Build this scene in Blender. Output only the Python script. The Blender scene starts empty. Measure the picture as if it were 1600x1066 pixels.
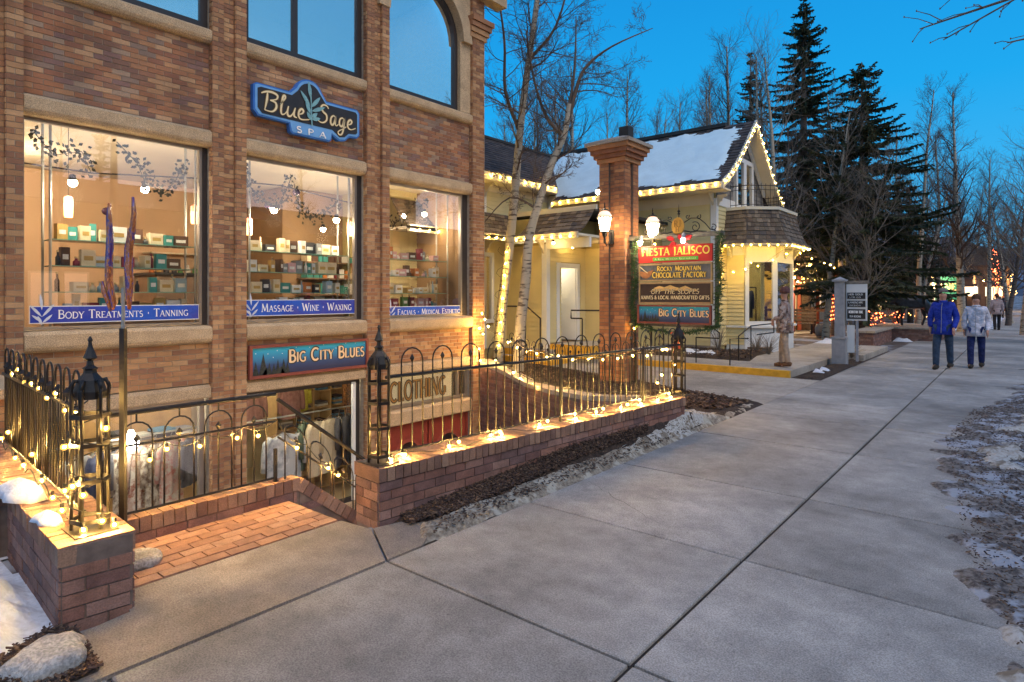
import bpy, math, random
from math import sin, cos, pi, radians as R, sqrt, atan2, hypot
from mathutils import Vector, Matrix, noise
random.seed(11)
SC = bpy.context.scene
COL = SC.collection
# ------------------------------------------------------------------ camera, sky, sun, exposure
cam_d = bpy.data.cameras.new('camera'); cam = bpy.data.objects.new('camera', cam_d); COL.objects.link(cam)
cam.location = (0, 0, 1.65); cam.rotation_euler = (R(90), 0, math.atan(800/967))
cam_d.sensor_width = 36; cam_d.lens = 21.76; cam_d.shift_y = -0.0444; cam_d.clip_end = 6000; cam_d.clip_start = .05
SC.camera = cam
#
W = bpy.data.worlds.new('World'); SC.world = W; W.use_nodes = True
wn, wl = W.node_tree.nodes, W.node_tree.links
bg = wn['Background']; bg.inputs[1].default_value = 1.0
tc = wn.new('ShaderNodeTexCoord'); sp = wn.new('ShaderNodeSeparateXYZ'); wl.new(tc.outputs['Generated'], sp.inputs[0])
# dusk sky: deep blue overhead, cyan near the horizon, pale afterglow low on the sunset side (+X)
ra = wn.new('ShaderNodeValToRGB'); wl.new(sp.outputs['Z'], ra.inputs[0])
e = ra.color_ramp.elements; e[0].position = 0.0; e[0].color = (.12, .40, .66, 1); e[1].position = 1; e[1].color = (.010, .15, .46, 1)
for p, c in ((.10, (.045, .36, .68, 1)), (.28, (.011, .30, .66, 1)), (.45, (.008, .23, .58, 1))):
    k = e.new(p); k.color = c
dt = wn.new('ShaderNodeVectorMath'); dt.operation = 'DOT_PRODUCT'; wl.new(tc.outputs['Generated'], dt.inputs[0]); dt.inputs[1].default_value = (.98, -.14, .12)
rb = wn.new('ShaderNodeValToRGB'); wl.new(dt.outputs['Value'], rb.inputs[0])
e = rb.color_ramp.elements; e[0].position = .15; e[0].color = (0, 0, 0, 1); e[1].position = 1; e[1].color = (1, 1, 1, 1); rb.color_ramp.interpolation = 'EASE'
ev_ = wn.new('ShaderNodeMapRange'); ev_.interpolation_type = 'SMOOTHSTEP'; wl.new(sp.outputs['Z'], ev_.inputs[0]); ev_.inputs[1].default_value = .10; ev_.inputs[2].default_value = .26; ev_.inputs[3].default_value = 1; ev_.inputs[4].default_value = 0
mg = wn.new('ShaderNodeMath'); mg.operation = 'MULTIPLY'; wl.new(rb.outputs[0], mg.inputs[0]); wl.new(ev_.outputs[0], mg.inputs[1])
mx = wn.new('ShaderNodeMix'); mx.data_type = 'RGBA'; wl.new(mg.outputs[0], mx.inputs['Factor']); wl.new(ra.outputs[0], mx.inputs['A']); mx.inputs['B'].default_value = (1.25, .98, .95, 1)
ew = wn.new('ShaderNodeMapRange'); ew.interpolation_type = 'SMOOTHSTEP'; wl.new(sp.outputs['Z'], ew.inputs[0]); ew.inputs[1].default_value = .2; ew.inputs[2].default_value = .8; ew.inputs[3].default_value = .75; ew.inputs[4].default_value = 0
rc = wn.new('ShaderNodeMapRange'); wl.new(dt.outputs['Value'], rc.inputs[0]); rc.inputs[1].default_value = .25; rc.inputs[2].default_value = .9   # broad paler sunset side
mh = wn.new('ShaderNodeMath'); mh.operation = 'MULTIPLY'; wl.new(rc.outputs[0], mh.inputs[0]); wl.new(ew.outputs[0], mh.inputs[1])
my = wn.new('ShaderNodeMix'); my.data_type = 'RGBA'; wl.new(mh.outputs[0], my.inputs['Factor']); wl.new(ra.outputs[0], my.inputs['A']); my.inputs['B'].default_value = (.24, .56, .78, 1)
wl.new(my.outputs['Result'], mx.inputs['A'])
wl.new(mx.outputs['Result'], bg.inputs[0])
sun_d = bpy.data.lights.new('afterglow', 'SUN'); sun_d.energy = 1.3; sun_d.angle = R(40); sun_d.color = (1, .80, .64)
sun = bpy.data.objects.new('afterglow', sun_d); COL.objects.link(sun); sun.rotation_euler = (R(40), 0, R(72))
SC.view_settings.view_transform = 'Standard'; SC.view_settings.look = 'None'; SC.view_settings.gamma = 1; SC.view_settings.exposure = 0.42
SC.view_settings.use_curve_mapping = False
SC.cycles.use_denoising = True; SC.cycles.max_bounces = 6; SC.cycles.diffuse_bounces = 3; SC.cycles.glossy_bounces = 3
SC.cycles.transparent_max_bounces = 12; SC.cycles.sample_clamp_indirect = 4; SC.cycles.caustics_reflective = False; SC.cycles.caustics_refractive = False
SC.cycles.use_light_tree = True

# ------------------------------------------------------------------ materials
def nodes(name):
    m = bpy.data.materials.new(name); m.use_nodes = True
    t = m.node_tree; return m, t.nodes, t.links, t.nodes['Principled BSDF']
def M(name, col, rough=.75, var=.2, scale=6, bump=.25, bscale=60, metal=0, ramp=None, coord='pos', grain=0, gscale=300, island=True, dist=.01, spec=.4):
    m, n, l, b = nodes(name)
    b.inputs['Roughness'].default_value = rough; b.inputs['Metallic'].default_value = metal; b.inputs['Specular IOR Level'].default_value = spec
    g = n.new('ShaderNodeNewGeometry')
    if ramp:
        oi = n.new('ShaderNodeObjectInfo'); ad = n.new('ShaderNodeMath'); ad.operation = 'ADD'; fr = n.new('ShaderNodeMath'); fr.operation = 'FRACT'
        l.new(oi.outputs['Random'], ad.inputs[0]); l.new(g.outputs['Random Per Island'], ad.inputs[1]); l.new(ad.outputs[0], fr.inputs[0])
        cr = n.new('ShaderNodeValToRGB'); cr.color_ramp.interpolation = 'CONSTANT'; l.new(fr.outputs[0], cr.inputs[0])
        el = cr.color_ramp.elements; el[0].color = (*ramp[0], 1); el[0].position = 0; el[1].position = 1/len(ramp); el[1].color = (*ramp[1], 1)
        for i, c in enumerate(ramp[2:]):
            k = el.new((i+2)/len(ramp)); k.color = (*c, 1)
        src = cr.outputs[0]
    else:
        rg = n.new('ShaderNodeRGB'); rg.outputs[0].default_value = (*col, 1); src = rg.outputs[0]
    nz = n.new('ShaderNodeTexNoise'); nz.inputs['Scale'].default_value = scale; nz.inputs['Detail'].default_value = 5; l.new(g.outputs['Position'], nz.inputs['Vector'])
    mr = n.new('ShaderNodeMapRange'); mr.inputs[1].default_value = .3; mr.inputs[2].default_value = .7; mr.inputs[3].default_value = 1-var; mr.inputs[4].default_value = 1+var
    l.new(nz.outputs[0], mr.inputs[0])
    mu = n.new('ShaderNodeVectorMath'); mu.operation = 'SCALE'; l.new(src, mu.inputs[0]); l.new(mr.outputs[0], mu.inputs['Scale'])
    out = mu.outputs[0]
    if grain:
        gz = n.new('ShaderNodeTexNoise'); gz.inputs['Scale'].default_value = gscale; gz.inputs['Detail'].default_value = 2; l.new(g.outputs['Position'], gz.inputs['Vector'])
        m2 = n.new('ShaderNodeMapRange'); m2.inputs[1].default_value = .35; m2.inputs[2].default_value = .65; m2.inputs[3].default_value = 1-grain; m2.inputs[4].default_value = 1+grain
        l.new(gz.outputs[0], m2.inputs[0]); m3 = n.new('ShaderNodeVectorMath'); m3.operation = 'SCALE'; l.new(out, m3.inputs[0]); l.new(m2.outputs[0], m3.inputs['Scale']); out = m3.outputs[0]
    l.new(out, b.inputs['Base Color'])
    if bump:
        bz = n.new('ShaderNodeTexNoise'); bz.inputs['Scale'].default_value = bscale; bz.inputs['Detail'].default_value = 4; l.new(g.outputs['Position'], bz.inputs['Vector'])
        bp = n.new('ShaderNodeBump'); bp.inputs['Strength'].default_value = bump; bp.inputs['Distance'].default_value = dist; l.new(bz.outputs[0], bp.inputs['Height']); l.new(bp.outputs[0], b.inputs['Normal'])
    return m
def EM(name, col, strength, sampling=True):
    m, n, l, b = nodes(name)
    b.inputs['Base Color'].default_value = (.8, .8, .8, 1); b.inputs['Emission Color'].default_value = (*col, 1); b.inputs['Emission Strength'].default_value = strength
    if not sampling: m.cycles.emission_sampling = 'NONE'
    return m
def GLASS(name, fac, tint=(1, 1, 1), rough=0.0, fres=.5):
    m = bpy.data.materials.new(name); m.use_nodes = True; n, l = m.node_tree.nodes, m.node_tree.links
    n.remove(n['Principled BSDF']); o = n['Material Output']
    t = n.new('ShaderNodeBsdfTransparent'); t.inputs[0].default_value = (*tint, 1)
    g = n.new('ShaderNodeBsdfGlossy'); g.inputs['Roughness'].default_value = rough; g.inputs[0].default_value = (1, 1, 1, 1)
    lw = n.new('ShaderNodeLayerWeight'); lw.inputs[0].default_value = .25
    ma = n.new('ShaderNodeMath'); ma.operation = 'MULTIPLY_ADD'; ma.inputs[1].default_value = fres; ma.inputs[2].default_value = fac; ma.use_clamp = True; l.new(lw.outputs['Fresnel'], ma.inputs[0])
    x = n.new('ShaderNodeMixShader'); l.new(ma.outputs[0], x.inputs[0]); l.new(t.outputs[0], x.inputs[1]); l.new(g.outputs[0], x.inputs[2]); l.new(x.outputs[0], o.inputs[0])
    return m
BR1 = [(.27,.115,.062),(.34,.175,.09),(.215,.09,.06),(.43,.25,.135),(.15,.08,.066),(.31,.14,.075),(.39,.21,.11),(.245,.115,.075),(.29,.12,.06),(.47,.29,.165),(.18,.095,.07),(.335,.16,.085),(.20,.15,.125),(.30,.22,.16),(.17,.10,.10)]
BR1 = [tuple(a_*.78+b_*.22 for a_, b_ in zip(c_, (.31,.17,.085))) for c_ in BR1]
mt = {}
mt['brick'] = M('facade_brick', None, .85, .24, 2.6, .35, 70, ramp=BR1, grain=.12, gscale=160)
mt['brick_tan'] = M('pilaster_and_lamp_tint_brick', None, .85, .22, 2.6, .35, 70, ramp=[(.34,.18,.088),(.40,.225,.11),(.29,.145,.075),(.33,.16,.08),(.45,.27,.14),(.24,.12,.07)], grain=.12, gscale=160)
mt['brick_red'] = M('garden_wall_brick', None, .85, .28, 9, .4, 80, ramp=[(.21,.10,.075),(.25,.125,.09),(.175,.09,.075),(.24,.13,.10),(.29,.165,.13),(.165,.095,.085)], grain=.15, gscale=120)
mt['brick_cap'] = M('wall_cap_brick', None, .85, .2, 12, .4, 80, ramp=[(.26,.145,.095),(.22,.12,.08),(.30,.18,.12),(.19,.105,.075)], grain=.15, gscale=120)
mt['brick_pil'] = M('pillar_brick', None, .85, .16, 9, .35, 70, ramp=[(.42,.18,.075),(.35,.145,.065),(.47,.22,.095),(.29,.12,.06),(.39,.16,.07)], grain=.12, gscale=160)
mt['paver'] = M('paver_brick', None, .85, .2, 10, .35, 70, ramp=[(.34,.185,.115),(.29,.155,.10),(.38,.22,.145),(.26,.14,.095),(.32,.19,.13)], grain=.12, gscale=130)
mt['mortar'] = M('mortar', (.36,.31,.25), .95, .2, 14, .2)
mt['mortar_d'] = M('mortar_dark', (.16,.12,.10), .95, .25, 14, .2)
mt['stone'] = M('exposed_aggregate_stone', (.46,.34,.21), .9, .14, 5, .6, 110, grain=.34, gscale=95)
mt['stone2'] = M('rounded_stone_cap', (.36,.30,.24), .9, .2, 5, .5, 60, grain=.25, gscale=60)
mt['frame'] = M('brushed_window_frame', (.30,.26,.22), .45, .1, 5, 0, metal=.6)
mt['frame_dk'] = M('dark_window_frame', (.035,.03,.03), .4, .1, 5, 0)
mt['glass'] = GLASS('shop_glass', .085, fres=.45)
mt['glass_low'] = GLASS('basement_glass', .03, fres=.12)
mt['glass_up'] = GLASS('upper_glass', .5, (.85,.9,.95), fres=.4)
mt['iron'] = M('black_iron', (.022,.019,.018), .42, .3, 20, .15, 120, metal=.3)
mt['cord'] = M('black_cord', (.02,.02,.018), .6, .1, 5, 0)
mt['bulb'] = EM('bulb_filament', (1, .62, .19), 7600)
mt['bulb_eave'] = EM('eave_bulb_core', (1, .66, .12), 3000)
def shell(name, col, st, fac):
    m = bpy.data.materials.new(name); m.use_nodes = True; n, l = m.node_tree.nodes, m.node_tree.links; n.remove(n['Principled BSDF'])
    t = n.new('ShaderNodeBsdfTransparent'); t.inputs[0].default_value = (1, .92, .75, 1); e_ = n.new('ShaderNodeEmission'); e_.inputs[0].default_value = (*col, 1); e_.inputs[1].default_value = st
    x = n.new('ShaderNodeMixShader'); x.inputs[0].default_value = fac; l.new(t.outputs[0], x.inputs[1]); l.new(e_.outputs[0], x.inputs[2]); l.new(x.outputs[0], n['Material Output'].inputs[0]); m.cycles.emission_sampling = 'NONE'; return m
mt['bulb_glass'] = shell('amber_bulb_glass', (1, .52, .10), 2.6, .5)
mt['eave_glass'] = shell('yellow_bulb_glass', (1, .60, .05), 2.2, .6)
mt['bulb_far'] = EM('warm_far_bulb', (1, .50, .10), 9, False)
mt['bulb_red'] = EM('red_orange_bulb', (1, .13, .03), 14, False)
mt['plaster'] = M('peach_plaster', (.66,.45,.28), .9, .05, 2, .05)
mt['plaster_w'] = M('cream_plaster', (.72,.62,.45), .9, .05, 2, .05)
mt['floorwood'] = M('shop_floor', (.20,.13,.08), .6, .2, 3, .1)
mt['dark'] = M('dark_matte', (.03,.028,.026), .7, .2, 5, 0)
mt['siding'] = M('yellow_clapboard', (.66,.56,.29), .7, .06, 2, .15, 40)
mt['cream'] = M('cream_trim', (.64,.58,.45), .6, .06, 3, .1)
mt['white'] = M('white_trim', (.70,.70,.68), .55, .05, 3, .05)
mt['shingle'] = M('weathered_shingle', None, .9, .2, 8, .4, 60, ramp=[(.10,.075,.055),(.13,.10,.07),(.165,.125,.09),(.085,.07,.06),(.20,.155,.11),(.115,.08,.055)], grain=.2, gscale=80)
mt['shingle_g'] = M('grey_gable_shingle', None, .9, .15, 8, .3, 60, ramp=[(.17,.16,.15),(.20,.185,.17),(.145,.14,.135),(.22,.20,.18)])
mt['roof'] = M('dark_roof_shingle', None, .9, .2, 8, .4, 60, ramp=[(.055,.045,.042),(.075,.06,.052),(.04,.036,.038),(.09,.07,.06)])
mt['timber'] = M('grey_weathered_timber', (.20,.175,.14), .85, .3, 12, .4, 50)
mt['greypost'] = M('grey_painted_post', (.30,.31,.33), .75, .15, 8, .2, 50)
mt['snow'] = M('old_snow', (.66,.70,.76), .75, .12, 4, .5, 14, grain=.1, gscale=35, dist=.03)
mt['snow_roof'] = M('roof_snow', (.60,.74,.76), .8, .05, 3, .4, 20, dist=.03)
mt['yellow'] = M('yellow_curb_paint', (.62,.34,.03), .7, .2, 8, .2)
mt['soil'] = M('bark_soil', (.045,.03,.022), .95, .5, 25, .8, 60, grain=.4, gscale=90, dist=.02)
mt['chip'] = M('bark_chip', None, .9, .2, 20, .2, ramp=[(.07,.04,.028),(.04,.026,.02),(.11,.065,.04),(.055,.035,.03),(.15,.095,.06)])
mt['rock'] = M('granite_boulder', (.32,.31,.29), .9, .35, 7, .7, 30, grain=.25, gscale=70, dist=.03)
mt['bark_a'] = None
# materials with their own node set-ups
def concrete(name, col, blotch=.22):
    m, n, l, b = nodes(name); b.inputs['Roughness'].default_value = .82; b.inputs['Specular IOR Level'].default_value = .35
    g = n.new('ShaderNodeNewGeometry'); oi = n.new('ShaderNodeObjectInfo')
    def nz(s, d=5, r=.55):
        z = n.new('ShaderNodeTexNoise'); z.inputs['Scale'].default_value = s; z.inputs['Detail'].default_value = d; z.inputs['Roughness'].default_value = r; l.new(g.outputs['Position'], z.inputs['Vector']); return z.outputs[0]
    def mrange(s, a, c, lo, hi):
        r = n.new('ShaderNodeMapRange'); r.inputs[1].default_value = a; r.inputs[2].default_value = c; r.inputs[3].default_value = lo; r.inputs[4].default_value = hi; l.new(s, r.inputs[0]); return r.outputs[0]
    def mul(a, c):
        k = n.new('ShaderNodeMath'); k.operation = 'MULTIPLY'; l.new(a, k.inputs[0]); l.new(c, k.inputs[1]); return k.outputs[0]
    f = mul(mrange(nz(.8, 8, .62), .35, .65, 1-blotch, 1+blotch*.8), mrange(nz(5.5, 8, .7), .35, .65, .84, 1.14))
    f = mul(f, mrange(nz(115, 3, .7), .38, .62, .70, 1.28)); f = mul(f, mrange(oi.outputs['Random'], 0, 1, .84, 1.08)); f = mul(f, mrange(nz(.33, 5, .6), .50, .60, 1.06, .80)); f = mul(f, mrange(nz(2.2, 8, .75), .56, .66, 1, .84))
    vo = n.new('ShaderNodeTexVoronoi'); vo.inputs['Scale'].default_value = 11; vo.inputs['Randomness'].default_value = 1; l.new(g.outputs['Position'], vo.inputs['Vector'])
    f = mul(f, mrange(vo.outputs['Distance'], .04, .10, .68, 1))         # small dark spots (gum, grit)
    rg = n.new('ShaderNodeRGB'); rg.outputs[0].default_value = (*col, 1)
    mu = n.new('ShaderNodeVectorMath'); mu.operation = 'SCALE'; l.new(rg.outputs[0], mu.inputs[0]); l.new(f, mu.inputs['Scale']); l.new(mu.outputs[0], b.inputs['Base Color'])
    bp = n.new('ShaderNodeBump'); bp.inputs['Strength'].default_value = .35; bp.inputs['Distance'].default_value = .004; l.new(nz(170, 3), bp.inputs['Height']); l.new(bp.outputs[0], b.inputs['Normal'])
    return m
mt['conc'] = concrete('sidewalk_concrete', (.315,.295,.268), .30)
mt['conc_a'] = concrete('apron_concrete', (.28,.24,.20), .32)
mt['conc_d'] = concrete('driveway_concrete', (.34,.305,.26))
def ground_mat(name, c1, c2, c3, s1=1.2, s2=9):
    m, n, l, b = nodes(name); b.inputs['Roughness'].default_value = .85
    g = n.new('ShaderNodeNewGeometry')
    def nz(s, d=6):
        z = n.new('ShaderNodeTexNoise'); z.inputs['Scale'].default_value = s; z.inputs['Detail'].default_value = d; z.inputs['Roughness'].default_value = .65; l.new(g.outputs['Position'], z.inputs['Vector']); return z.outputs[0]
    r = n.new('ShaderNodeValToRGB'); l.new(nz(s2), r.inputs[0]); el = r.color_ramp.elements; el[0].position = .40; el[0].color = (*c1, 1); el[1].position = .58; el[1].color = (*c2, 1)
    r2 = n.new('ShaderNodeValToRGB'); l.new(nz(s1), r2.inputs[0]); el = r2.color_ramp.elements; el[0].position = .50; el[0].color = (0,0,0,1); el[1].position = .58; el[1].color = (1,1,1,1)
    x = n.new('ShaderNodeMix'); x.data_type = 'RGBA'; l.new(r2.outputs[0], x.inputs['Factor']); l.new(r.outputs[0], x.inputs['A']); x.inputs['B'].default_value = (*c3, 1)
    l.new(x.outputs['Result'], b.inputs['Base Color'])
    bp = n.new('ShaderNodeBump'); bp.inputs['Strength'].default_value = .7; bp.inputs['Distance'].default_value = .03; l.new(nz(22), bp.inputs['Height']); l.new(bp.outputs[0], b.inputs['Normal'])
    return m
mt['ground'] = ground_mat('winter_ground', (.07,.05,.04), (.14,.11,.09), (.42,.45,.50), .35, 6)
mt['verge'] = ground_mat('icy_verge', (.055,.042,.036), (.20,.18,.17), (.36,.40,.46), 2.6, 8)
mt['strip'] = ground_mat('straw_and_ice', (.15,.115,.08), (.32,.27,.20), (.44,.40,.32), 5.5, 30)
def bark(name, pale, dark, sc=7):
    m, n, l, b = nodes(name); b.inputs['Roughness'].default_value = .85
    g = n.new('ShaderNodeNewGeometry'); mp = n.new('ShaderNodeMapping'); mp.inputs['Scale'].default_value = (.6, .6, 2.4); l.new(g.outputs['Position'], mp.inputs[0])
    z = n.new('ShaderNodeTexNoise'); z.inputs['Scale'].default_value = sc; z.inputs['Detail'].default_value = 5; l.new(mp.outputs[0], z.inputs['Vector'])
    r = n.new('ShaderNodeValToRGB'); l.new(z.outputs[0], r.inputs[0]); el = r.color_ramp.elements; el[0].position = .36; el[0].color = (*dark, 1); el[1].position = .46; el[1].color = (*pale, 1)
    l.new(r.outputs[0], b.inputs['Base Color'])
    bp = n.new('ShaderNodeBump'); bp.inputs['Strength'].default_value = .5; bp.inputs['Distance'].default_value = .02; l.new(z.outputs[0], bp.inputs['Height']); l.new(bp.outputs[0], b.inputs['Normal'])
    return m
mt['aspen'] = bark('aspen_bark', (.36,.32,.25), (.09,.07,.055))
mt['trunk_br'] = bark('rough_brown_bark', (.13,.10,.08), (.05,.038,.03))
mt['twig'] = M('winter_twigs', (.10,.070,.052), .85, .3, 2, 0)
mt['twig_p'] = M('pale_twigs', (.20,.165,.13), .85, .3, 2, 0)
mt['needle'] = M('spruce_needles', (.058,.068,.032), .85, .45, 3, 0)
mt['needle2'] = M('lower_spruce_needles', (.055,.062,.028), .85, .45, 3, 0)
mt['leafg'] = M('garland_green', (.06,.11,.035), .7, .4, 20, 0)
mt['ivy'] = M('dark_ivy_leaves', (.05,.045,.02), .7, .4, 20, 0)

# ------------------------------------------------------------------ mesh helpers
def wloc(o):
    v = Vector((0, 0, 0))
    while o is not None: v = v + o.location; o = o.parent
    return v
def place(name, me, parent=None, loc=(0,0,0)):
    o = bpy.data.objects.new(name, me); COL.objects.link(o)
    if parent is not None: o.parent = parent
    o.location = loc; return o
def tag(o, label=None, cat=None, group=None, kind=None):
    if label: o['label'] = label
    if cat: o['category'] = cat
    if group: o['group'] = group
    if kind: o['kind'] = kind
    return o
def thing(name, label, cat, loc=(0,0,0), rz=0, group=None, kind=None):
    o = place(name, None, None, loc); o.rotation_euler = (0, 0, rz); o.empty_display_size = .1
    return tag(o, label, cat, group, kind)
class MB:
    def __init__(s): s.v = []; s.f = []; s.mi = []
    def add(s, vs, fs, mi=0):
        b = len(s.v); s.v += [tuple(p) for p in vs]; s.f += [tuple(i+b for i in f) for f in fs]; s.mi += [mi]*len(fs); return s
    def box(s, x0, x1, y0, y1, z0, z1, mi=0):
        return s.add([(x0,y0,z0),(x1,y0,z0),(x1,y1,z0),(x0,y1,z0),(x0,y0,z1),(x1,y0,z1),(x1,y1,z1),(x0,y1,z1)],
                     [(0,3,2,1),(4,5,6,7),(0,1,5,4),(1,2,6,5),(2,3,7,6),(3,0,4,7)], mi)
    def obox(s, c, ax, ay, az, mi=0):          # oriented box: centre, three half-axis vectors
        c, ax, ay, az = map(Vector, (c, ax, ay, az)); p = []
        for k in (-1, 1):
            for (i, j) in ((-1,-1),(1,-1),(1,1),(-1,1)): p.append(c + ax*i + ay*j + az*k)
        return s.add(p, [(0,3,2,1),(4,5,6,7),(0,1,5,4),(1,2,6,5),(2,3,7,6),(3,0,4,7)], mi)
    def tube(s, pts, rad, n=6, mi=0, cap=True):
        pts = [Vector(p) for p in pts]; m = len(pts)
        if not hasattr(rad, '__len__'): rad = [rad]*m
        u = None; rings = []
        for i, p in enumerate(pts):
            t = (pts[min(i+1, m-1)] - pts[max(i-1, 0)])
            if t.length < 1e-9: t = Vector((0,0,1))
            t.normalize()
            if u is None:
                u = t.orthogonal().normalized()
            else:
                u = u - t*u.dot(t)
                u = u.normalized() if u.length > 1e-6 else t.orthogonal().normalized()
            w = t.cross(u); r = rad[i]
            rings.append([p + (u*cos(2*pi*k/n) + w*sin(2*pi*k/n))*r for k in range(n)])
        b = len(s.v)
        for rg in rings: s.v += [tuple(q) for q in rg]
        for i in range(m-1):
            for k in range(n):
                a, c = b+i*n+k, b+i*n+(k+1) % n; s.f.append((a, c, c+n, a+n)); s.mi.append(mi)
        if cap: s.f.append(tuple(b+k for k in reversed(range(n)))); s.f.append(tuple(b+(m-1)*n+k for k in range(n))); s.mi += [mi, mi]
        return s
    def lathe(s, prof, n=12, c=(0,0,0), mi=0, wob=None):       # profile [(r, z)]
        b = len(s.v); m = len(prof)
        for r, z in prof:
            for k in range(n):
                a = 2*pi*k/n; q = r*(wob(a, z) if wob else 1); s.v.append((c[0]+q*cos(a), c[1]+q*sin(a), c[2]+z))
        for i in range(m-1):
            for k in range(n):
                a, d = b+i*n+k, b+i*n+(k+1) % n; s.f.append((a, d, d+n, a+n)); s.mi.append(mi)
        s.f.append(tuple(b+k for k in reversed(range(n)))); s.f.append(tuple(b+(m-1)*n+k for k in range(n))); s.mi += [mi, mi]
        return s
    def prism(s, poly, z0, z1, mi=0):                          # horizontal polygon (ccw) extruded up
        n = len(poly); vs = [(x, y, z0) for x, y in poly] + [(x, y, z1) for x, y in poly]
        return s.add(vs, [tuple(reversed(range(n))), tuple(range(n, 2*n))] + [(i, (i+1) % n, n+(i+1) % n, n+i) for i in range(n)], mi)
    def slab(s, poly, o, u, w, d, mi=0):                       # polygon in plane (o,u,w) extruded by vector d
        o, u, w, d = map(Vector, (o, u, w, d)); n = len(poly)
        a = [o + u*p[0] + w*p[1] for p in poly]; vs = a + [q + d for q in a]
        return s.add(vs, [tuple(reversed(range(n))), tuple(range(n, 2*n))] + [(i, (i+1) % n, n+(i+1) % n, n+i) for i in range(n)], mi)
    def mesh(s, name, mats, smooth=False, off=(0,0,0)):
        me = bpy.data.meshes.new(name); ox, oy, oz = off
        me.from_pydata([(x-ox, y-oy, z-oz) for x, y, z in s.v], [], s.f)
        for m in (mats if isinstance(mats, (list, tuple)) else [mats]): me.materials.append(m)
        if any(s.mi): me.polygons.foreach_set('material_index', s.mi)
        if smooth: me.polygons.foreach_set('use_smooth', [True]*len(s.f))
        me.update(); return me
    def build(s, name, mats, parent=None, smooth=False, world=True, loc=None):
        """vertices are in world coordinates; the object origin becomes loc (world) or the parent's origin"""
        base = wloc(parent) if parent is not None else Vector((0,0,0))
        if loc is None: loc = base
        loc = Vector(loc)
        if not world: me = s.mesh(name, mats, smooth); return place(name, me, parent, (0,0,0))
        me = s.mesh(name, mats, smooth, loc); return place(name, me, parent, loc-base)
def rounded(pts):
    return pts
def arc(cx, cy, r, a0, a1, n=10, ry=None):
    ry = r if ry is None else ry
    return [(cx + r*cos(R(a0+(a1-a0)*i/n)), cy + ry*sin(R(a0+(a1-a0)*i/n))) for i in range(n+1)]
# camera-frame ranking, only used to choose WHICH bricks become single parts (the 300 that show largest)
_ca, _sa = cos(math.atan(800/967)), sin(math.atan(800/967))
def shows(p):
    d = -p[0]*_sa + p[1]*_ca; r = p[0]*_ca + p[1]*_sa
    if d < .5: return -1
    x = 800 + 967*r/d; y = 462 - 967*(p[2]-1.65)/d
    if not (-20 < x < 1620 and -20 < y < 1080): return -1/d
    return 1/d
_cache = {}
def brickset(parent, bl, m, limit=300, name='brick', rest='brickwork'):
    """bl = list of (centre, yaw, (l, d, h)); the biggest in view are parts of their own, the rest one piece"""
    sc = sorted(range(len(bl)), key=lambda i: -shows(bl[i][0])*sqrt(bl[i][2][0]*bl[i][2][2]))
    single = [i for i in sc[:limit] if shows(bl[i][0]) > 0]; ss = set(single); base = wloc(parent)
    for i in single:
        c, yaw, sz = bl[i]; key = (round(sz[0], 3), round(sz[1], 3), round(sz[2], 3), m.name)
        if key not in _cache: _cache[key] = MB().box(-sz[0]/2, sz[0]/2, -sz[1]/2, sz[1]/2, -sz[2]/2, sz[2]/2).mesh(name, m)
        o = place(name, _cache[key], parent, Vector(c)-base); o.rotation_euler = (random.uniform(-.004, .004), random.uniform(-.004, .004), yaw)
    mb = MB()
    for i in range(len(bl)):
        if i in ss: continue
        c, yaw, sz = bl[i]; u = Vector((cos(yaw), sin(yaw), 0)); w = Vector((-sin(yaw), cos(yaw), 0))
        mb.obox(c, u*sz[0]/2, w*sz[1]/2, Vector((0,0,sz[2]/2)))
    if mb.v:
        o = mb.build(rest, m, parent); o['kind'] = 'stuff'
def course(p0, p1, z0, z1, nrm, h=.068, L=.205, dep=.05, proud=.008, joint=.009, skip=None, start=0, full=False, jit=.002):
    """running-bond bricks between two plan points on a wall face"""
    p0, p1 = Vector((*p0, 0)), Vector((*p1, 0)); u = (p1-p0); ln = u.length; u.normalize(); nv = Vector((*nrm, 0)).normalized(); yaw = atan2(u.y, u.x)
    out = []; nc = max(1, round((z1-z0)/h)); h = (z1-z0)/nc
    for c in range(nc):
        off = (L/2 if (c+start) % 2 else 0); a = -off
        while a < ln - .012:
            s0, s1 = max(a, 0), min(a+L, ln)
            if s1 - s0 > .03:
                mid = p0 + u*((s0+s1)/2); z = z0 + (c+.5)*h
                if not (skip and skip(mid, z)):
                    q = mid + nv*(proud + random.uniform(-jit, jit) - dep/2)
                    out.append(((q.x, q.y, z), yaw, (s1-s0-joint, dep, h-joint)))
            a += L
    return out

mt['strip2'] = ground_mat('dirty_ice', (.34,.31,.26), (.50,.49,.46), (.20,.165,.12), 4.5, 22)
mt['verge'] = ground_mat('icy_verge', (.05,.038,.032), (.20,.175,.155), (.34,.36,.40), 3.2, 24)
# ------------------------------------------------------------------ ground, pavements, beds
def struct(mb, name, m, smooth=False, label=None, parent=None):
    o = mb.build(name, m, parent, smooth); o['kind'] = 'structure'
    if label: o['label'] = label
    return o
mb = MB()
H = [(-14.2,1.28),(-3.75,1.28),(-3.40,7.45),(-5.9,8.92),(-8.9,9.68),(-14.2,9.68)]
O = [(-500,-120),(300,-120),(300,3200),(-500,3200)]
mb.add([(x, y, -.035) for x, y in O+H], [(0,1,5,4),(1,2,6,5),(2,3,9,8,7,6),(3,0,4,9)])
struct(mb, 'ground', mt['ground'], label='winter ground of bare soil with thin snow patches')
mb = MB().add([(2.4,-60,-.02),(10.5,-60,-.02),(10.5,90,-.02),(2.4,90,-.02)], [(0,1,2,3)])
struct(mb, 'road', M('asphalt', (.05,.05,.052), .9, .2, 3, .3), label='asphalt street beyond the verge')
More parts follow.
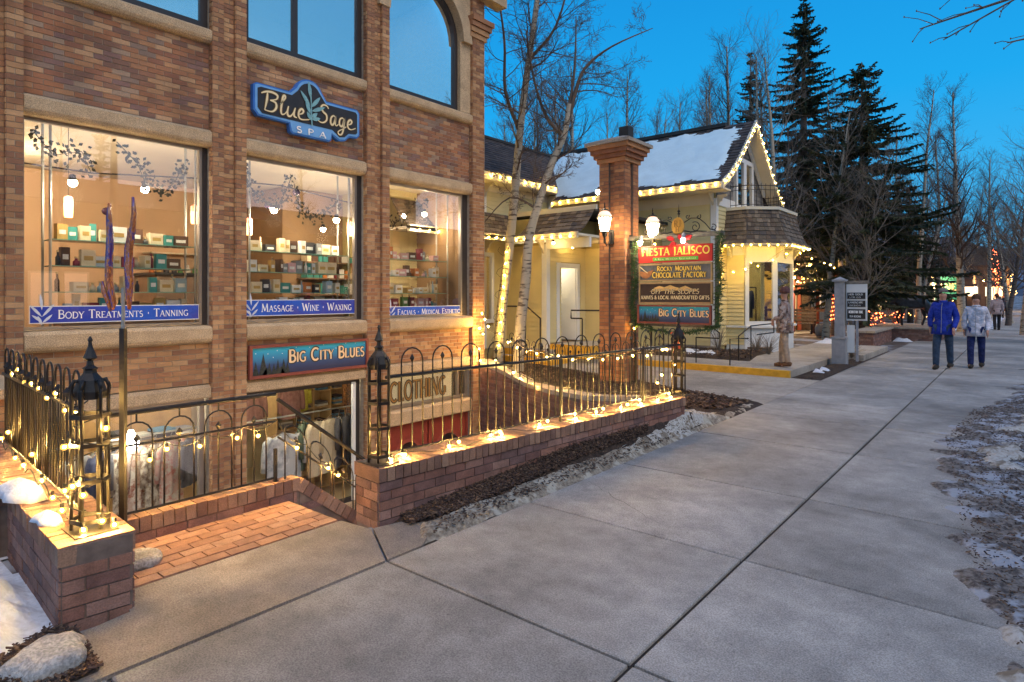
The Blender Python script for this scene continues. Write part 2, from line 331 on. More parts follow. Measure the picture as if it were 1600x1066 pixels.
# icy verge right of the walk
def patch(name, poly, m, top, res=.08, edge=.12, nf=6, amp=.03, kind='structure', label=None, seed=0, parent=None, base=-.02, jag=.12, zf=None):
    """lumpy sheet over a polygon: thickness fades at a ragged edge"""
    xs = [p[0] for p in poly]; ys = [p[1] for p in poly]; x0, x1, y0, y1 = min(xs), max(xs), min(ys), max(ys)
    nx, ny = max(2, int((x1-x0)/res)), max(2, int((y1-y0)/res)); n = len(poly)
    def inside(x, y):
        c = False; j = n-1; dmin = 9
        for i in range(n):
            ax, ay = poly[i]; bx, by = poly[j]
            if (ay > y) != (by > y) and x < (bx-ax)*(y-ay)/(by-ay)+ax: c = not c
            ux, uy = bx-ax, by-ay; t = max(0, min(1, ((x-ax)*ux+(y-ay)*uy)/(ux*ux+uy*uy+1e-9))); dmin = min(dmin, hypot(x-ax-t*ux, y-ay-t*uy)); j = i
        return dmin if c else -dmin
    mb = MB(); idx = {}
    for i in range(nx+1):
        for j in range(ny+1):
            x, y = x0+(x1-x0)*i/nx, y0+(y1-y0)*j/ny
            d = inside(x, y) + jag*noise.noise(Vector((x*3+seed, y*3, 1)))
            if d < -res*1.6: continue
            k = max(0, min(1, d/edge)); k = k*k*(3-2*k)
            z = base + k*(top-base + amp*(noise.fractal(Vector((x*nf, y*nf, seed)), .6, 2, 4)))
            idx[i, j] = len(mb.v); mb.v.append((x, y, z))
    for i in range(nx):
        for j in range(ny):
            q = [(i,j),(i+1,j),(i+1,j+1),(i,j+1)]
            if all(t in idx for t in q): mb.f.append(tuple(idx[t] for t in q)); mb.mi.append(0)
    if zf: mb.v = [(x, y, z+zf(x, y)) for x, y, z in mb.v]
    o = mb.build(name, m, parent, True); o['kind'] = kind
    if label: o['label'] = label
    return o
patch('verge', [(.28,-3),(2.5,-3),(2.5,40),(.15,40),(.25,22),(0,16),(-.15,14),(-.55,11.2),(-.75,9.2),(-.85,8.2),(-.62,7),(-.4,5.6),(-.3,4.6),(-.1,3.7),(.1,2.4),(.28,1)], mt['verge'], .022, .045, .22, 16, .020, label='dirty verge of bark and refrozen ice beside the walk', jag=.35)
for q_ in (([(-.1,3.2),(.9,3.0),(1.3,6),(.9,9),(.1,7.5),(.15,5)],31),([(-.3,9.5),(.7,9),(1.5,14),(.5,16),(.1,12)],33),([(-.45,7.6),(-.1,7.0),(.2,8.6),(-.3,9.2)],35)): patch('ice_patch', q_[0], mt['strip2'], .045, .04, .25, 12, .03, label='thin refrozen snow and ice on the verge at right', seed=q_[1], jag=.5)
# sidewalk: base sheet (dark joints) and one slab object per bay
walk = MB().add([(-3.05,-6,-.022),(.55,-6,-.022),(.55,64,-.022),(-3.05,64,-.022)], [(0,1,2,3)]).build('sidewalk', M('joint_dirt', (.035,.03,.026), .95, .3, 20, 0))
walk['kind'] = 'structure'; walk['label'] = 'concrete sidewalk running down the street'
js = [-3.6,-2.1,-.6,.95,2.475,3.90,5.395,7.23,8.90,10.35,11.85,13.35,14.9,16.4,17.9,19.4,20.9,22.4,24,25.5,27,28.5,30,31.6,33.2,34.8,36.5,38.2,40,42,44,46,48,51,54,57,60,64]
for a, b in zip(js[:-1], js[1:]):
    for x0, x1 in ((-3.05,-1.365),(-1.348,.56)):
        g = .010 if a < 9 else .009; dz = random.uniform(-.002,.002)
        s = MB(); c = .006
        X0, X1, Y0, Y1 = x0+g*.4, x1-g*.4, a+g, b-g
        s.add([(X0,Y0,-.02),(X1,Y0,-.02),(X1,Y1,-.02),(X0,Y1,-.02),(X0,Y0,-c),(X1,Y0,-c),(X1,Y1,-c),(X0,Y1,-c),(X0+c,Y0+c,0),(X1-c,Y0+c,0),(X1-c,Y1-c,0),(X0+c,Y1-c,0)],
              [(0,1,5,4),(1,2,6,5),(2,3,7,6),(3,0,4,7),(4,5,9,8),(5,6,10,9),(6,7,11,10),(7,4,8,11),(8,9,10,11)])
        o = s.build('concrete_slab', mt['conc'], walk, loc=((x0+x1)/2, (a+b)/2, 0)); o.location.z += dz
cm_ = M('crack_dirt', (.03,.026,.022), .95, .2, 20, 0); rgc = random.Random(8)
for (x0, y0, x1, y1) in ((-2.0,4.1,-3.04,4.7),(-.9,6.2,.1,5.9),(-1.9,.4,-1.37,1.7),(-2.4,7.4,-1.6,8.8)):
    P = [(x0+(x1-x0)*i/14+rgc.uniform(-.018,.018), y0+(y1-y0)*i/14+rgc.uniform(-.018,.018)) for i in range(15)]; mb = MB(); u_ = Vector((x1-x0, y1-y0, 0)).normalized(); w_ = Vector((-u_.y, u_.x, 0))
    for i in range(14):
        a_, b_ = Vector((*P[i],.0042)), Vector((*P[i+1],.0042)); h0, h1 = .0022*(1-abs(i-7)/9), .0022*(1-abs(i-6)/9); mb.add([a_-w_*h0, b_-w_*h1, b_+w_*h1, a_+w_*h0], [(0,1,2,3)])
    mb.build('crack', cm_, walk)
# entry apron, split by its crack
ap = MB()
ap.prism([(-3.07,1.0),(-3.07,2.47),(-3.56,2.74),(-3.86,2.70),(-3.86,1.26),(-3.60,1.22),(-3.55,.95)], -.02, -.001)
ap.prism([(-3.07,1.0),(-3.55,.95),(-3.15,.45),(-3.07,.45)], -.02, -.001)
struct(ap, 'entry_apron', mt['conc_a'], label='grey concrete apron between sidewalk and brick landing')
ap = MB(); ap.prism([(-3.07,2.49),(-3.07,2.78),(-3.3,3.12),(-3.5,3.0),(-3.56,2.76)], -.02, -.002)
struct(ap, 'cracked_apron_corner', mt['conc_a'], label='small cracked concrete corner at the foot of the wall')
# planting strips
def ramp_up(x, y):
    wx = -3.58+(y-2.82)*.0833; f = max(0, min(1, (-3.10-x)/(-3.10-wx))); return .19*f**2*max(0, min(1, (y-2.9)/2.2))*max(0, min(1, 1-(y-7.3)/1.0))
patch('bark_strip', [(-3.62,2.95),(-3.38,2.9),(-3.30,3.3),(-3.28,4.6),(-3.2,6.6),(-3.1,7.4),(-3.32,7.4),(-3.45,4.6)], mt['soil'], .02, .05, .08, 9, .03, zf=ramp_up, label='strip of dark bark mulch at the foot of the brick wall', jag=.05)
patch('straw_strip', [(-3.36,2.98),(-3.12,2.78),(-3.075,3.2),(-3.07,5.5),(-3.07,9.5),(-3.4,9.6),(-3.45,7.6),(-3.25,7.3),(-3.22,6.4),(-3.33,4.4)], mt['strip'], .022, .03, .06, 14, .014, zf=ramp_up, label='pale strip of straw and dirty ice along the sidewalk', jag=.05)
patch('snow_patch', [(-3.26,5.6),(-3.12,5.5),(-3.07,7.6),(-3.16,8.4),(-3.6,8.25),(-3.3,7.5),(-3.25,6.6)], mt['strip2'], .030, .035, .08, 9, .02, zf=ramp_up, label='thin patch of old snow below the far end of the brick wall', seed=4, jag=.08)
patch('mulch_bed', [(-3.04,9.70),(-3.06,8.6),(-3.2,7.45),(-3.5,7.55),(-6,9.0),(-8.75,9.8),(-9.6,10.3),(-9.6,11.85),(-8.5,11.65),(-6.7,11.0),(-4.45,10.1)], mt['soil'], .03, .09, .12, 7, .05, label='bark mulch bed round the brick pillar and aspens', jag=.05)
patch('winter_bed', [(-3.1,13.12),(-3.58,13.12),(-3.62,17.6),(-3.15,17.6)], mt['soil'], .03, .07, .1, 7, .04, label='narrow mulch bed with snow scraps round the grey sign post', jag=.03)
patch('snow_patch', [(-3.2,14),(-3.5,14.1),(-3.5,14.9),(-3.25,15)], mt['snow'], .06, .06, .08, 6, .05, label='small snow scrap in the narrow bed by the sign post', seed=9)
dv = MB(); dv.prism([(-3.06,9.72),(-3.06,13.1),(-3.62,13.12),(-9.3,13.35),(-9.3,11.95),(-8.5,11.7),(-6.7,11.0),(-4.45,10.13)], -.03, -.004)
struct(dv, 'driveway', mt['conc_d'], label='concrete driveway running in beside the yellow house')
# raised walk with yellow kerb
rw = MB(); rw.prism([(-3.64,13.22),(-3.64,17.8),(-3.15,17.85),(-3.15,21.5),(-5.2,21.5),(-5.2,16.0),(-4.9,14.55),(-9.2,14.55),(-9.2,13.42)], -.02, .125)
struct(rw, 'raised_walk', mt['conc_d'], label='raised concrete walk in front of the yellow house')
kb = MB(); kb.slab([(0,-.02),(5.56,-.02),(5.56,.132),(0,.132)], (-9.2,13.42,0), (.99936,-.0357,0), (0,0,1), (.0046,-.13*.9,0))
kb = MB(); kb.prism([(-3.63,13.10),(-3.63,13.215),(-9.2,13.415),(-9.2,13.30)], -.02, .132)
struct(kb, 'kerb', mt['yellow'], label='yellow painted kerb of the raised walk')
patch('house_bed', [(-4.95,14.6),(-5.3,16),(-5.3,17.6),(-6.5,16.9),(-8.8,16.8),(-8.8,14.6)], mt['soil'], .17, .1, .12, 6, .06, base=.1, label='mulch bed against the yellow house wall', jag=.02)
patch('snow_patch', [(-5.7,15.0),(-6.2,16),(-8.6,16.2),(-8.6,15.2)], mt['snow'], .2, .1, .2, 5, .07, base=.12, label='snow lying on the bed under the yellow wall', seed=12, jag=.3)
# left foreground: snow bank, mulch, earth
patch('snow_bank', [(-3.86,.93),(-3.62,.80),(-3.42,.55),(-3.2,.25),(-3.3,-.6),(-7,-.8),(-7,.9),(-5.2,1.0),(-4.9,.93)], mt['snow'], .10, .05, .22, 3.2, .11, label='lumpy bank of old snow left of the brick wall', seed=2, jag=.1)
patch('bark_corner', [(-3.1,.98),(-3.6,1.0),(-3.75,.9),(-3.35,.3),(-3.1,-.2),(-3.07,.4)], mt['soil'], .015, .04, .06, 10, .02, label='dark bark mulch at the corner of the low brick wall', jag=.04)
def chips(name, poly, n, z, label, s=.03, zf=None):
    xs = [p[0] for p in poly]; ys = [p[1] for p in poly]; mb = MB(); c = 0
    def ins(x, y):
        q = False; j = len(poly)-1
        for i in range(len(poly)):
            ax, ay = poly[i]; bx, by = poly[j]
            if (ay > y) != (by > y) and x < (bx-ax)*(y-ay)/(by-ay)+ax: q = not q
            j = i
        return q
    while c < n:
        x, y = random.uniform(min(xs), max(xs)), random.uniform(min(ys), max(ys))
        if not ins(x, y): continue
        c += 1; a = random.uniform(0, pi); t = random.uniform(-.5, .5); L = s*random.uniform(.3, 1); u = Vector((cos(a)*cos(t), sin(a)*cos(t), sin(t)))
        w = Vector((-sin(a), cos(a), random.uniform(-.5,.5))).normalized(); mb.obox((x, y, z+(zf(x, y) if zf else 0)+random.uniform(-.005,.016)), u*L, w*L*.35, u.cross(w)*.002)
    o = mb.build(name, mt['chip'], None); tag(o, label, None, None, 'stuff')
chips('bark_mulch', [(-3.55,3.0),(-3.38,2.95),(-3.31,3.4),(-3.30,4.8),(-3.24,6.3),(-3.28,6.4),(-3.42,4.8)], 5200, .02, 'dark bark chips along the foot of the brick wall', .019, ramp_up)
chips('bark_mulch', [(-3.3,3.1),(-3.1,2.9),(-3.09,7.5),(-3.2,7.5)], 700, .028, 'loose bark and straw bits over the icy strip by the wall', .016, ramp_up)
chips('bark_mulch', [(-3.12,.95),(-3.6,.98),(-3.7,.9),(-3.35,.3),(-3.12,0)], 2600, .018, 'dark bark chips beside the boulder at lower left', .016)
chips('bark_mulch', [(-3.3,8.6),(-4,8.2),(-6,9.2),(-8.6,10.2),(-9.2,11.6),(-6.7,10.9),(-4.4,10),(-3.2,9.6)], 5200, .045, 'brown bark chips spread under the aspens and pillar', .05)
chips('bark_mulch', [(.1,2.5),(.6,2.4),(.9,9),(0,13),(-.55,11),(-.7,8.6),(-.5,7),(-.3,5),(0,3.6)], 6500, .022, 'bark litter strewn over the icy verge at right', .013)
chips('bark_mulch', [(-5,14.7),(-5.4,17),(-8.7,16.6),(-8.7,14.7)], 1200, .19, 'bark chips in the bed below the yellow house', .05)
# brick landing in front of the stairs
land = MB(); land.prism([(-3.87,1.28),(-3.87,2.69),(-4.55,2.69),(-4.55,1.28)], -.06, -.006)
land = struct(land, 'brick_landing', mt['mortar_d'], label='red brick landing at the top of the basement stairs')
bl = []
x = -3.875; r = 0
while x > -4.53:
    y = 1.29 - (.1 if r % 2 else 0)
    while y < 2.68:
        a, b = max(y, 1.285), min(y+.2, 2.685)
        if b-a > .04: bl.append(((x-.05, (a+b)/2, -.021+random.uniform(-.002,.002)), pi/2, (b-a-.009, .091, .05)))
        y += .2
    x -= .1; r += 1
brickset(land, bl, mt['paver'], 300, 'paver', 'pavers')
# stairs down and the sunken court
st = MB(); z = 0; y = 2.69
stm = MB()
for i in range(13):
    z -= .185; st.box(-4.52, -3.89, y, y+.27, z-.3, z-.012); y += .27
stairs = struct(st, 'basement_stairs', mt['mortar_d'], label='brick stairs going down to the basement shop')
bl = []; z = 0; y = 2.69
for i in range(13):
    z -= .185
    for k in range(6): bl.append(((-4.47+k*.107, y+.10, z-.02), pi/2, (.2, .098, .055)))
    y += .27
brickset(stairs, bl, mt['paver'], 40, 'brick', 'brickwork')
ct = MB(); ct.box(-8.85, -3.6, 1.2, 9.6, -2.55, -2.42)
struct(ct, 'sunken_court', mt['conc_a'], label='sunken concrete court below the shop windows')

# ------------------------------------------------------------------ brick commercial building
B0 = (-8.9, 5.6, 0)
bld = thing('brick_building', 'three storey brown brick shop building with wide windows and paired pilasters', 'building', B0)
BAYS = [(1.90,4.04),(4.54,6.71),(7.21,9.40)]
PIL = [(1.40,1.90),(4.04,4.54),(6.71,7.21),(9.40,9.76)]
mb = MB()
for (a, b) in BAYS + [(-1.3,1.40)]:
    mb.box(-9.14, -8.945, a, b, .40, .975); mb.box(-9.14, -8.945, a, b, 4.005, 5.215)
mb.box(-9.14, -8.945, -1.3, 1.40, -2.5, .40); mb.box(-9.14,-8.945,-1.3,1.4,.975,4.005); mb.box(-9.14,-8.945,-1.3,1.4,5.215,9.2)
for a, b in PIL[:3]:
    mb.box(-9.14, -8.835, a+.005, a+.16, -2.5, 9.2); mb.box(-9.14, -8.835, b-.16, b-.005, -2.5, 9.2); mb.box(-9.14, -8.895, a+.16, b-.16, -2.5, 9.2)
a, b = PIL[3]; mb.box(-9.14, -8.835, a+.005, b, -2.5, 9.2); mb.box(-14.2, -9.14, b-.25, b, -2.5, 9.2)
mb.box(-9.14, -8.945, 1.90, 9.4, 8.3, 9.2)
mb.build('wall', mt['mortar'], bld)
bl = []
for i, (a, b) in enumerate(BAYS + [(1.0,1.40)]):
    if i < 3:
        low_panels = (low_panels if i else []) + course((-8.945,a+.002), (-8.945,b-.002), .402, .973, (1,0)); bl += course((-8.945,a+.002), (-8.945,b-.002), 4.008, 5.212, (1,0))
pb = list(low_panels)  # low panels get the tan brick: golden lamplight painted into their colour
for i, (a, b) in enumerate(PIL):
    nz = round((8.6+2.45)/.068)
    for (s0, s1) in ((a+.0, a+.165), (b-.165, b+.0)) if i < 3 else ((a, b-.01),):
        pb += course((-8.835,s0), (-8.835,s1), -2.45, 8.6, (1,0), L=.165 if i < 3 else .205, dep=.04)
        # visible return faces (towards -Y)
        pb += course((-8.935,s0), (-8.835,s0), -2.45, 8.6, (0,-1), L=.11, dep=.03, proud=.006)
    if i < 3: pb += course((-8.895,a+.167), (-8.895,b-.167), -2.45, 8.6, (1,0), L=.205, dep=.04, start=1)
both = [(c, y, s, 0) for c, y, s in bl] + [(c, y, s, 1) for c, y, s in pb]
both.sort(key=lambda t: -shows(t[0])*sqrt(t[2][0]*t[2][2]))
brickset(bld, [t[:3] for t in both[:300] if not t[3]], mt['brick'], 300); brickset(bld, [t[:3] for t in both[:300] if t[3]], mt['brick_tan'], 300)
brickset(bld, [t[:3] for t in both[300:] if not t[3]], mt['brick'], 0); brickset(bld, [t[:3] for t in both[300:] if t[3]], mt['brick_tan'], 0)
def stone(y0, y1, z0, z1, x1, name, r=.05, parent=bld, x0=-9.14):
    h = z1-z0
    pr = [(x0, z0), (x1-r, z0)] + [(x1-r+r*sin(R(t)), z0+r-r*cos(R(t))) for t in (25,50,75,90)] + [(x1, z1-.05), (x1-.05, z1-.012), (x0, z1)]
    n = len(pr); mb = MB().add([(x, y0, z) for x, z in pr] + [(x, y1, z) for x, z in pr], [tuple(range(n)), tuple(reversed(range(n, 2*n)))] + [((i+1) % n, i, n+i, n+(i+1) % n) for i in range(n)])
    return mb.build(name, mt['stone'], parent)
for a, b in BAYS:
    a, b = a+.003, b-.003
    stone(a, b, .20, .398, -8.86, 'lintel', .03); stone(a, b, .977, 1.235, -8.82, 'sill', .09); stone(a, b, 3.755, 4.003, -8.84, 'lintel', .08); stone(a, b, 5.217, 5.43, -8.83, 'sill', .09)
# lower court door bay: stone band between transom and door
stone(7.213, 9.397, -.75, -.46, -8.86, 'lintel', .03)
# window function: a frame with its pane, in the plane x = X
def window(y0, y1, z0, z1, X, glass, frame, fw=.05, mull=(), fd=.07, parent=bld, name='window', mw=.05, head=(), x_out=None):
    mb = MB(); xa, xb = X-fd/2, X+fd/2
    mb.box(xa, xb, y0, y0+fw, z0, z1); mb.box(xa, xb, y1-fw, y1, z0, z1); mb.box(xa, xb, y0+fw, y1-fw, z0, z0+fw); mb.box(xa, xb, y0+fw, y1-fw, z1-fw, z1)
    for m_ in mull: mb.box(xa, xb, m_-mw/2, m_+mw/2, z0+fw, z1-fw)
    fr = mb.build(name, frame, parent)
    p = MB().box(X-.004, X+.004, y0+fw*.5, y1-fw*.5, z0+fw*.5, z1-fw*.5).build('pane', glass, fr)
    return fr
GW = [window(1.905, 3.97, 1.24, 3.75, -9.04, mt['glass'], mt['frame'], .035),
      window(4.545, 6.62, 1.24, 3.75, -9.04, mt['glass'], mt['frame'], .045),
      window(7.215, 9.26, 1.24, 3.75, -9.04, mt['glass'], mt['frame'], .045)]
for (y0, y1) in ((3.973,4.038),(6.623,6.708),(9.263,9.398)): MB().box(-9.10, -9.0, y0, y1, 1.24, 3.75).build('window_jamb', mt['frame_dk'], bld)   # bronze jambs in the reveals
UW = [window(1.905, 4.035, 5.435, 8.25, -9.02, mt['glass_up'], mt['frame_dk'], .10),
      window(4.545, 6.705, 5.435, 8.25, -9.02, mt['glass_up'], mt['frame_dk'], .10, (5.42,), mw=.09)]
# arched window of the third bay
yc, zr, rr = 8.165, 6.85, .93
fr = MB(); pane = [(yc-rr, 5.435)] + [(yc+rr, 5.435)] + [(y, z) for y, z in arc(yc, zr, rr, 0, 180, 16)]
fo = [(yc-rr, 5.435), (yc+rr, 5.435)] + arc(yc, zr, rr, 0, 180, 16); ri = rr-.09
fi = [(yc-ri, 5.525), (yc+ri, 5.525)] + arc(yc, zr, ri, 0, 180, 16); n = len(fo)
vs = [(-8.98, y, z) for y, z in fo] + [(-8.98, y, z) for y, z in fi] + [(-9.08, y, z) for y, z in fo] + [(-9.08, y, z) for y, z in fi]
fs = []
for i in range(n):
    j = (i+1) % n; fs += [(i, j, n+j, n+i), (n+i, n+j, 3*n+j, 3*n+i), (2*n+j, 2*n+i, 3*n+i, 3*n+j), (j, i, 2*n+i, 2*n+j)]
af = fr.add(vs, fs).build('window', mt['frame_dk'], bld)
MB().slab([(y, z) for y, z in pane], (-9.03, 0, 0), (0,1,0), (0,0,1), (-.008,0,0)).build('pane', mt['glass_up'], af)
# stone arch and spandrel
sp_ = MB(); ro = rr+.27; A = arc(yc, zr, rr+.02, 0, 180, 16); Bc = arc(yc, zr, ro, 0, 180, 16); n = len(A)
vs = [(-8.81, y, z) for y, z in A] + [(-8.81, y, z) for y, z in Bc] + [(-9.1, y, z) for y, z in A] + [(-9.1, y, z) for y, z in Bc]; fs = []
for i in range(n-1): fs += [(i+1, i, n+i, n+i+1), (i, i+1, 2*n+i+1, 2*n+i), (n+i+1, n+i, 3*n+i, 3*n+i+1)]
fs += [(0, n, 3*n, 2*n), (n-1, 2*n-1+0, 4*n-1, 3*n-1)]
sp_.add(vs, fs).build('arch', mt['stone'], bld)
sd = MB(); top = 8.3
for sgn in (1, -1):
    q = arc(yc, zr, rr+.1, 0 if sgn > 0 else 180, 90, 8); edge = 9.40 if sgn > 0 else 7.21
    pl = [(edge, zr), *[(y, z) for y, z in q], (yc, top), (edge, top)]
    if sgn < 0: pl = pl[::-1]
    sd.slab(pl, (-8.90,0,0), (0,1,0), (0,0,1), (-.2,0,0))
sd.box(-9.1, -8.9, 7.213, yc-rr-.003, 5.435, zr); sd.box(-9.1, -8.9, yc+rr+.003, 9.397, 5.435, zr)
sd.build('spandrel', mt['stone'], bld)
# corbels and eave at the corner
cb = MB()
for k in range(4): cb.box(-8.93, -8.80+.03*k, 9.30-.0*k, 9.80+.05*k, 7.02+.11*k, 7.12+.11*k)
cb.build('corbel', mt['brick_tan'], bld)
ev = MB(); ev.box(-9.4, -8.45, -1.3, 10.45, 8.30, 8.42); ev.box(-9.4,-8.35,-1.3,10.55,8.42,8.62); ev.build('eave', mt['cream'], bld)
MB().box(-8.9, -8.62, 9.5, 10.25, 7.86, 8.29).build('eave_bracket', mt['stone'], bld)
# shell of the rooms: floors, back walls, ceilings
rm = MB(); rm.box(-13.9, -9.15, 1.2, 9.5, .85, .95); rm.build('shop_floor', mt['floorwood'], bld)
rm = MB(); rm.box(-13.9, -13.8, 1.2, 9.5, .95, 3.95); rm.box(-13.8, -9.15, .9, 1.0, .95, 3.95); rm.build('shop_wall', mt['plaster'], bld)
rm = MB(); rm.box(-12.2, -12.1, 7.0, 9.5, .95, 3.95); rm.box(-13.8,-12.2,7.0,7.1,.95,3.95); rm.box(-12.1,-9.15,9.42,9.5,.95,3.95); rm.build('partition', M('brown_partition', (.30,.19,.10), .8, .1, 2, .1), bld)
MB().box(-13.9, -9.15, .9, 9.5, 3.96, 4.1).build('shop_ceiling', mt['plaster_w'], bld)
rm = MB(); rm.box(-13.9,-9.15,.9,9.5,4.9,5.0); rm.box(-13.9,-13.8,.9,9.5,5,8.2); rm.box(-13.9,-9.15,.9,9.5,8.2,8.3); rm.box(-13.8,-9.15,.9,1,5,8.2); rm.build('office_shell', M('office_plaster', (.5,.52,.55), .9, .05, 2, 0), bld)
rm = MB(); rm.box(-14.1,-14.0,.9,9.5,-2.5,.3); rm.box(-14,-9.15,1.5,1.6,-2.4,.3); rm.box(-14,-9.15,8.9,9.0,-2.4,.3); rm.box(-14,-9.15,.9,9.5,.30,.38); rm.box(-14,-9.0,1,9.5,-2.5,-2.4); rm.build('basement_shell', mt['plaster_w'], bld)
# basement windows
mb = MB(); mb.box(-9.14,-8.93,1.9,4.04,-2.5,-1.92); mb.box(-9.14,-8.93,4.54,6.71,-2.5,-1.92); mb.build('basement_wall', mt['stone'], bld)
window(1.905, 4.0, -1.92, .195, -9.03, mt['glass_low'], mt['frame'], .07); window(4.545, 6.67, -1.92, .195, -9.03, mt['glass_low'], mt['frame_dk'], .07)
mb = MB(); mb.box(-9.0,-8.955,6.50,6.56,-1.9,.15); mb.build('window_mullion', mt['white'], bld)
# transom over the red door, with its lettering backing
tr = window(7.215, 9.395, -.455, .195, -9.02, GLASS('transom_glass', .12, (.9,.88,.8), .05), mt['frame'], .06, (9.12,))
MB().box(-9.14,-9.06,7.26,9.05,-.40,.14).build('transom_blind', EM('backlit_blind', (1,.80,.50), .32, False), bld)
# red double door with arched lights
red = M('dull_red_paint', (.26,.045,.03), .55, .12, 5, .1)
for y0, y1 in ((7.26,8.27),(8.31,9.34)):
    yc2 = (y0+y1)/2; r2 = .30; zs = -1.42
    mb = MB(); mb.box(-9.06,-8.99,y0,y1,-2.4,-.80)
    d = mb.build('door', red, bld)
    mb = MB(); mb.slab(arc(yc2, zs, r2+.06, 0, 180, 12)+[(yc2-r2-.06,-2.0),(yc2+r2+.06,-2.0)], (-8.985,0,0),(0,1,0),(0,0,1),(.015,0,0)); mb.build('door_moulding', M('lighter_red_paint', (.33,.07,.045), .55, .1, 5, 0) if y0 < 8 else bpy.data.materials['lighter_red_paint'], d)
    mb = MB(); mb.slab(arc(yc2, zs, r2, 0, 180, 12)+[(yc2-r2,-1.95),(yc2+r2,-1.95)], (-8.968,0,0),(0,1,0),(0,0,1),(.006,0,0)); mb.build('pane', GLASS('door_glass', .35, (.5,.55,.6)) if y0 < 8 else bpy.data.materials['door_glass'], d)
mb = MB(); mb.box(-9.1,-8.97,7.215,7.255,-2.4,-.755); mb.box(-9.1,-8.97,9.345,9.395,-2.4,-.755); mb.box(-9.1,-8.97,7.255,9.345,-.795,-.755); mb.build('door_frame', red, bld)

for x, y, lab in ((-10.6,5.9,'office ceiling light panel behind the middle upper window'),(-10.6,2.9,'office ceiling light panel behind the left upper window'),(-10.6,8.2,'office ceiling light panel behind the arched upper window')):
    t = thing('ceiling_light', lab, 'lamp', (x,y,8.15)); MB().box(x-.6,x+.6,y-.3,y+.3,8.13,8.19).build('light_panel', EM('office_panel', (.75,.88,1), 9) if 'office_panel' not in bpy.data.materials else bpy.data.materials['office_panel'], t)
# ------------------------------------------------------------------ low brick walls
def cap_bricks(p0, p1, z0, z1, half0, half1, pitch=.072):
    """brick-on-edge coping across a wall between plan points, reaching half0 / half1 either side of the line"""
    p0, p1 = Vector((*p0,0)), Vector((*p1,0)); u = p1-p0; ln = u.length; u.normalize(); w = Vector((-u.y, u.x, 0)); yaw = atan2(w.y, w.x); n = round(ln/pitch); out = []
    for i in range(n):
        q = p0+u*((i+.5)*ln/n)+w*((half1-half0)/2+random.uniform(-.003,.003)); out.append(((q.x, q.y, (z0+z1)/2+random.uniform(-.0025,.0025)), yaw, (half0+half1, ln/n-.008, z1-z0)))
    return out
# wall right of the entry
wa, wb_ = Vector((-3.58,2.82)), Vector((-3.215,7.2)); ud = (wb_-wa).normalized(); nd = Vector((ud.y, -ud.x)); T = .29
wr = thing('garden_wall', 'long low red brick wall with fence on top, right of the basement stairs', 'wall', (-3.55,5.0,0))
ia, ib = wa-nd*T, wb_-nd*T
MB().prism([(wa.x,wa.y),(wb_.x,wb_.y),(ib.x,ib.y),(ia.x,ia.y)], -.1, .392).build('wall_core', mt['mortar_d'], wr)
bl = course(wa, wb_, -.045, .30, (nd.x, nd.y), proud=.009, dep=.04)
bl += course(ia, wa, -.045, .30, (-ud.x,-ud.y), proud=.009, dep=.04)
far = course(wb_, ib, -.045, .30, (ud.x,ud.y), proud=.009, dep=.04)
cb_ = cap_bricks((wa-nd*T/2-ud*.012), (wb_-nd*T/2+ud*.012), .303, .402, T/2+.02, T/2+.02)
bl.sort(key=lambda t: -shows(t[0])); cb_.sort(key=lambda t: -shows(t[0]))
brickset(wr, cb_, mt['brick_cap'], 62, 'coping_brick', 'coping'); brickset(wr, bl+far, mt['brick_red'], 236)
# wall left of the entry
wl_ = thing('garden_wall', 'short low brick wall with snow lumps on top, left of the brick landing', 'wall', (-4.6,1.09,0))
MB().prism([(-3.665,.935),(-3.635,1.245),(-6.9,1.42),(-6.9,1.10)], -.1, .392).build('wall_core', mt['mortar_d'], wl_)
bl = course((-6.9,1.10),(-3.665,.935), -.045, .30, (-.05,-1), proud=.009, dep=.04) + course((-3.665,.935),(-3.635,1.245), -.045, .30, (1,-.1), proud=.009, dep=.04, L=.2) + course((-3.635,1.245),(-4.55,1.29), -.045, .30, (.05,1), proud=.009, dep=.04)
cb_ = cap_bricks((-3.65,1.09), (-6.9,1.26), .303, .402, .17, .17)
brickset(wl_, cb_, mt['brick_cap'], 50, 'coping_brick', 'coping'); brickset(wl_, bl, mt['brick_red'], 250)
# stepped wall further back on the left, with its stone-capped planter
w2 = thing('garden_wall', 'wider brick wall section behind the snow lumps at far left', 'wall', (-5.9,.95,0))
MB().prism([(-5.02,.70),(-5.02,1.0),(-6.9,1.09),(-6.9,.70)], -.1, .402).build('wall_core', mt['mortar_d'], w2)
bl = course((-6.9,.70),(-5.02,.70), -.045, .31, (0,-1), proud=.009, dep=.04) + course((-5.02,.70),(-5.02,.96), -.045, .31, (1,0), proud=.009, dep=.04)
brickset(w2, cap_bricks((-5.01,.86),(-6.9,.90), .312, .415, .17, .19), mt['brick_cap'], 40, 'coping_brick', 'coping'); brickset(w2, bl, mt['brick_red'], 100)
w3 = thing('planter_wall', 'tall brick planter wall with stone cap beside the building at far left', 'wall', (-7.7,1.1,0))
MB().box(-8.8,-6.93,.45,1.50,-.1,.74).build('wall_core', mt['mortar_d'], w3); MB().box(-8.82,-6.86,.40,1.56,.745,.83).build('stone_cap', mt['stone'], w3)
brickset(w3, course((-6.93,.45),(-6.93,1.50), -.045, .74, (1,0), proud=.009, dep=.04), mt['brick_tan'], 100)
tag(MB().lathe([(.02,-.1),(.40,0),(.36,.3),(.3,.55),(.18,.68),(.03,.72)], 14, (-5.55,.36,0), wob=lambda a, z: 1+.12*sin(3*a+z*5)+.07*sin(7*a)).build('boulder', mt['rock'], None, True), 'tall frosted grey boulder at the left edge in front of the brick wall', 'boulder')
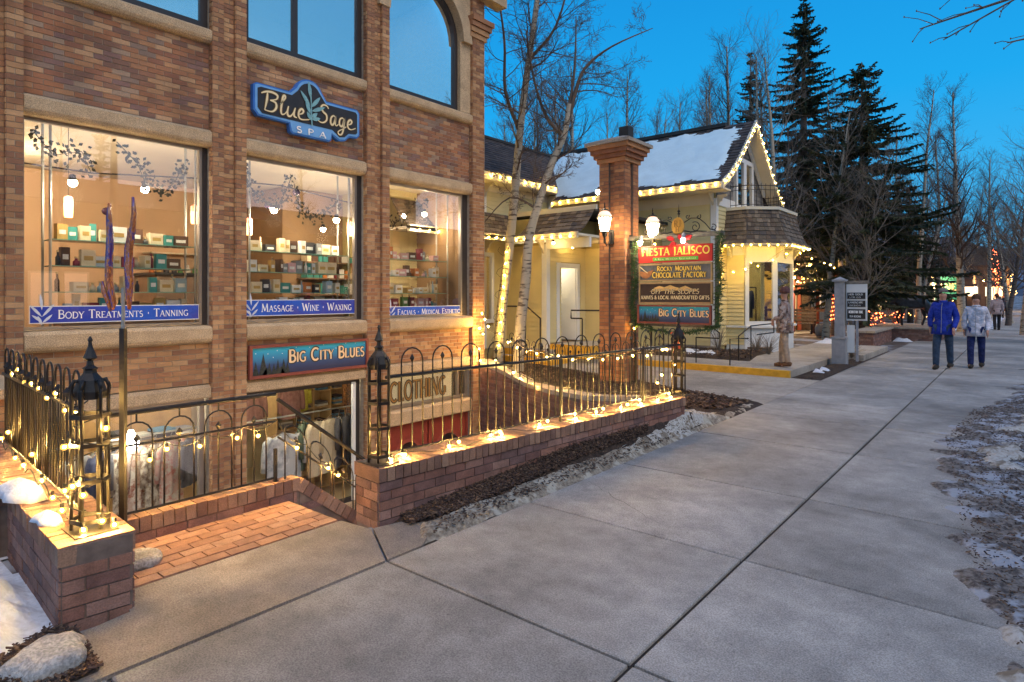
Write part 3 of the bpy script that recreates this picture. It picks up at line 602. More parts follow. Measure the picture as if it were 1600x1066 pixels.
# kerb of soldier bricks round the stairwell
sk = thing('stairwell_kerb', 'low brick kerb on edge carrying the fence beside the brick landing', 'kerb', (-4.6,2.0,0))
MB().box(-4.665,-4.555,1.28,2.78,-2.4,.10).build('wall_core', mt['mortar_d'], sk)
bl = []
for i in range(20):
    y = 1.30+i*.0745; bl.append(((-4.605, y+.035, .118+random.uniform(-.002,.002)), 0, (.125,.066,.10)))
brickset(sk, bl, mt['brick_cap'], 60, 'kerb_brick', 'kerb_bricks')
brickset(sk, course((-4.555,1.29),(-4.555,2.76), -.03, .065, (1,0), h=.09, proud=.010, dep=.03), mt['brick_red'], 60)
ks = thing('stairwell_kerb', 'sloping brick kerb following the basement stairs downwards', 'kerb', (-4.6,3.4,0))
mb = MB(); mb.add([(-4.665,2.785,-2.4),(-4.555,2.785,-2.4),(-4.555,2.785,.09),(-4.665,2.785,.09),(-4.665,5.6,-2.4),(-4.555,5.6,-2.4),(-4.555,5.6,-2.1),(-4.665,5.6,-2.1)], [(0,1,2,3),(7,6,5,4),(3,2,6,7),(1,5,6,2),(4,0,3,7),(4,5,1,0)]); mb.build('wall_core', mt['mortar_d'], ks)
sl = atan2(-2.19, 2.815)
for i in range(36):
    s_ = i*.0765+.035; y = 2.785+s_*cos(sl); z = .115+s_*sin(sl)
    if '_kbm' not in globals(): _kbm = MB().box(-.0625,.0625,-.034,.034,-.05,.05).mesh('kerb_brick', mt['brick_cap'])
    o = place('kerb_brick', _kbm, ks, Vector((-4.605,y,z))-Vector((-4.6,3.4,0))); o.rotation_euler = (sl,0,0)
bl = course((-4.555,2.80),(-4.555,5.5), -2.3, .02, (1,0), proud=.009, dep=.03, skip=lambda p, z: z > .02-(p.y-2.785)*.778 or z < -.4-(p.y-2.785)*.7)
brickset(ks, bl, mt['brick_red'], 120)
# retaining wall at the far end of the court
RP = [(-8.86,9.62),(-8.1,9.47),(-7.3,9.22),(-6.4,8.80),(-5.3,8.28),(-4.4,7.84),(-3.52,7.38)]
def rtop(p):
    s_ = (p[0]+8.86)/5.34
    return .27-.30*min(1, max(0, s_/.24))**1.4 if s_ < .24 else -.03+.36*max(0, (s_-.55)/.45)**1.2
rt = thing('retaining_wall', 'curved brick retaining wall at the far end of the sunken court', 'wall', (-6,8.6,0))
bl = []; mb = MB()
for a, b in zip(RP[:-1], RP[1:]):
    u = (Vector(b)-Vector(a)).normalized(); nn = (u.y, -u.x)
    nn = nn if nn[1] < 0 else (-nn[0], -nn[1])
    bl += course(a, b, -2.4, .40, nn, proud=.009, dep=.04, skip=lambda p, z: z > rtop((p.x,p.y))-.04)
    ta, tb = rtop(a)-.045, rtop(b)-.045; w = Vector((-nn[0],-nn[1],0))*.25
    v = [(a[0],a[1],-2.4),(b[0],b[1],-2.4),(b[0],b[1],tb),(a[0],a[1],ta)]; v += [(q[0]+w.x,q[1]+w.y,q[2]) for q in v]
    mb.add(v, [(0,1,2,3),(7,6,5,4),(3,2,6,7),(1,5,6,2),(4,0,3,7)])
mb.build('wall_core', mt['mortar_d'], rt); brickset(rt, bl, mt['brick_red'], 300)
mb = MB()
for a, b in zip(RP[:-1], RP[1:]):
    u = (Vector(b)-Vector(a)).normalized(); w = Vector((-u.y,u.x))
    if w.y < 0: w = -w
    v = []
    for (p, t) in ((a, rtop(a)), (b, rtop(b))):
        for (k, zz) in ((-.02,-.045),(.28,-.045),(.28,.03),(-.02,.03)): v.append((p[0]+w.x*k, p[1]+w.y*k, t+zz))
    mb.add(v, [(3,2,6,7),(0,3,7,4),(1,5,6,2),(0,1,2,3),(7,6,5,4)])
mb.build('coping', mt['stone2'], rt)
# snow lumps on the left wall
for (x, y, s_, lb) in ((-4.83,1.02,.17,'larger lump of snow on the left brick wall beside the fence'),(-4.16,1.0,.09,'small pointed lump of snow on the left wall near the lantern post')):
    pr = [(.02,-.01),(s_,0),(s_*.85,s_*.25),(s_*.5,s_*.45),(.02,s_*.62)]
    o = MB().lathe(pr, 12, (0,0,0), wob=lambda a, z: 1+.25*sin(2*a+1)+.12*sin(5*a)).build('snow_lump', mt['snow'], None, True, loc=(0,0,0)); o.location = (x, y, .403); o.scale = (1.25,.8,1); tag(o, lb, 'snow')
# boulder at lower left, small rocks at the far end of the wall
def rock(x, y, z, s_, lab, sq=.62, seed=0, sx=1.25):
    mb = MB(); n, m = 18, 10
    for j in range(m+1):
        for i in range(n):
            a, b = 2*pi*i/n, -pi/2+pi*j/m; v = Vector((cos(a)*cos(b)*sx, sin(a)*cos(b), sin(b)*sq)); k = 1+.28*noise.fractal(v*1.3+Vector((seed,0,0)), .7, 2, 4); v = v*k
            mb.v.append((x+v.x*s_, y+v.y*s_, z+v.z*s_))
    for j in range(m):
        for i in range(n):
            a, b = j*n+i, j*n+(i+1) % n; mb.f.append((a,b,b+n,a+n)); mb.mi.append(0)
    return tag(mb.build('boulder', mt['rock'], None, True, loc=(x,y,0)), lab, 'boulder')
rock(-3.36,.80,.02,.155,'rounded grey boulder at lower left beside the bark mulch',.55,1,1.15)
rock(-3.42,7.80,.03,.16,'pale boulder just beyond the far end of the long brick wall',.7,5)
tag(MB().lathe([(.125,-.01),(.13,.03),(.12,.05),(.10,.058),(.01,.06)], 22, (-4.20,1.47,0)).build('stone_disc', mt['rock'], None, True), 'flat round stone disc at the corner of the brick landing', 'stone')

# ------------------------------------------------------------------ iron fences
def hoop_mesh(w, h0, top, name, r=.0065, n=5):
    R0 = w/2; pts = [(0,-R0,h0),(0,-R0,top-R0)] + [(0,-R0*cos(a), top-R0+R0*sin(a)) for a in [pi*k/8 for k in range(1,8)]] + [(0,R0,top-R0),(0,R0,h0)]
    return MB().tube(pts, r, n).mesh(name, mt['iron'], True)
def spear_mesh(h0, top, name, stub=None):
    mb = MB(); mb.tube([(0,0,h0),(0,0,top-.09)], .006, 5); mb.lathe([(.006,-.10),(.011,-.095),(.006,-.08),(.006,-.06),(.024,-.03),(.014,-.015),(.003,0)], 4, (0,0,top))
    if stub: mb.tube([(0,0,stub[0]),(0,0,stub[1])], .006, 5)
    return mb.mesh(name, mt['iron'])
def fence(label, pts, per, hw, zb, zr, ztop, zsp, zm=None, under=False, post=()):
    """pts: plan polyline with base height (x, y, z)"""
    P = [Vector(p) for p in pts]; t = thing('iron_fence', label, 'fence', P[0]); b = P[0]
    def rail(nm, h, r): MB().tube([p+Vector((0,0,h)) for p in P], r, 6).build(nm, mt['iron'], t)
    rail('top_rail', zr, .013 if not under else .017); rail('bottom_rail', zb, .009)
    if zm: rail('middle_rail', zm, .009)
    hm = hoop_mesh(hw, zb, ztop, 'hoop'); sm = spear_mesh(zb, zsp, 'spear_picket', (ztop, zr) if under else None)
    seg = [(P[i+1]-P[i]).length for i in range(len(P)-1)]; L = sum(seg); n = int(L/per); s0 = (L-n*per)/2+per/2
    for k in range(n):
        s_ = s0+k*per; i = 0
        while s_ > seg[i] and i < len(seg)-1: s_ -= seg[i]; i += 1
        d = (P[i+1]-P[i]); q = P[i]+d*(s_/seg[i]); a = atan2(d.y, d.x)-pi/2
        for me in (hm, sm):
            o = place(me.name.split('.')[0], me, t, q-b); o.rotation_euler = (0,0,a)
            if abs(d.z) > .2*hypot(d.x,d.y):            # raking panel: shear the pickets with the slope
                m3 = Matrix.Identity(4); 
                m3[2][1] = d.z/hypot(d.x,d.y)
                key = me.name+'_r'
                if key not in _cache:
                    c = me.copy(); c.name = me.name; c.transform(m3); _cache[key] = c
                o.data = _cache[key]
    for q in post:
        MB().tube([Vector(q), Vector(q)+Vector((0,0,zr+.03))], .016, 4).build('post', mt['iron'], t)
    return t
c0, c1 = wa-nd*T/2, wb_-nd*T/2
f0, f1 = c0+ud*.16, c1+ud*.22
fence('long hooped iron fence standing on the brick wall beside the sidewalk', [(f0.x,f0.y,.402),(f1.x,f1.y,.402)], .305, .205, .055, .63, .84, .79, post=[((f0+ud*2.05).x,(f0+ud*2.05).y,.40),((f0+ud*3.55).x,(f0+ud*3.55).y,.40)])
fence('hooped iron fence running back along the left brick wall', [(-4.0,1.13,.402),(-6.55,1.27,.402)], .22, .15, .055, .60, .82, .70)
fence('iron fence with straight top rail along the brick landing', [(-4.6,1.42,.168),(-4.6,2.60,.168)], .275, .20, .03, .70, .63, .55, .48, True, post=[(-4.6,1.42,.16),(-4.6,2.60,-.3)])
fence('sloping iron stair fence descending to the basement shop', [(-4.6,2.62,.12),(-4.6,4.55,-1.38)], .29, .20, .05, .70, .58, .50, .40, True)
bf = [(RP[i][0]+.03, RP[i][1]+.12, rtop(RP[i])+.03) for i in range(1, len(RP))]
bf[-1] = (-3.60,7.55,.36)
fence('far iron fence on top of the curved retaining wall', bf, .27, .18, .05, .60, .78, .70)
def lantern_post(x, y, z, label, h=1.0):
    t = thing('lantern_post', label, 'fence post', (x,y,z), group='openwork iron fence posts')
    bar = MB().tube([(.082,0,.015),(.082,0,.70*h),(.085,0,.76*h),(.07,0,.80*h),(.045,0,.79*h)], .0095, 5).mesh('bar', mt['iron'], True)
    for k in range(6):
        o = place('bar', bar, t); o.rotation_euler = (0,0,k*pi/3+.3)
    for zz in (.06,.27,.46,.61):
        mb = MB(); pts = [(.09*cos(k*pi/3+.3), .09*sin(k*pi/3+.3), zz*h) for k in range(6)]
        for k in range(6): mb.obox((Vector(pts[k])+Vector(pts[(k+1) % 6]))/2, (Vector(pts[(k+1) % 6])-Vector(pts[k]))/2, Vector((pts[k][0]+pts[(k+1)%6][0], pts[k][1]+pts[(k+1)%6][1], 0)).normalized()*.003, (0,0,.011))
        mb.build('band', mt['iron'], t, world=False)
    for k in range(6):                                     # round lobes of the crown
        a = k*pi/3+.3; mb = MB(); mb.tube([(cos(a)*(.055+.035*cos(q)), sin(a)*(.055+.035*cos(q)), (.755+.04*sin(q))*h) for q in [2*pi*i/10 for i in range(11)]], .008, 5); o = mb.build('scroll', mt['iron'], t, True, world=False)
    MB().lathe([(.075,.70),(.078,.74),(.06,.80),(.032,.835),(.03,.85),(.038,.86),(.018,.875),(.014,.90),(.034,.915),(.028,.93),(.012,.975),(.008,1.0),(.013,1.01),(.004,1.03)], 6, (0,0,0)).build('finial_cap', mt['iron'], t, world=False)
    MB().prism([(.12,-.10),(.12,.10),(-.12,.10),(-.12,-.10)], 0, .008).build('base_plate', mt['iron'], t, world=False)
lantern_post(-3.84,1.11,.402,'nearest openwork iron post, at the end of the left brick wall')
lantern_post(c0.x+ud.x*.1,c0.y+ud.y*.1,.402,'openwork iron post at the near end of the long brick wall',.98)
lantern_post(c1.x+ud.x*.12,c1.y+ud.y*.12,.402,'openwork iron post at the far end of the long brick wall',.92)

# ------------------------------------------------------------------ strings of globe bulbs
_bm = {}
def sphere(r, name, m, sub=2):
    import bmesh
    bm = bmesh.new(); bmesh.ops.create_icosphere(bm, subdivisions=sub, radius=r); me = bpy.data.meshes.new(name); bm.to_mesh(me); bm.free(); me.materials.append(m)
    for p in me.polygons: p.use_smooth = True
    return me
def string(label, cord, bulbs, bm='bulb', r=.019, name='string_lights', cat='string lights', cr=.004, sock=True, group=None, sub=2):
    t = thing(name, label, cat, cord[0] if cord else bulbs[0], group=group); b = Vector(cord[0] if cord else bulbs[0]); mb = MB()
    if cord: mb.tube(cord, cr, 4)
    if sock:
        for q in bulbs: mb.tube([Vector(q)+Vector((0,0,r*.8)), Vector(q)+Vector((0,0,r*2.1))], r*.5, 5)
    if mb.v: mb.build('cord', mt['cord'], t)
    k = (bm, r, sub)
    if k not in _bm:
        if bm in ('bulb', 'bulb_eave'):                    # tinted glass globe round a small bright filament
            a_ = sphere(r, 'a', mt[bm], 2); c_ = sphere(r*.36, 'c', mt[bm], 1); q_ = MB()
            q_.add([v.co for v in a_.vertices], [tuple(p.vertices) for p in a_.polygons], 0); q_.add([v.co for v in c_.vertices], [tuple(p.vertices) for p in c_.polygons], 1)
            _bm[k] = q_.mesh('bulb', [mt['bulb_glass' if bm == 'bulb' else 'eave_glass'], mt[bm]], True)
        else: _bm[k] = sphere(r, 'bulb', mt[bm], sub)
    for q in bulbs: place('bulb', _bm[k], t, Vector(q)-b)
    return t
# on the long wall
cord = []; bulbs = []; L = 4.3
for i in range(90):
    s_ = i/89*L+.1; off = .085+.03*sin(s_*9)+.015*sin(s_*23); q = c0+ud*s_+nd*off*.8; cord.append((q.x, q.y, .412+.05*max(0, sin(s_*5.7))**2))
for s_, k in ((.16,3),(.62,0),(.72,2),(1.22,2),(1.32,1),(1.86,2),(2.32,2),(2.75,2),(3.15,2),(3.5,2),(3.85,1),(4.15,2)):
    for j in range(k):
        q = c0+ud*(s_+j*.075)+nd*(.07+.035*((j*7+int(s_*10)) % 3-1)); bulbs.append((q.x, q.y, .428+.028*(j % 2)))
string('globe bulbs lying along the coping of the long brick wall', cord, bulbs)
# on the left fence, draped high, and along its bottom
def drape(a, b, n, sag, z0):
    out = []
    for i in range(n+1):
        t_ = i/n; out.append((a[0]+(b[0]-a[0])*t_, a[1]+(b[1]-a[1])*t_, a[2]+(b[2]-a[2])*t_-sag*abs(sin(t_*pi*z0))))
    return out
cd = drape((-4.05,1.16,1.06),(-6.5,1.30,1.16), 40, .07, 4); string('globe bulbs draped along the upper part of the left fence', cd, [(c[0],c[1]-.03,c[2]-.045) for c in cd[2::4]])
cd = drape((-4.0,1.05,.44),(-6.4,1.2,.47), 40, -.06, 6); string('globe bulbs hanging low on the left fence over the brick coping', cd, [(c[0],c[1],c[2]+.01+.1*(k % 3 == 0)) for k, c in enumerate(cd[1::5])])
# round the near lantern post
cd = [(-3.84+.10*cos(t_*.7), 1.11+.10*sin(t_*.7), 1.05-t_*.020) for t_ in range(31)]
string('globe bulbs wound round the nearest iron post', cd, [(-3.73,1.15,.95),(-3.86,1.0,.86),(-3.80,1.02,.66),(-3.90,1.0,.52),(-3.74,1.05,.62),(-3.72,1.13,.47),(-3.77,1.06,.43),(-3.70,1.18,.44)])
# along the landing fence
cd = drape((-4.58,1.5,.62),(-4.58,2.6,.66), 20, .05, 4); cd += drape((-4.58,2.62,.62),(-4.58,3.6,-.2), 20, .05, 4)
string('globe bulbs strung along the middle rail of the landing fence', cd, [(c[0]+.02,c[1],c[2]-.04) for c in (cd[3],cd[5],cd[9],cd[14],cd[17],cd[24],cd[30],cd[32],cd[38])])
# far fence: row under the rail and a few low ones
cd = []; 
for i in range(len(bf)-1):
    for k in range(10): t_ = k/10; cd.append(tuple(bf[i][j]*(1-t_)+bf[i+1][j]*t_+(.62-.05*abs(sin(pi*(i*10+k)/7)) if j == 2 else 0) for j in range(3)))
string('globe bulbs along the rail of the far fence over the court', cd, [(c[0],c[1]-.03,c[2]-.03) for c in cd[1::4]])
string('globe bulbs lying low on the coping of the retaining wall', [], [(bf[0][0]-.3,bf[0][1],.32),(bf[0][0]+.25,bf[0][1]-.1,.12),(bf[1][0]-.2,bf[1][1]-.06,.06),(bf[2][0]-.5,bf[2][1]+.02,.05),(bf[2][0]+.2,bf[2][1]-.16,.06),(bf[3][0]+.1,bf[3][1]-.14,.08),(bf[4][0],bf[4][1]-.1,.2),(-3.72,7.5,.5),(-3.62,7.42,.62),(-3.5,7.56,.75),(-3.58,7.48,.95)], sock=True)
string('cluster of globe bulbs on the fence at the building corner', [(-8.75,9.55,1.35),(-8.5,9.5,.95),(-8.3,9.45,.9)], [(-8.62,9.45,1.28),(-8.5,9.4,1.16),(-8.42,9.42,1.02),(-8.66,9.42,.98),(-8.55,9.4,.86),(-8.7,9.45,.55),(-8.72,9.5,.3)])
# ------------------------------------------------------------------ glass-feather sculpture on a pole
gm, n, l, b = nodes('streaked_art_glass'); b.inputs['Roughness'].default_value = .12; b.inputs['Specular IOR Level'].default_value = .8
g = n.new('ShaderNodeNewGeometry'); mp = n.new('ShaderNodeMapping'); mp.inputs['Scale'].default_value = (18,18,4.5); l.new(g.outputs['Position'], mp.inputs[0])
z_ = n.new('ShaderNodeTexNoise'); z_.inputs['Scale'].default_value = 1; z_.inputs['Detail'].default_value = 6; z_.inputs['Roughness'].default_value = .7; l.new(mp.outputs[0], z_.inputs[0])
r = n.new('ShaderNodeValToRGB'); l.new(z_.outputs[0], r.inputs[0]); el = r.color_ramp.elements; el[0].position = .36; el[0].color = (.05,.03,.22,1); el[1].position = .62; el[1].color = (.60,.20,.03,1)
for p_, c_ in ((.43,(.10,.03,.10,1)),(.47,(.06,.07,.26,1)),(.50,(.40,.14,.03,1)),(.56,(.18,.05,.03,1))): k = el.new(p_); k.color = c_
l.new(r.outputs[0], b.inputs['Base Color']); bp = n.new('ShaderNodeBump'); bp.inputs['Strength'].default_value = .6; bp.inputs['Distance'].default_value = .01; l.new(z_.outputs[0], bp.inputs['Height']); l.new(bp.outputs[0], b.inputs['Normal'])
t = thing('pole_sculpture', 'tall thin pole topped by twisted purple and copper glass feathers', 'sculpture', (-4.44,1.465,0))
MB().obox((-4.44,1.465,.72),(.0125,.010,0),(-.010,.0125,0),(0,0,.72)).build('pole', mt['iron'], t)
MB().tube([(-4.44,1.465,1.44),(-4.44,1.465,1.70)], .011, 8).build('steel_sleeve', M('steel', (.45,.44,.42), .35, .1, 5, 0, metal=.8), t)
rv = Vector((cos(math.atan(800/967)), sin(math.atan(800/967)), 0))
def feather(pts, w):
    pts = [Vector((-4.44,1.465,0))+rv*x+Vector((0,0,z))+Vector((.008*sin(z*9),-.008*cos(z*7),0)) for x, z in pts]; m_ = len(pts)
    MB().tube(pts, [w*sin(pi*(i+.35)/(m_-.3))**.5 for i in range(m_)], 8).build('glass_feather', gm, t, True)
feather([(-.10,2.24),(-.10,2.15),(-.085,2.05),(-.078,1.95),(-.08,1.85),(-.082,1.75),(-.072,1.66),(-.06,1.6),(-.07,1.56)], .024)
feather([(.05,2.28),(.06,2.18),(.058,2.06),(.05,1.95),(.05,1.85),(.055,1.75),(.048,1.65),(.04,1.57)], .021)
feather([(.04,2.06),(.036,1.95),(.04,1.86),(.045,1.76),(.04,1.66),(.035,1.56)], .023)
feather([(-.125,1.74),(-.12,1.68),(-.10,1.62),(-.085,1.55)], .016)
# ------------------------------------------------------------------ lettering drawn with strokes
def A_(cx, cy, rx, ry, a0, a1, n=9): return [(cx+rx*cos(R(a0+(a1-a0)*i/n)), cy+ry*sin(R(a0+(a1-a0)*i/n))) for i in range(n+1)]
# glyph: width, [(weight 1 thick / .5 thin, points)], serif feet [(x, y)]
GL = {
'A': (.74, [(.5,[(.06,0),(.37,1)]),(1,[(.37,1),(.68,0)]),(.5,[(.17,.36),(.57,.36)])], [(.06,0),(.68,0)]),
'B': (.62, [(1,[(.12,0),(.12,1)]),(.6,[(.12,.97),(.32,.97)]+A_(.32,.75,.2,.22,90,-90)+[(.12,.53)]),(.8,[(.12,.53),(.34,.53)]+A_(.34,.28,.24,.25,90,-90)+[(.12,.03)])], [(.12,0),(.12,1)]),
'C': (.74, [(.85,A_(.42,.5,.36,.48,48,312,14))], []),
'D': (.76, [(1,[(.12,0),(.12,1)]),(.8,[(.12,.97),(.32,.97)]+A_(.32,.5,.38,.47,90,-90,12)+[(.12,.03)])], [(.12,0),(.12,1)]),
'E': (.58, [(1,[(.12,0),(.12,1)]),(.5,[(.12,.97),(.50,.97),(.50,.86)]),(.5,[(.12,.52),(.42,.52)]),(.5,[(.12,.03),(.53,.03),(.53,.15)])], [(.12,0),(.12,1)]),
'F': (.55, [(1,[(.12,0),(.12,1)]),(.5,[(.12,.97),(.50,.97),(.50,.86)]),(.5,[(.12,.52),(.42,.52)])], [(.12,0),(.12,1)]),
'G': (.78, [(.85,A_(.42,.5,.36,.48,48,300,14)),(.9,[(.66,.06),(.66,.42)]),(.5,[(.52,.42),(.76,.42)])], []),
'H': (.78, [(1,[(.13,0),(.13,1)]),(1,[(.65,0),(.65,1)]),(.5,[(.13,.52),(.65,.52)])], [(.13,0),(.13,1),(.65,0),(.65,1)]),
'I': (.30, [(1,[(.15,0),(.15,1)])], [(.15,0),(.15,1)]),
'J': (.40, [(1,[(.22,1),(.22,.12)]+A_(.08,.1,.14,.16,0,-80,4))], [(.22,1)]),
'K': (.70, [(1,[(.13,0),(.13,1)]),(.5,[(.13,.42),(.58,1)]),(1,[(.26,.58),(.64,0)])], [(.13,0),(.13,1),(.60,1),(.64,0)]),
'L': (.56, [(1,[(.12,0),(.12,1)]),(.5,[(.12,.03),(.52,.03),(.52,.17)])], [(.12,0),(.12,1)]),
'M': (.92, [(.5,[(.11,0),(.17,1)]),(1,[(.17,1),(.46,.08)]),(.5,[(.46,.08),(.75,1)]),(1,[(.75,1),(.81,0)])], [(.11,0),(.81,0)]),
'N': (.80, [(.5,[(.13,0),(.13,1)]),(1,[(.13,1),(.67,0)]),(.5,[(.67,0),(.67,1)])], [(.13,0),(.67,1)]),
'O': (.84, [(.85,A_(.42,.5,.36,.48,0,360,20))], []),
'P': (.58, [(1,[(.12,0),(.12,1)]),(.7,[(.12,.97),(.30,.97)]+A_(.30,.73,.24,.24,90,-90)+[(.12,.49)])], [(.12,0),(.12,1)]),
'R': (.68, [(1,[(.12,0),(.12,1)]),(.7,[(.12,.97),(.30,.97)]+A_(.30,.74,.22,.23,90,-90)+[(.12,.51)]),(1,[(.3,.5),(.62,0)])], [(.12,0),(.12,1),(.62,0)]),
'S': (.56, [(.85,A_(.28,.74,.19,.23,40,270,9)+A_(.28,.26,.21,.25,90,-140,9))], []),
'T': (.66, [(1,[(.33,0),(.33,1)]),(.5,[(.04,.86),(.04,.97),(.62,.97),(.62,.86)])], [(.33,0)]),
'U': (.76, [(1,[(.13,1),(.13,.32)]+A_(.38,.3,.25,.28,180,360,8)+[(.63,1)])], [(.13,1),(.63,1)]),
'V': (.72, [(1,[(.06,1),(.36,0)]),(.5,[(.36,0),(.66,1)])], [(.06,1),(.66,1)]),
'W': (1.0, [(1,[(.05,1),(.28,0)]),(.5,[(.28,0),(.5,.9)]),(1,[(.5,.9),(.72,0)]),(.5,[(.72,0),(.95,1)])], [(.05,1),(.95,1)]),
'X': (.72, [(1,[(.08,1),(.64,0)]),(.5,[(.08,0),(.64,1)])], [(.08,0),(.64,0),(.08,1),(.64,1)]),
'Y': (.68, [(1,[(.05,1),(.34,.48)]),(.5,[(.63,1),(.34,.48)]),(1,[(.34,.48),(.34,0)])], [(.34,0),(.05,1),(.63,1)]),
'&': (.74, [(.8,[(.68,.0),(.2,.66)]+A_(.32,.8,.14,.17,210,-30,8)+[(.15,.35)]+A_(.3,.24,.2,.22,150,330,8)+[(.66,.5)])], []),
'.': (.28, [(1.6,[(.10,.46),(.18,.46)])], []), "'": (.2, [(1,[(.1,1),(.1,.8)])], []), '-': (.4, [(.7,[(.06,.45),(.34,.45)])], []), ' ': (.36, [], [])}
for _n, _g in {'1':(.4,[(1,[(.2,0),(.2,1)]),(.5,[(.05,.85),(.2,1)])],[]),'0':(.6,[(.9,A_(.3,.5,.23,.48,0,360,14))],[])}.items(): GL[_n] = _g
def ribbon(mb, pts, w, O, U, V, N, z, mi=0, taper=None, d=.002):
    """flat ribbon with mitred joints, in the plane (O,U,V), lifted by N*z"""
    P = [Vector((p[0], p[1])) for p in pts]; q = [P[0]]
    for p in P[1:]:
        if (p-q[-1]).length > 1e-5: q.append(p)
    P = q; m = len(P)
    if m < 2: return
    L, Rr = [], []
    for i in range(m):
        a = (P[i]-P[i-1]).normalized() if i else (P[1]-P[0]).normalized(); c = (P[i+1]-P[i]).normalized() if i < m-1 else a
        t = (a+c); t = t.normalized() if t.length > 1e-4 else a; n = Vector((-t.y, t.x)); k = 1/max(.5, n.dot(Vector((-a.y, a.x)))); ww = w*(taper(i/(m-1)) if taper else 1)/2*k
        L.append(P[i]+n*ww); Rr.append(P[i]-n*ww)
    f = lambda p, h: O+U*p.x+V*p.y+N*h
    vs = [f(p, z) for p in L]+[f(p, z) for p in Rr]+[f(p, z-d) for p in L]+[f(p, z-d) for p in Rr]; fs = []
    for i in range(m-1): fs += [(m+i, m+i+1, i+1, i), (i, i+1, 2*m+i+1, 2*m+i), (m+i+1, m+i, 3*m+i, 3*m+i+1)]
    fs += [(0, 2*m, 3*m, m), (m-1, 2*m-1, 4*m-1, 3*m-1)]
    mb.add(vs, fs, mi)
def lettering(txt, O, U, V, size, m, parent, name='lettering', weight=.15, serif=True, small=.76, width=None, track=.06, N=None, z=.004, d=.003, slant=0, outline=None, curve=None):
    """small-caps text: upper case at full size, lower case drawn as capitals at 'small' size"""
    O, U, V = Vector(O), Vector(U).normalized(), Vector(V).normalized(); N = Vector(N) if N is not None else U.cross(V)
    x = 0; items = []
    for ch in txt:
        sc = small if ch.islower() else 1; g = GL[ch.upper()] if ch.upper() in GL else GL[' ']; items.append((x, sc, g)); x += (g[0]+track)*sc
    tot = x; hs = (width/tot if width else size)
    for pas, (ww, mm, dz) in enumerate(([(2.1, outline, 0)] if outline else [])+[(1, m, 1)]):
        mb = MB(); c = 0
        for x0, sc, g in items:
            dy = curve(x0/tot) if curve else 0
            tr = lambda p: (((x0+p[0]*sc)+slant*p[1]*sc)*hs, (p[1]*sc+dy)*size)
            for w, pts in g[1]:
                c += 1; ribbon(mb, [tr(p) for p in pts], w*weight*size*sc*ww, O, U, V, N, z+(.0006 if dz and outline else 0)+.00004*(c % 6), d=d)
            if serif:
                for sx, sy in g[2]:
                    c += 1; q = tr((sx, sy)); h = .10*sc*hs; ribbon(mb, [(q[0]-h*1.1, q[1]+(.012 if sy < .5 else -.012)*size), (q[0]+h*1.1, q[1]+(.012 if sy < .5 else -.012)*size)], weight*size*sc*.42*ww, O, U, V, N, z+(.0006 if dz and outline else 0)+.00004*(c % 6), d=d)
        mb.build(name if mm is m else 'letter_outline', mm, parent)
def script(strokes, O, U, V, s, m, parent, N, w=.07, name='script_lettering', outline=None):
    def smooth(p):
        out = []
        for i in range(len(p)-1):
            a, b_, c_, d_ = p[max(i-1,0)], p[i], p[i+1], p[min(i+2,len(p)-1)]
            for k in range(5):
                t_ = k/5; out.append(tuple(.5*((2*b_[j])+(-a[j]+c_[j])*t_+(2*a[j]-5*b_[j]+4*c_[j]-d_[j])*t_*t_+(-a[j]+3*b_[j]-3*c_[j]+d_[j])*t_**3) for j in (0,1)))
        return out+[p[-1]]
    for (ww, mm, zz) in ([(1.9, outline, .004)] if outline else [])+[(1, m, .0055)]:
        mb = MB()
        for c, st_ in enumerate(strokes): ribbon(mb, [(x*s, y*s) for x, y in smooth(st_)], w*s*ww, Vector(O), Vector(U), Vector(V), Vector(N), zz+.0001*(c % 5), taper=lambda t_: .55+.6*sin(pi*min(1, t_*1.15)), d=.003)
        mb.build(name if mm is m else 'letter_outline', mm, parent)
gold = M('gold_leaf_paint', (.72,.47,.17), .5, .1, 8, 0); creamp = M('cream_lettering', (.80,.66,.38), .5, .05, 8, 0); whitep = M('white_lettering', (.85,.85,.83), .5, .03, 8, 0)
blk = M('black_sign_paint', (.025,.022,.022), .45, .2, 6, 0); blue = M('sign_blue', (.04,.16,.50), .45, .1, 4, 0); blue2 = M('light_blue_paint', (.15,.36,.68), .45, .1, 4, 0); teal = M('teal_leaf_paint', (.18,.38,.42), .5, .2, 20, 0)
YU, ZU, XN = (0,1,0), (0,0,1), (1,0,0)
# --- spa sign
t = thing('spa_sign', 'shaped black and blue spa sign with gold script and a sage sprig', 'sign', (-8.85,5.6,4.2))
out_ = [(4.63,4.42),(4.63,4.80),(4.68,4.83),(5.22,4.83),(5.32,4.93)]+arc(5.56,4.85,.25,155,25,8)+[(5.88,4.83),(6.48,4.83),(6.53,4.78),(6.53,4.40),(6.48,4.34),(6.32,4.33),(6.24,4.25),(6.12,4.23),(6.02,4.28),(5.98,4.31),(5.97,4.21),(5.93,4.18),(5.27,4.18),(5.23,4.21),(5.21,4.33),(4.70,4.34)]
def inset(poly, d):
    n = len(poly); cx = sum(p[0] for p in poly)/n; r_ = []
    for i in range(n):
        a, b_, c_ = Vector(poly[i-1]), Vector(poly[i]), Vector(poly[(i+1) % n]); n1 = (b_-a).normalized(); n2 = (c_-b_).normalized(); k = Vector((n1.y, -n1.x))+Vector((n2.y, -n2.x)); k = k.normalized() if k.length > 1e-4 else Vector((n1.y,-n1.x)); r_.append(tuple(b_+k*d))
    return r_
MB().slab(out_, (-8.90,0,0), YU, ZU, (.09,0,0)).build('backboard', blue, t)
MB().slab(inset(out_,.025), (-8.809,0,0), YU, ZU, (.008,0,0)).build('rim', blue2, t)
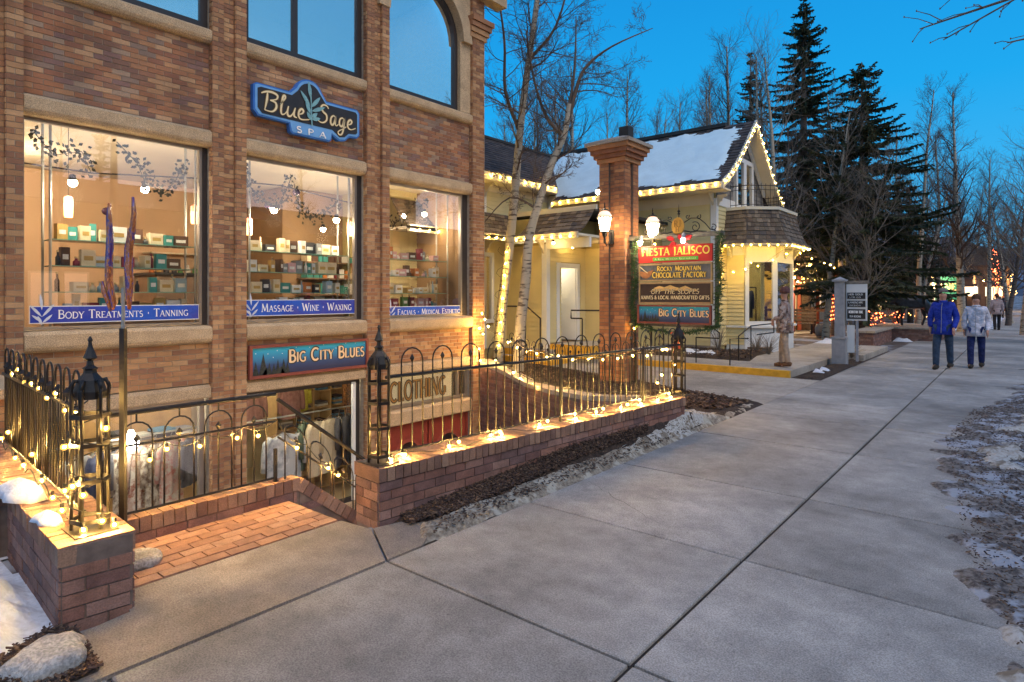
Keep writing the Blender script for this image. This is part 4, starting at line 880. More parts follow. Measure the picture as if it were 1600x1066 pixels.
inn = [(4.69,4.46),(4.69,4.75),(4.74,4.775),(5.25,4.775),(5.35,4.87)]+arc(5.56,4.83,.20,150,30,8)+[(5.86,4.775),(6.44,4.775),(6.475,4.74),(6.475,4.43),(6.44,4.40),(6.30,4.385),(6.22,4.31),(6.12,4.29),(6.02,4.36),(5.98,4.385),(4.76,4.385)]
MB().slab(inn, (-8.80,0,0), YU, ZU, (.006,0,0)).build('panel', blk, t)
Bl = [[(.0,.78),(.25,.9),(.55,.93),(.78,.84),(.72,.66),(.42,.55)],[(.30,.86),(.26,.5),(.16,.06)],[(.42,.55),(.68,.5),(.72,.28),(.52,.06),(.16,.06)],[(.92,.5),(1.14,.78),(1.16,.92),(1.07,.9),(1.0,.6),(.95,.2),(1.0,.05),(1.14,.1),(1.25,.25)],[(1.33,.5),(1.27,.22),(1.32,.05),(1.46,.08),(1.60,.3)],[(1.68,.5),(1.6,.22),(1.64,.08),(1.76,.06)],[(1.86,.24),(2.04,.32),(2.1,.45),(2.0,.52),(1.88,.4),(1.84,.2),(1.92,.05),(2.12,.04),(2.42,.12)]]
script(Bl, (-8.79,4.74,4.42), YU, ZU, .335, creamp, t, XN, .085, outline=M('sign_outline_brown', (.10,.06,.02), .6, .1, 5, 0))
Sg = [[(.62,.8),(.52,.92),(.32,.93),(.2,.78),(.3,.6),(.5,.45),(.5,.2),(.3,.04),(.08,.06),(.0,.2)],[(1.04,.44),(.92,.52),(.78,.4),(.74,.16),(.82,.04),(.94,.14),(1.04,.44),(1.02,.14),(1.08,.04),(1.2,.14)],[(1.56,.44),(1.44,.52),(1.3,.42),(1.26,.2),(1.34,.08),(1.46,.14),(1.56,.44),(1.5,-.05),(1.4,-.32),(1.24,-.36),(1.2,-.22),(1.5,-.02),(1.68,.12)],[(1.78,.24),(1.96,.32),(2.02,.45),(1.92,.52),(1.8,.4),(1.76,.2),(1.84,.05),(2.02,.04),(2.26,.16)]]
script(Sg, (-8.79,5.70,4.45), YU, ZU, .325, creamp, t, XN, .085, outline=bpy.data.materials['sign_outline_brown'])
lettering('S P A', (-8.79,5.32,4.215), YU, ZU, .095, whitep, t, weight=.24, width=.56, track=.1, serif=False)
def leafp(cx, cz, ang, L, w=.035):
    a = R(ang); u = Vector((cos(a), sin(a))); v = Vector((-u.y, u.x)); o = Vector((cx, cz)); return [tuple(o+u*L*x+v*w*y) for x, y in ((0,0),(.25,-.8),(.55,-1),(.85,-.5),(1,0),(.8,.5),(.5,.8),(.25,.6))]
for i, (cx, cz, an, L) in enumerate(((5.565,4.80,97,.26),(5.575,4.66,50,.26),(5.56,4.66,128,.28),(5.585,4.60,25,.27),(5.56,4.55,115,.2),(5.58,4.5,40,.14),(5.57,4.45,120,.14),(5.585,4.47,15,.16))):
    MB().slab(leafp(cx, cz, an, L), (-8.788+.0012*i,0,0), YU, ZU, (.01,0,0)).build('sage_leaf', teal, t)
mb = MB(); ribbon(mb, [(5.56,4.95),(5.575,4.7),(5.58,4.5),(5.59,4.36)], .02, Vector((-8.785,0,0)), Vector(YU), Vector(ZU), Vector(XN), .014); mb.build('sprig_stem', teal, t)
# --- banners on the glass
bb = ground_mat('printed_blue_banner', (.018,.05,.42), (.06,.07,.40), (.02,.10,.55), .8, 2)
for (y0, y1, z0, z1, txt, wid, lab) in ((1.99,3.93,1.315,1.525,'Body Treatments . Tanning',1.52,'blue banner lettered body treatments and tanning in the left shop window'),
                      (4.58,6.58,1.335,1.585,'Massage . Wine . Waxing',1.66,'blue banner lettered massage, wine and waxing in the middle shop window'),
                      (7.26,9.2,1.235,1.445,'Facials . Medical Esthetics',1.72,'blue banner lettered facials and medical esthetics in the third shop window')):
    t = thing('banner', lab, 'banner', (-9.02,(y0+y1)/2,z0))
    MB().box(-9.022,-9.012,y0,y1,z0,z1).build('border', whitep, t); MB().box(-9.020,-9.0105,y0+.006,y1-.006,z0+.010,z1-.010).build('sheet', bb, t)
    h = (z1-z0)*.50
    lettering(txt, (-9.0095,y0+.28,z0+(z1-z0)*.26), YU, ZU, h, whitep, t, weight=.14, width=wid, z=.001, d=.0012)
    for (cx, cz, an, L) in ((.12,.14,95,.20),(.12,.06,130,.19),(.12,.06,52,.2),(.12,0,140,.13),(.125,-.01,45,.14),(.12,-.04,110,.12)):
        MB().slab(leafp(y0+cx, z0+cz+.02, an, L, .017), (-9.0095+.0003*an/50,0,0), YU, ZU, (.0025,0,0)).build('leaf_print', M('pale_leaf_print', (.60,.66,.78), .5, .1, 9, 0) if 'pale_leaf_print' not in bpy.data.materials else bpy.data.materials['pale_leaf_print'], t)
# --- clothing shop board
def city_board(label, O, U, W_, H_, N, frame_m, group=None):
    O, U, N = Vector(O), Vector(U), Vector(N); V = Vector((0,0,1)); t = thing('shop_sign', label, 'sign', O); fw = H_*.09
    q = lambda x, y, n: O+U*x+V*y+N*n
    mb = MB()
    for (x0,x1,y0,y1) in ((0,W_,0,fw),(0,W_,H_-fw,H_),(0,fw,fw,H_-fw),(W_-fw,W_,fw,H_-fw)): mb.obox(q((x0+x1)/2,(y0+y1)/2,.03), U*(x1-x0)/2, N*.03, V*(y1-y0)/2)
    mb.build('frame', frame_m, t)
    m, n, l, b_ = nodes('painted_night_sky'); b_.inputs['Roughness'].default_value = .5
    g_ = n.new('ShaderNodeNewGeometry'); sp2 = n.new('ShaderNodeSeparateXYZ'); l.new(g_.outputs['Position'], sp2.inputs[0]); mr = n.new('ShaderNodeMapRange'); mr.inputs[1].default_value = O.z+fw; mr.inputs[2].default_value = O.z+H_-fw; l.new(sp2.outputs['Z'], mr.inputs[0])
    rr_ = n.new('ShaderNodeValToRGB'); l.new(mr.outputs[0], rr_.inputs[0]); el = rr_.color_ramp.elements; el[0].color = (.02,.03,.09,1); el[0].position = .1; el[1].color = (.02,.42,.62,1); el[1].position = .95; k = el.new(.35); k.color = (.03,.07,.18,1); k = el.new(.6); k.color = (.03,.22,.42,1)
    l.new(rr_.outputs[0], b_.inputs['Base Color'])
    MB().obox(q(W_/2,H_/2,.015), U*(W_/2-fw), N*.012, V*(H_/2-fw)).build('painted_panel', m, t)
    tm = M('painted_firs', (.03,.035,.03), .6, .5, 40, 0) if 'painted_firs' not in bpy.data.materials else bpy.data.materials['painted_firs']
    for (x, w, h) in ((.05,.035,.52),(.105,.05,.80),(.15,.03,.45),(.185,.03,.40),(.215,.03,.55),(.26,.035,.55),(.29,.03,.42),(.02,.03,.3),(.13,.05,.28),(.24,.05,.28)):
        c = x*W_; pl = [(c-w*W_*.7,fw)]
        for k in range(1,5): pl += [(c-w*W_*(.75-.17*k)+.0, fw+(H_-2*fw)*h*k/5-.0), (c-w*W_*(.62-.17*k+.1), fw+(H_-2*fw)*h*k/5+.006)]
        pl = [(c-w*W_*.65,fw),(c+w*W_*.65,fw),(c+w*W_*.35,fw+(H_-2*fw)*h*.45),(c+w*W_*.12,fw+(H_-2*fw)*h*.8),(c,fw+(H_-2*fw)*h),(c-w*W_*.12,fw+(H_-2*fw)*h*.8),(c-w*W_*.35,fw+(H_-2*fw)*h*.45)]
        MB().slab(pl, O+N*(.028+.0006*int(x*30)), U, V, N*.0015).build('fir_silhouette', tm, t)
    for i, (x, y) in enumerate(((.05,.75),(.14,.72),(.21,.80),(.18,.60),(.25,.70),(.36,.86),(.47,.83),(.59,.88),(.70,.74),(.79,.88),(.88,.86),(.965,.84),(.66,.50))):
        s_ = .010*W_/2.1; MB().slab([(x*W_+s_*cos(a_*pi/4)*(1 if a_ % 2 else .5), y*H_+s_*sin(a_*pi/4)*(1 if a_ % 2 else .5)) for a_ in range(8)], O+N*.029, U, V, N*.001).build('painted_star', whitep, t)
    lettering('Big City Blues', O+U*W_*.30+V*H_*.40, U, V, H_*.40, M('peach_lettering', (.85,.62,.36), .5, .05, 5, 0) if 'peach_lettering' not in bpy.data.materials else bpy.data.materials['peach_lettering'], t, weight=.19, serif=False, width=W_*.67, N=N, z=.032, outline=blk, small=.78, curve=lambda s__: 0)
    sx = []; x = 0; random.seed(5)
    for wd in (12,8,3,5):
        for k in range(wd):
            h = random.choice((.45,.5,.9,.5)); sx.append([(x,.1),(x+.12,h*.6),(x+.18,h),(x+.16,.15),(x+.34,.08)]); x += .33
        x += .32
    script(sx, O+U*W_*.32+V*H_*.16, U, V, W_*.62/x, M('silver_script', (.30,.33,.42), .5, .1, 5, 0) if 'silver_script' not in bpy.data.materials else bpy.data.materials['silver_script'], t, N, .10)
    return t
city_board('framed board lettered Big City Blues fixed to the brick front above the basement window', (-8.86,4.57,.405), YU, 2.15, .50, XN, M('rust_red_frame', (.24,.06,.04), .6, .15, 8, .1))
# CLOTHING on the transom
t = thing('transom_lettering', 'black outlined letters spelling clothing on the basement transom glass', 'lettering', (-9.0,8.1,-.3))
lettering('CLOTHING', (-9.014,7.36,-.33), YU, ZU, .36, M('dark_gold_paint', (.26,.14,.04), .5, .1, 8, 0), t, weight=.11, width=1.45, serif=True, outline=blk, z=.002, d=.001)
# ------------------------------------------------------------------ shop interiors
random.seed(21)
def room_light(label, x, y, z, r, m, power=None, col=(1,.8,.55), kind='bulb'):
    o = thing('spot_lamp', label, 'lamp', (x,y,z))
    MB().lathe([(.015,.10),(.035,.09),(.045,.02),(.04,.0)], 10, (0,0,0)).build('lamp_housing', mt['iron'], o, True, world=False)
    place('bulb', sphere(r, 'bulb', m), o, (0,0,-.01))
    if power:
        ld = bpy.data.lights.new('spot_light', 'POINT'); ld.energy = power; ld.color = col; ld.shadow_soft_size = .12
        lo = bpy.data.objects.new('spot_light', ld); COL.objects.link(lo); lo.parent = o; lo.location = (0,0,-.18)
em_spot = EM('white_spot', (1,.84,.55), 60, False)
for lab, x, y, z, pw in (('bright track lamp near the left edge of the left shop window',-9.42,2.53,3.11,40),('bright track lamp left of centre in the left shop window',-9.42,3.38,3.14,40),('bright track lamp in the middle shop window',-9.42,5.3,3.05,42),('smaller track lamp right of centre in the middle shop window',-9.42,6.49,3.0,38),('small lamp deep inside the middle shop window',-11.0,7.26,3.01,36),('double lamp hanging in the third shop window',-9.6,8.75,3.35,34),('ceiling lamp over the shop counter, near the left wall',-12.0,2.3,3.5,90)):
    room_light(lab, x, y, z, .055, em_spot, pw)
em_pen = EM('orange_glass_glow', (1,.42,.12), 5, False); em_pen2 = EM('red_glass_glow', (1,.13,.03), 2.5, False)
for lab, x, y, z in (('orange glass cylinder pendant at the left of the left window',-9.9,2.61,2.70),('orange glass cylinder pendant at the right of the left window',-9.9,4.25,2.76),('orange glass cylinder pendant at the left edge of the middle window',-9.9,5.13,2.65),('orange glass cylinder pendant at the right edge of the middle window',-9.9,7.12,2.78)):
    o = thing('pendant_lamp', lab, 'lamp', (x,y,z), group='orange glass pendants in the shop')
    MB().lathe([(.045,0),(.05,.02),(.055,.17),(.052,.19)], 14).build('lamp_shade', em_pen, o, True, world=False); MB().lathe([(.053,.19),(.055,.20),(.052,.27),(.02,.29)], 14).build('shade_top', em_pen2, o, True, world=False)
    MB().tube([(0,0,.28),(0,0,3.95-z)], .004, 4).build('wire', mt['iron'], o, world=False)
o = thing('track_cable', 'curved cable track crossing the shop below its ceiling', 'lamp track', (-10.3,5,3.5)); MB().tube([(-10.2,1.3,3.42),(-10.25,3,3.40),(-10.3,4.5,3.55),(-10.45,6,3.66),(-10.9,7.6,3.62),(-11.4,9.2,3.6)], .012, 5).build('track', mt['iron'], o)
glz = M('glass_shelf_green', (.20,.36,.28), .15, .05, 3, 0)
chrome = M('chrome_pole', (.42,.42,.38), .3, .1, 5, 0, metal=.7)
packs = [('white',(.72,.70,.64)),('cream',(.66,.55,.36)),('dark brown',(.10,.05,.03)),('teal',(.05,.25,.22)),('maroon',(.24,.03,.05)),('grey',(.26,.26,.26)),('black',(.03,.03,.035)),('pale pink',(.62,.36,.34)),('orange',(.52,.17,.04)),('pale blue',(.30,.42,.50)),('gold',(.45,.28,.08)),('green',(.08,.22,.06))]
pm = {c: M(c.replace(' ','_')+'_packaging', v, .5, .1, 8, 0) for c, v in packs}
capm = M('bottle_cap', (.55,.42,.22), .4, .1, 5, 0)
def bottle_mesh(m, h, r): return MB().lathe([(r,0),(r,h*.62),(r*.45,h*.75),(r*.4,h)], 9).mesh('bottle', m, True)
WIN = ['left','middle','third']; SH = {1.70:'lowest glass shelf', 2.035:'middle glass shelf', 2.37:'top glass shelf'}
used = {}
for wi, (y0, y1) in enumerate(((2.32,4.05),(4.92,6.75),(7.65,9.25))):
    X = -9.62
    sh = thing('display_shelves', f'glass display shelves on chrome poles in the {WIN[wi]} shop window', 'shelves', (X,y0,1.0))
    for yy in (y0-.02, y1+.02):
        for xx in (X-.17, X+.17): MB().tube([(xx,yy,.95),(xx,yy,3.96)], .017, 8).build('pole', chrome, sh)
    zs = list(SH)
    for z in zs: MB().box(X-.18,X+.18,y0,y1,z-.012,z).build('shelf', glz, sh)
    MB().box(X-.2,X+.2,y0+.1,y1-.1,.95,1.42).build('base_cabinet', mt['floorwood'], sh)
    for z in zs + [1.42]:
        y = y0+.06+(.1 if z == 1.42 else 0); k = 0
        while y < y1-.14:
            cn, cv = random.choice(packs+packs[:2]*(3 if wi == 1 else 1) if wi else packs[:7]+packs[9:11]+packs[:2]); knd = random.choice(('box','box','carton','bottle','jar'))
            if wi == 1: knd = random.choice(('box','box','box','bottle','carton'))
            w = {'box':random.uniform(.10,.2),'carton':random.uniform(.06,.10),'bottle':.055,'jar':.08}[knd]; h = {'box':random.uniform(.11,.22),'carton':random.uniform(.17,.26),'bottle':random.uniform(.15,.25),'jar':random.uniform(.08,.13)}[knd]
            if random.random() < .05: y += w*.6; continue
            k += 1; shelf = SH.get(z, 'cabinet top'); nth = ['first','second','third','fourth','fifth','sixth','seventh','eighth','ninth','tenth','eleventh','twelfth','thirteenth','fourteenth','fifteenth','sixteenth','seventeenth','eighteenth','nineteenth','twentieth'][min(k-1,19)]
            lab = f'{cn} {knd} on the {shelf} of the {WIN[wi]} window, {nth} from the left'
            if knd in ('box','carton'):
                dd = random.uniform(.08,.15); o = MB().box(-dd/2,dd/2,-w/2,w/2,0,h).build(knd, pm[cn], None, loc=(0,0,0)); o.rotation_euler = (0,0,random.uniform(-.25,.25))
                MB().box(dd/2,dd/2+.002,-w*.32,w*.32,h*.35,h*.62).build('label_patch', pm['gold' if cn in ('white','cream') else 'white'], o, world=False)
            else:
                o = place(knd, bottle_mesh(pm[cn], h, w/2), None)
                MB().lathe([(w*.26,h),(w*.26,h+.025)], 8).build('cap', capm, o, world=False)
            o.location = (X+random.uniform(-.05,.08), y+w/2, z+.001); tag(o, lab, knd, 'goods on the spa window shelves'); y += w+random.uniform(.004,.028)
# hanging ivy garlands behind the glass
for lab, pts in (('ivy garland hanging inside the left window glass',[(3.0,3.70),(3.25,3.45),(3.35,3.2),(3.6,3.1),(3.75,3.3),(3.85,3.55)]),('ivy garland along the top of the left window',[(2.1,3.65),(2.3,3.4),(2.6,3.5),(2.7,3.25)]),('ivy garland hanging at the left of the middle window',[(4.75,3.7),(4.8,3.4),(5.0,3.2),(5.3,3.1),(5.45,3.35),(5.55,3.6)]),('ivy garland draped right of the middle window centre',[(5.6,3.5),(5.7,3.1),(5.9,2.95),(6.2,3.1),(6.45,3.3)]),('ivy garland inside the third window',[(7.3,3.6),(7.4,3.3),(7.7,3.0),(8.2,3.4),(8.6,3.55)])):
    mb = MB(); P = [Vector((-9.32,y,z)) for y, z in pts]; mb.tube(P, .006, 4)
    for i in range(len(P)-1):
        for k in range(26):
            q = P[i].lerp(P[i+1], random.random())+Vector((random.uniform(-.06,.06),random.gauss(0,.06),random.gauss(0,.06))); a = Vector((random.uniform(-.4,.4),random.uniform(-1,1),random.uniform(-1,1))).normalized()*.032; b_ = a.cross(Vector((1,random.uniform(-.5,.5),.2))).normalized()*.022
            mb.add([q-a, q+b_, q+a, q-b_], [(0,1,2,3)])
    tag(mb.build('ivy_garland', mt['ivy'], None), lab, 'garland')
for lab, y, z, x in (('round dark wreath hanging in the left window',3.55,3.02,-11.5),('dark glass ball hanging at the left of the middle window',5.25,3.12,-9.5),('purple glass ball hanging in the middle window',5.75,3.4,-9.5),('dark glass ball below the track in the middle window',5.55,3.15,-9.8)):
    tag(MB().lathe([(.01,-.065),(.05,-.045),(.07,0),(.05,.045),(.01,.065)], 14, (x,y,z)).build('glass_ball', M('dark_glass_ball', (.05,.02,.06), .15, .2, 20, 0) if 'dark_glass_ball' not in bpy.data.materials else bpy.data.materials['dark_glass_ball'], None, True), lab, 'ornament')
# counter, mirror and back cabinets
t = thing('shop_counter', 'dark wooden counter at the right of the left shop window', 'counter', (-11.6,4.9,.95)); MB().box(-12.2,-11.2,4.2,5.6,.95,2.0).build('counter_body', mt['floorwood'], t); MB().box(-12.25,-11.15,4.15,5.65,2.0,2.04).build('counter_top', mt['dark'], t)
t = thing('back_shelves', 'tall lit shelving with bottles deep inside the middle shop window', 'shelves', (-13.5,8,.95)); bk = MB()
for z in (1.0,1.5,2.0,2.5): MB().box(-13.78,-13.45,4.9,6.9,z,z+.03).build('shelf', mt['plaster_w'], t)
for z in (1.03,1.53,2.03):
    y = 5.0
    while y < 6.8: o = place('bottle', bottle_mesh(pm[random.choice(packs)[0]], random.uniform(.2,.32), .05), t, Vector((-13.6,y,z))-Vector((-13.5,8,.95))); y += random.uniform(.11,.16)
t = thing('wine_shelves', 'wooden wine shelves with orange and gold boxes behind the third window', 'shelves', (-11.7,8.3,.95))
for z in (1.3,1.65,2.0,2.35):
    MB().box(-12.05,-11.7,7.3,9.3,z,z+.03).build('shelf', mt['floorwood'], t); y = 7.35
    while y < 9.2:
        w = random.uniform(.05,.16); MB().box(-11.95,-11.72,y,y+w,z+.031,z+random.uniform(.14,.27)).build('box', pm[random.choice(['orange','gold','cream','white','maroon','dark brown','teal'])], t); y += w+.02
t = thing('wall_mirror', 'tall gilt framed mirror on the back wall right of the left window', 'mirror', (-13.78,7.2,1.9)); MB().box(-13.79,-13.74,6.0,6.6,2.1,3.0).build('gilt_frame', pm['gold'], t)
# basement shop
em_tube = EM('fluorescent_white', (1,.88,.62), 36)
for lab, y0, y1, x in (('long fluorescent tube over the left basement window',2.1,3.9,-9.35),('long fluorescent tube over the middle basement window',4.7,6.5,-9.35),('fluorescent tube deep in the left basement shop',2.2,4.2,-11.5),('fluorescent tube deep in the middle of the basement shop',4.8,6.6,-11.5)):
    t = thing('tube_light', lab, 'lamp', (x,(y0+y1)/2,.2)); MB().box(x-.09,x+.09,y0,y1,.19,.25).build('fitting', mt['white'], t); MB().tube([(x,y0+.03,.15),(x,y1-.03,.15)], .022, 8).build('tube', em_tube, t)
t = thing('globe_lamp', 'white globe lamp hanging behind the left basement window', 'lamp', (-9.35,2.75,-.3)); MB().lathe([(.02,-.12),(.07,-.10),(.10,-.03),(.085,.05),(.05,.10),(.025,.16)], 14, (-9.35,3.18,-.34)).build('globe', EM('white_globe', (1,.95,.85), 30), t, True); MB().tube([(-9.35,3.18,-.18),(-9.35,3.18,.3)], .005, 4).build('wire', mt['iron'], t)
def patterned(name, c1, c2, s_=22):
    return ground_mat(name, c1, c2, tuple((a+b)/2 for a, b in zip(c1, c2)), s_*.6, s_)
gar = {'white puffy jacket':patterned('white_print', (.30,.33,.36), (.66,.67,.66), 6),'cream knitted coat':patterned('cream_knit', (.55,.45,.28), (.66,.56,.38), 30),'brown patterned kimono':patterned('brown_print', (.30,.10,.05), (.66,.60,.48), 12),'cream patterned kimono':patterned('cream_print', (.62,.56,.42), (.16,.10,.06), 13),'rose patterned kimono':patterned('rose_print', (.50,.18,.14), (.62,.58,.46), 11),'charcoal jacket':patterned('charcoal_cloth', (.05,.05,.055), (.09,.09,.10), 12),'dark green jacket':patterned('green_cloth', (.05,.08,.05), (.08,.11,.07), 12),'brown blouse':patterned('brown_blouse', (.16,.07,.06), (.24,.12,.10), 14),'yellow cardigan':patterned('yellow_knit', (.42,.38,.03), (.52,.46,.06), 20),'tan sweater':patterned('tan_knit', (.40,.28,.14), (.48,.35,.19), 30),'leopard print dress':patterned('leopard_print', (.50,.22,.06), (.04,.02,.015), 34),'navy jacket':patterned('navy_cloth', (.02,.03,.08), (.04,.05,.10), 10)}
def garment(kind, x, y, ztop, L, w, yaw, label, sleeves=True, flare=1.1):
    """a garment on a hanger: two shaped faces with folds, joined at the sides"""
    t = thing('garment', label, 'garment', (x,y,ztop), yaw); nU, nV = 14, 12; mb = MB()
    def outl(v):
        if v < .06: return w*(.14+.36*(v/.06)**.6)
        return w*(.5 if v < .3 else .5*(1+(flare-1)*(v-.3)/.7))
    for s_ in (1, -1):
        b_ = len(mb.v)
        for j in range(nV+1):
            v = j/nV; hw = outl(v)
            for i in range(nU+1):
                u = -1+2*i/nU; th = .05*sqrt(max(0, 1-u*u))+.012*sin(u*11+v*3+x*7)*(v)*(1-abs(u)**4)
                mb.v.append((s_*th, u*hw, -v*L-(.03*abs(u) if v < .1 else 0)))
        for j in range(nV):
            for i in range(nU):
                a = b_+j*(nU+1)+i; q = (a, a+1, a+nU+2, a+nU+1); mb.f.append(q if s_ > 0 else q[::-1]); mb.mi.append(0)
    mb.build('body_cloth', gar[kind], t, True, world=False)
    if sleeves:
        for s_ in (1, -1):
            MB().tube([(0,s_*w*.42,-.05),(0,s_*w*.55,-.14),(.01,s_*w*.62,-.34),(.015,s_*w*.64,-min(L*.8,.58))], [.05,.058,.05,.046], 8).build('sleeve', gar[kind], t, True, world=False)
    MB().tube([(0,-w*.40,-.03),(0,0,.035),(0,w*.40,-.03)], .007, 4).build('hanger', mt['floorwood'], t, world=False)
    MB().tube([(0,0,.035),(0,0,.07),(0,.02,.09),(0,.0,.11)], .003, 4).build('hook', chrome, t, world=False)
t = thing('clothes_rail', 'clothes rail across the left basement window', 'clothes rack', (-9.6,2.9,-2.4))
MB().tube([(-9.65,2.3,-.34),(-9.65,4.3,-.34)], .014, 6).build('rail', chrome, t)
for yy in (2.3,4.3): MB().tube([(-9.65,yy,-2.4),(-9.65,yy,-.34)], .014, 6).build('upright', chrome, t)
for k, (kd, y, L, w, yaw) in enumerate((('white puffy jacket',2.25,.8,.5,.5),('navy jacket',2.45,.75,.5,.9),('charcoal jacket',2.62,.62,.42,1.1),('cream patterned kimono',2.75,.95,.4,.6),('brown patterned kimono',2.98,.95,.4,.4),('cream patterned kimono',3.15,1.0,.36,.5),('rose patterned kimono',3.38,.95,.40,.35),('charcoal jacket',3.62,.7,.4,.7))):
    garment(kd, -9.62+.05*(k % 2), y+.42, -.45, L, w, yaw, f"{kd} hanging in the left basement window, number {['one','two','three','four','five','six','seven','eight'][k]} from the left")
t = thing('clothes_rail', 'round clothes rail in the middle basement window', 'clothes rack', (-9.7,5.7,-2.4))
MB().tube([(-9.75,4.9,-.42),(-9.75,7.2,-.42)], .014, 6).build('rail', chrome, t)
for yy in (4.9,7.2): MB().tube([(-9.75,yy,-2.4),(-9.75,yy,-.42)], .014, 6).build('upright', chrome, t)
for k, (kd, x, y, zt, L, w, yaw) in enumerate((('white puffy jacket',-9.45,5.5,-.62,.8,.62,.1),('dark green jacket',-9.65,5.95,-.54,.8,.42,.9),('cream knitted coat',-9.55,6.2,-.54,.95,.46,.35),('cream knitted coat',-9.6,6.5,-.54,.95,.46,.3),('charcoal jacket',-9.7,6.74,-.54,.9,.4,.8),('charcoal jacket',-9.7,6.9,-.54,.9,.4,.8),('navy jacket',-9.7,7.06,-.54,.9,.4,.9),('brown blouse',-10.5,5.5,.02,.7,.42,.2),('brown blouse',-10.5,6.25,.02,.65,.42,.2),('yellow cardigan',-10.7,6.6,.03,.6,.34,.4),('leopard print dress',-10.4,7.5,.02,.9,.26,.1))):
    garment(kd, x, y, zt, L, w, yaw, f"{kd} in the middle basement window, {['nearest the left edge','left of the cream coats','left one of the pair','right one of the pair','just right of the cream coats','second right of the cream coats','at the far right of the rail','hanging high at left','hanging high at centre','hanging high beside the cubbies','hanging at the far right'][k]}")
t = thing('cubby_shelves', 'pale wood cubby shelves with folded clothes in the middle basement window', 'shelves', (-11.3,7.3,-2.4))
wd = M('pale_wood', (.50,.33,.15), .6, .15, 6, .1)
for y in (6.4-.35,6.02+.5,6.99,): pass
cy0, cy1 = 6.05, 6.74
mb = MB(); mb.box(-11.5,-11.46,6.3,8.34,-2.3,.28); mb.build('back', wd, t)
for i in range(6): MB().box(-11.46,-11.1,6.3+i*.4,6.33+i*.4,-2.3,.28).build('divider', wd, t)
for j in range(8): MB().box(-11.46,-11.11,6.34,8.32,-2.3+j*.33,-2.27+j*.33).build('shelf', wd, t)
fm = [M(n_, c_, .9, .1, 10, .2) for n_, c_ in (('folded_white',(.66,.64,.60)),('folded_grey',(.2,.2,.22)),('folded_black',(.03,.03,.035)),('folded_tan',(.42,.30,.18)),('folded_blue',(.10,.25,.42)))]
for j in range(2,8):
    for i in range(5):
        zz = -2.27+j*.33
        for k in range(random.randint(1,4)): MB().obox((-11.27,6.53+i*.4,zz+.022+k*.042),(.14,.01,0),(-.01,.13,0),(0,0,.019)).build('folded_cloth', random.choice(fm), t)
t = thing('display_table', 'pale wood display tables with folded clothes in the left basement window', 'table', (-10.8,3.6,-2.4))
for zz, x0, x1, y0, y1 in ((-.62,-11.3,-10.5,3.3,4.6),(-1.05,-10.6,-10.1,3.2,4.3),(-.15,-12.4,-11.6,3.0,5.0)):
    MB().box(x0,x1,y0,y1,zz-.04,zz).build('table_top', wd, t); MB().box(x0+.05,x1-.05,y0+.05,y1-.05,-2.4,zz-.04).build('cabinet', wd, t)
    y = y0+.18
    while y < y1-.1:
        for k in range(random.randint(2,5)): MB().obox(((x0+x1)/2+.1,y,zz+.02+k*.04),(.16,.02,0),(-.02,.14,0),(0,0,.018)).build('folded_cloth', random.choice(fm), t)
        y += .32
# ------------------------------------------------------------------ brick pillar with lamps
random.seed(31)
PX, PY, HP = -5.90, 10.30, .265
pl = thing('brick_pillar', 'tall square brick pillar with flared capital standing in the mulch bed', 'pillar', (PX,PY,0))
mb = MB()
for sx in (-1, 1):
    for sy in (-1, 1): mb.box(PX+(-HP if sx < 0 else .06), PX+(-.06 if sx < 0 else HP), PY+(-HP if sy < 0 else .06), PY+(-.06 if sy < 0 else HP), -.1, 4.12)
mb.box(PX-.215,PX+.215,PY-.215,PY+.215,-.1,4.12)
o = mb.build('pillar_core', mt['mortar_d'], pl)
bl = []
for s0, s1 in ((-HP,-.06),(.06,HP)):
    bl += course((PX+s0,PY-HP), (PX+s1,PY-HP), 0, 4.12, (0,-1), L=.205, proud=.008, dep=.03, start=0)
    bl += course((PX+HP,PY+s0), (PX+HP,PY+s1), 0, 4.12, (1,0), L=.205, proud=.008, dep=.03)
bl += course((PX-.06,PY-.215), (PX+.06,PY-.215), 0, 4.12, (0,-1), L=.12, proud=.006, dep=.02)+course((PX+.215,PY-.06), (PX+.215,PY+.06), 0, 4.12, (1,0), L=.12, proud=.006, dep=.02)
brickset(pl, bl, mt['brick_pil'], 290)
for (h, z0, z1) in ((.30,4.12,4.20),(.345,4.20,4.28),(.39,4.28,4.36),(.425,4.36,4.44)):
    mb = MB(); mb.box(PX-h,PX+h,PY-h,PY+h,z0,z1-.006); mb.build('corbel_course', mt['brick_pil'], pl)
MB().add([(PX-.47,PY-.47,4.44),(PX+.47,PY-.47,4.44),(PX+.47,PY+.47,4.44),(PX-.47,PY+.47,4.44),(PX-.47,PY-.47,4.50),(PX+.47,PY-.47,4.50),(PX+.47,PY+.47,4.50),(PX-.47,PY+.47,4.50),(PX-.2,PY-.2,4.60),(PX+.2,PY-.2,4.60),(PX+.2,PY+.2,4.60),(PX-.2,PY+.2,4.60)],
   [(3,2,1,0),(0,1,5,4),(1,2,6,5),(2,3,7,6),(3,0,4,7),(4,5,9,8),(5,6,10,9),(6,7,11,10),(7,4,8,11),(8,9,10,11)]).build('capital_slab', mt['stone2'], pl)
MB().box(PX+.0,PX+.20,PY+.0,PY+.2,4.60,4.83).build('vent_box', mt['dark'], pl)
em_bowl = EM('opal_lamp_glass', (1,.72,.38), 34); em_dome = EM('opal_lamp_dome', (1,.55,.26), .75, False)
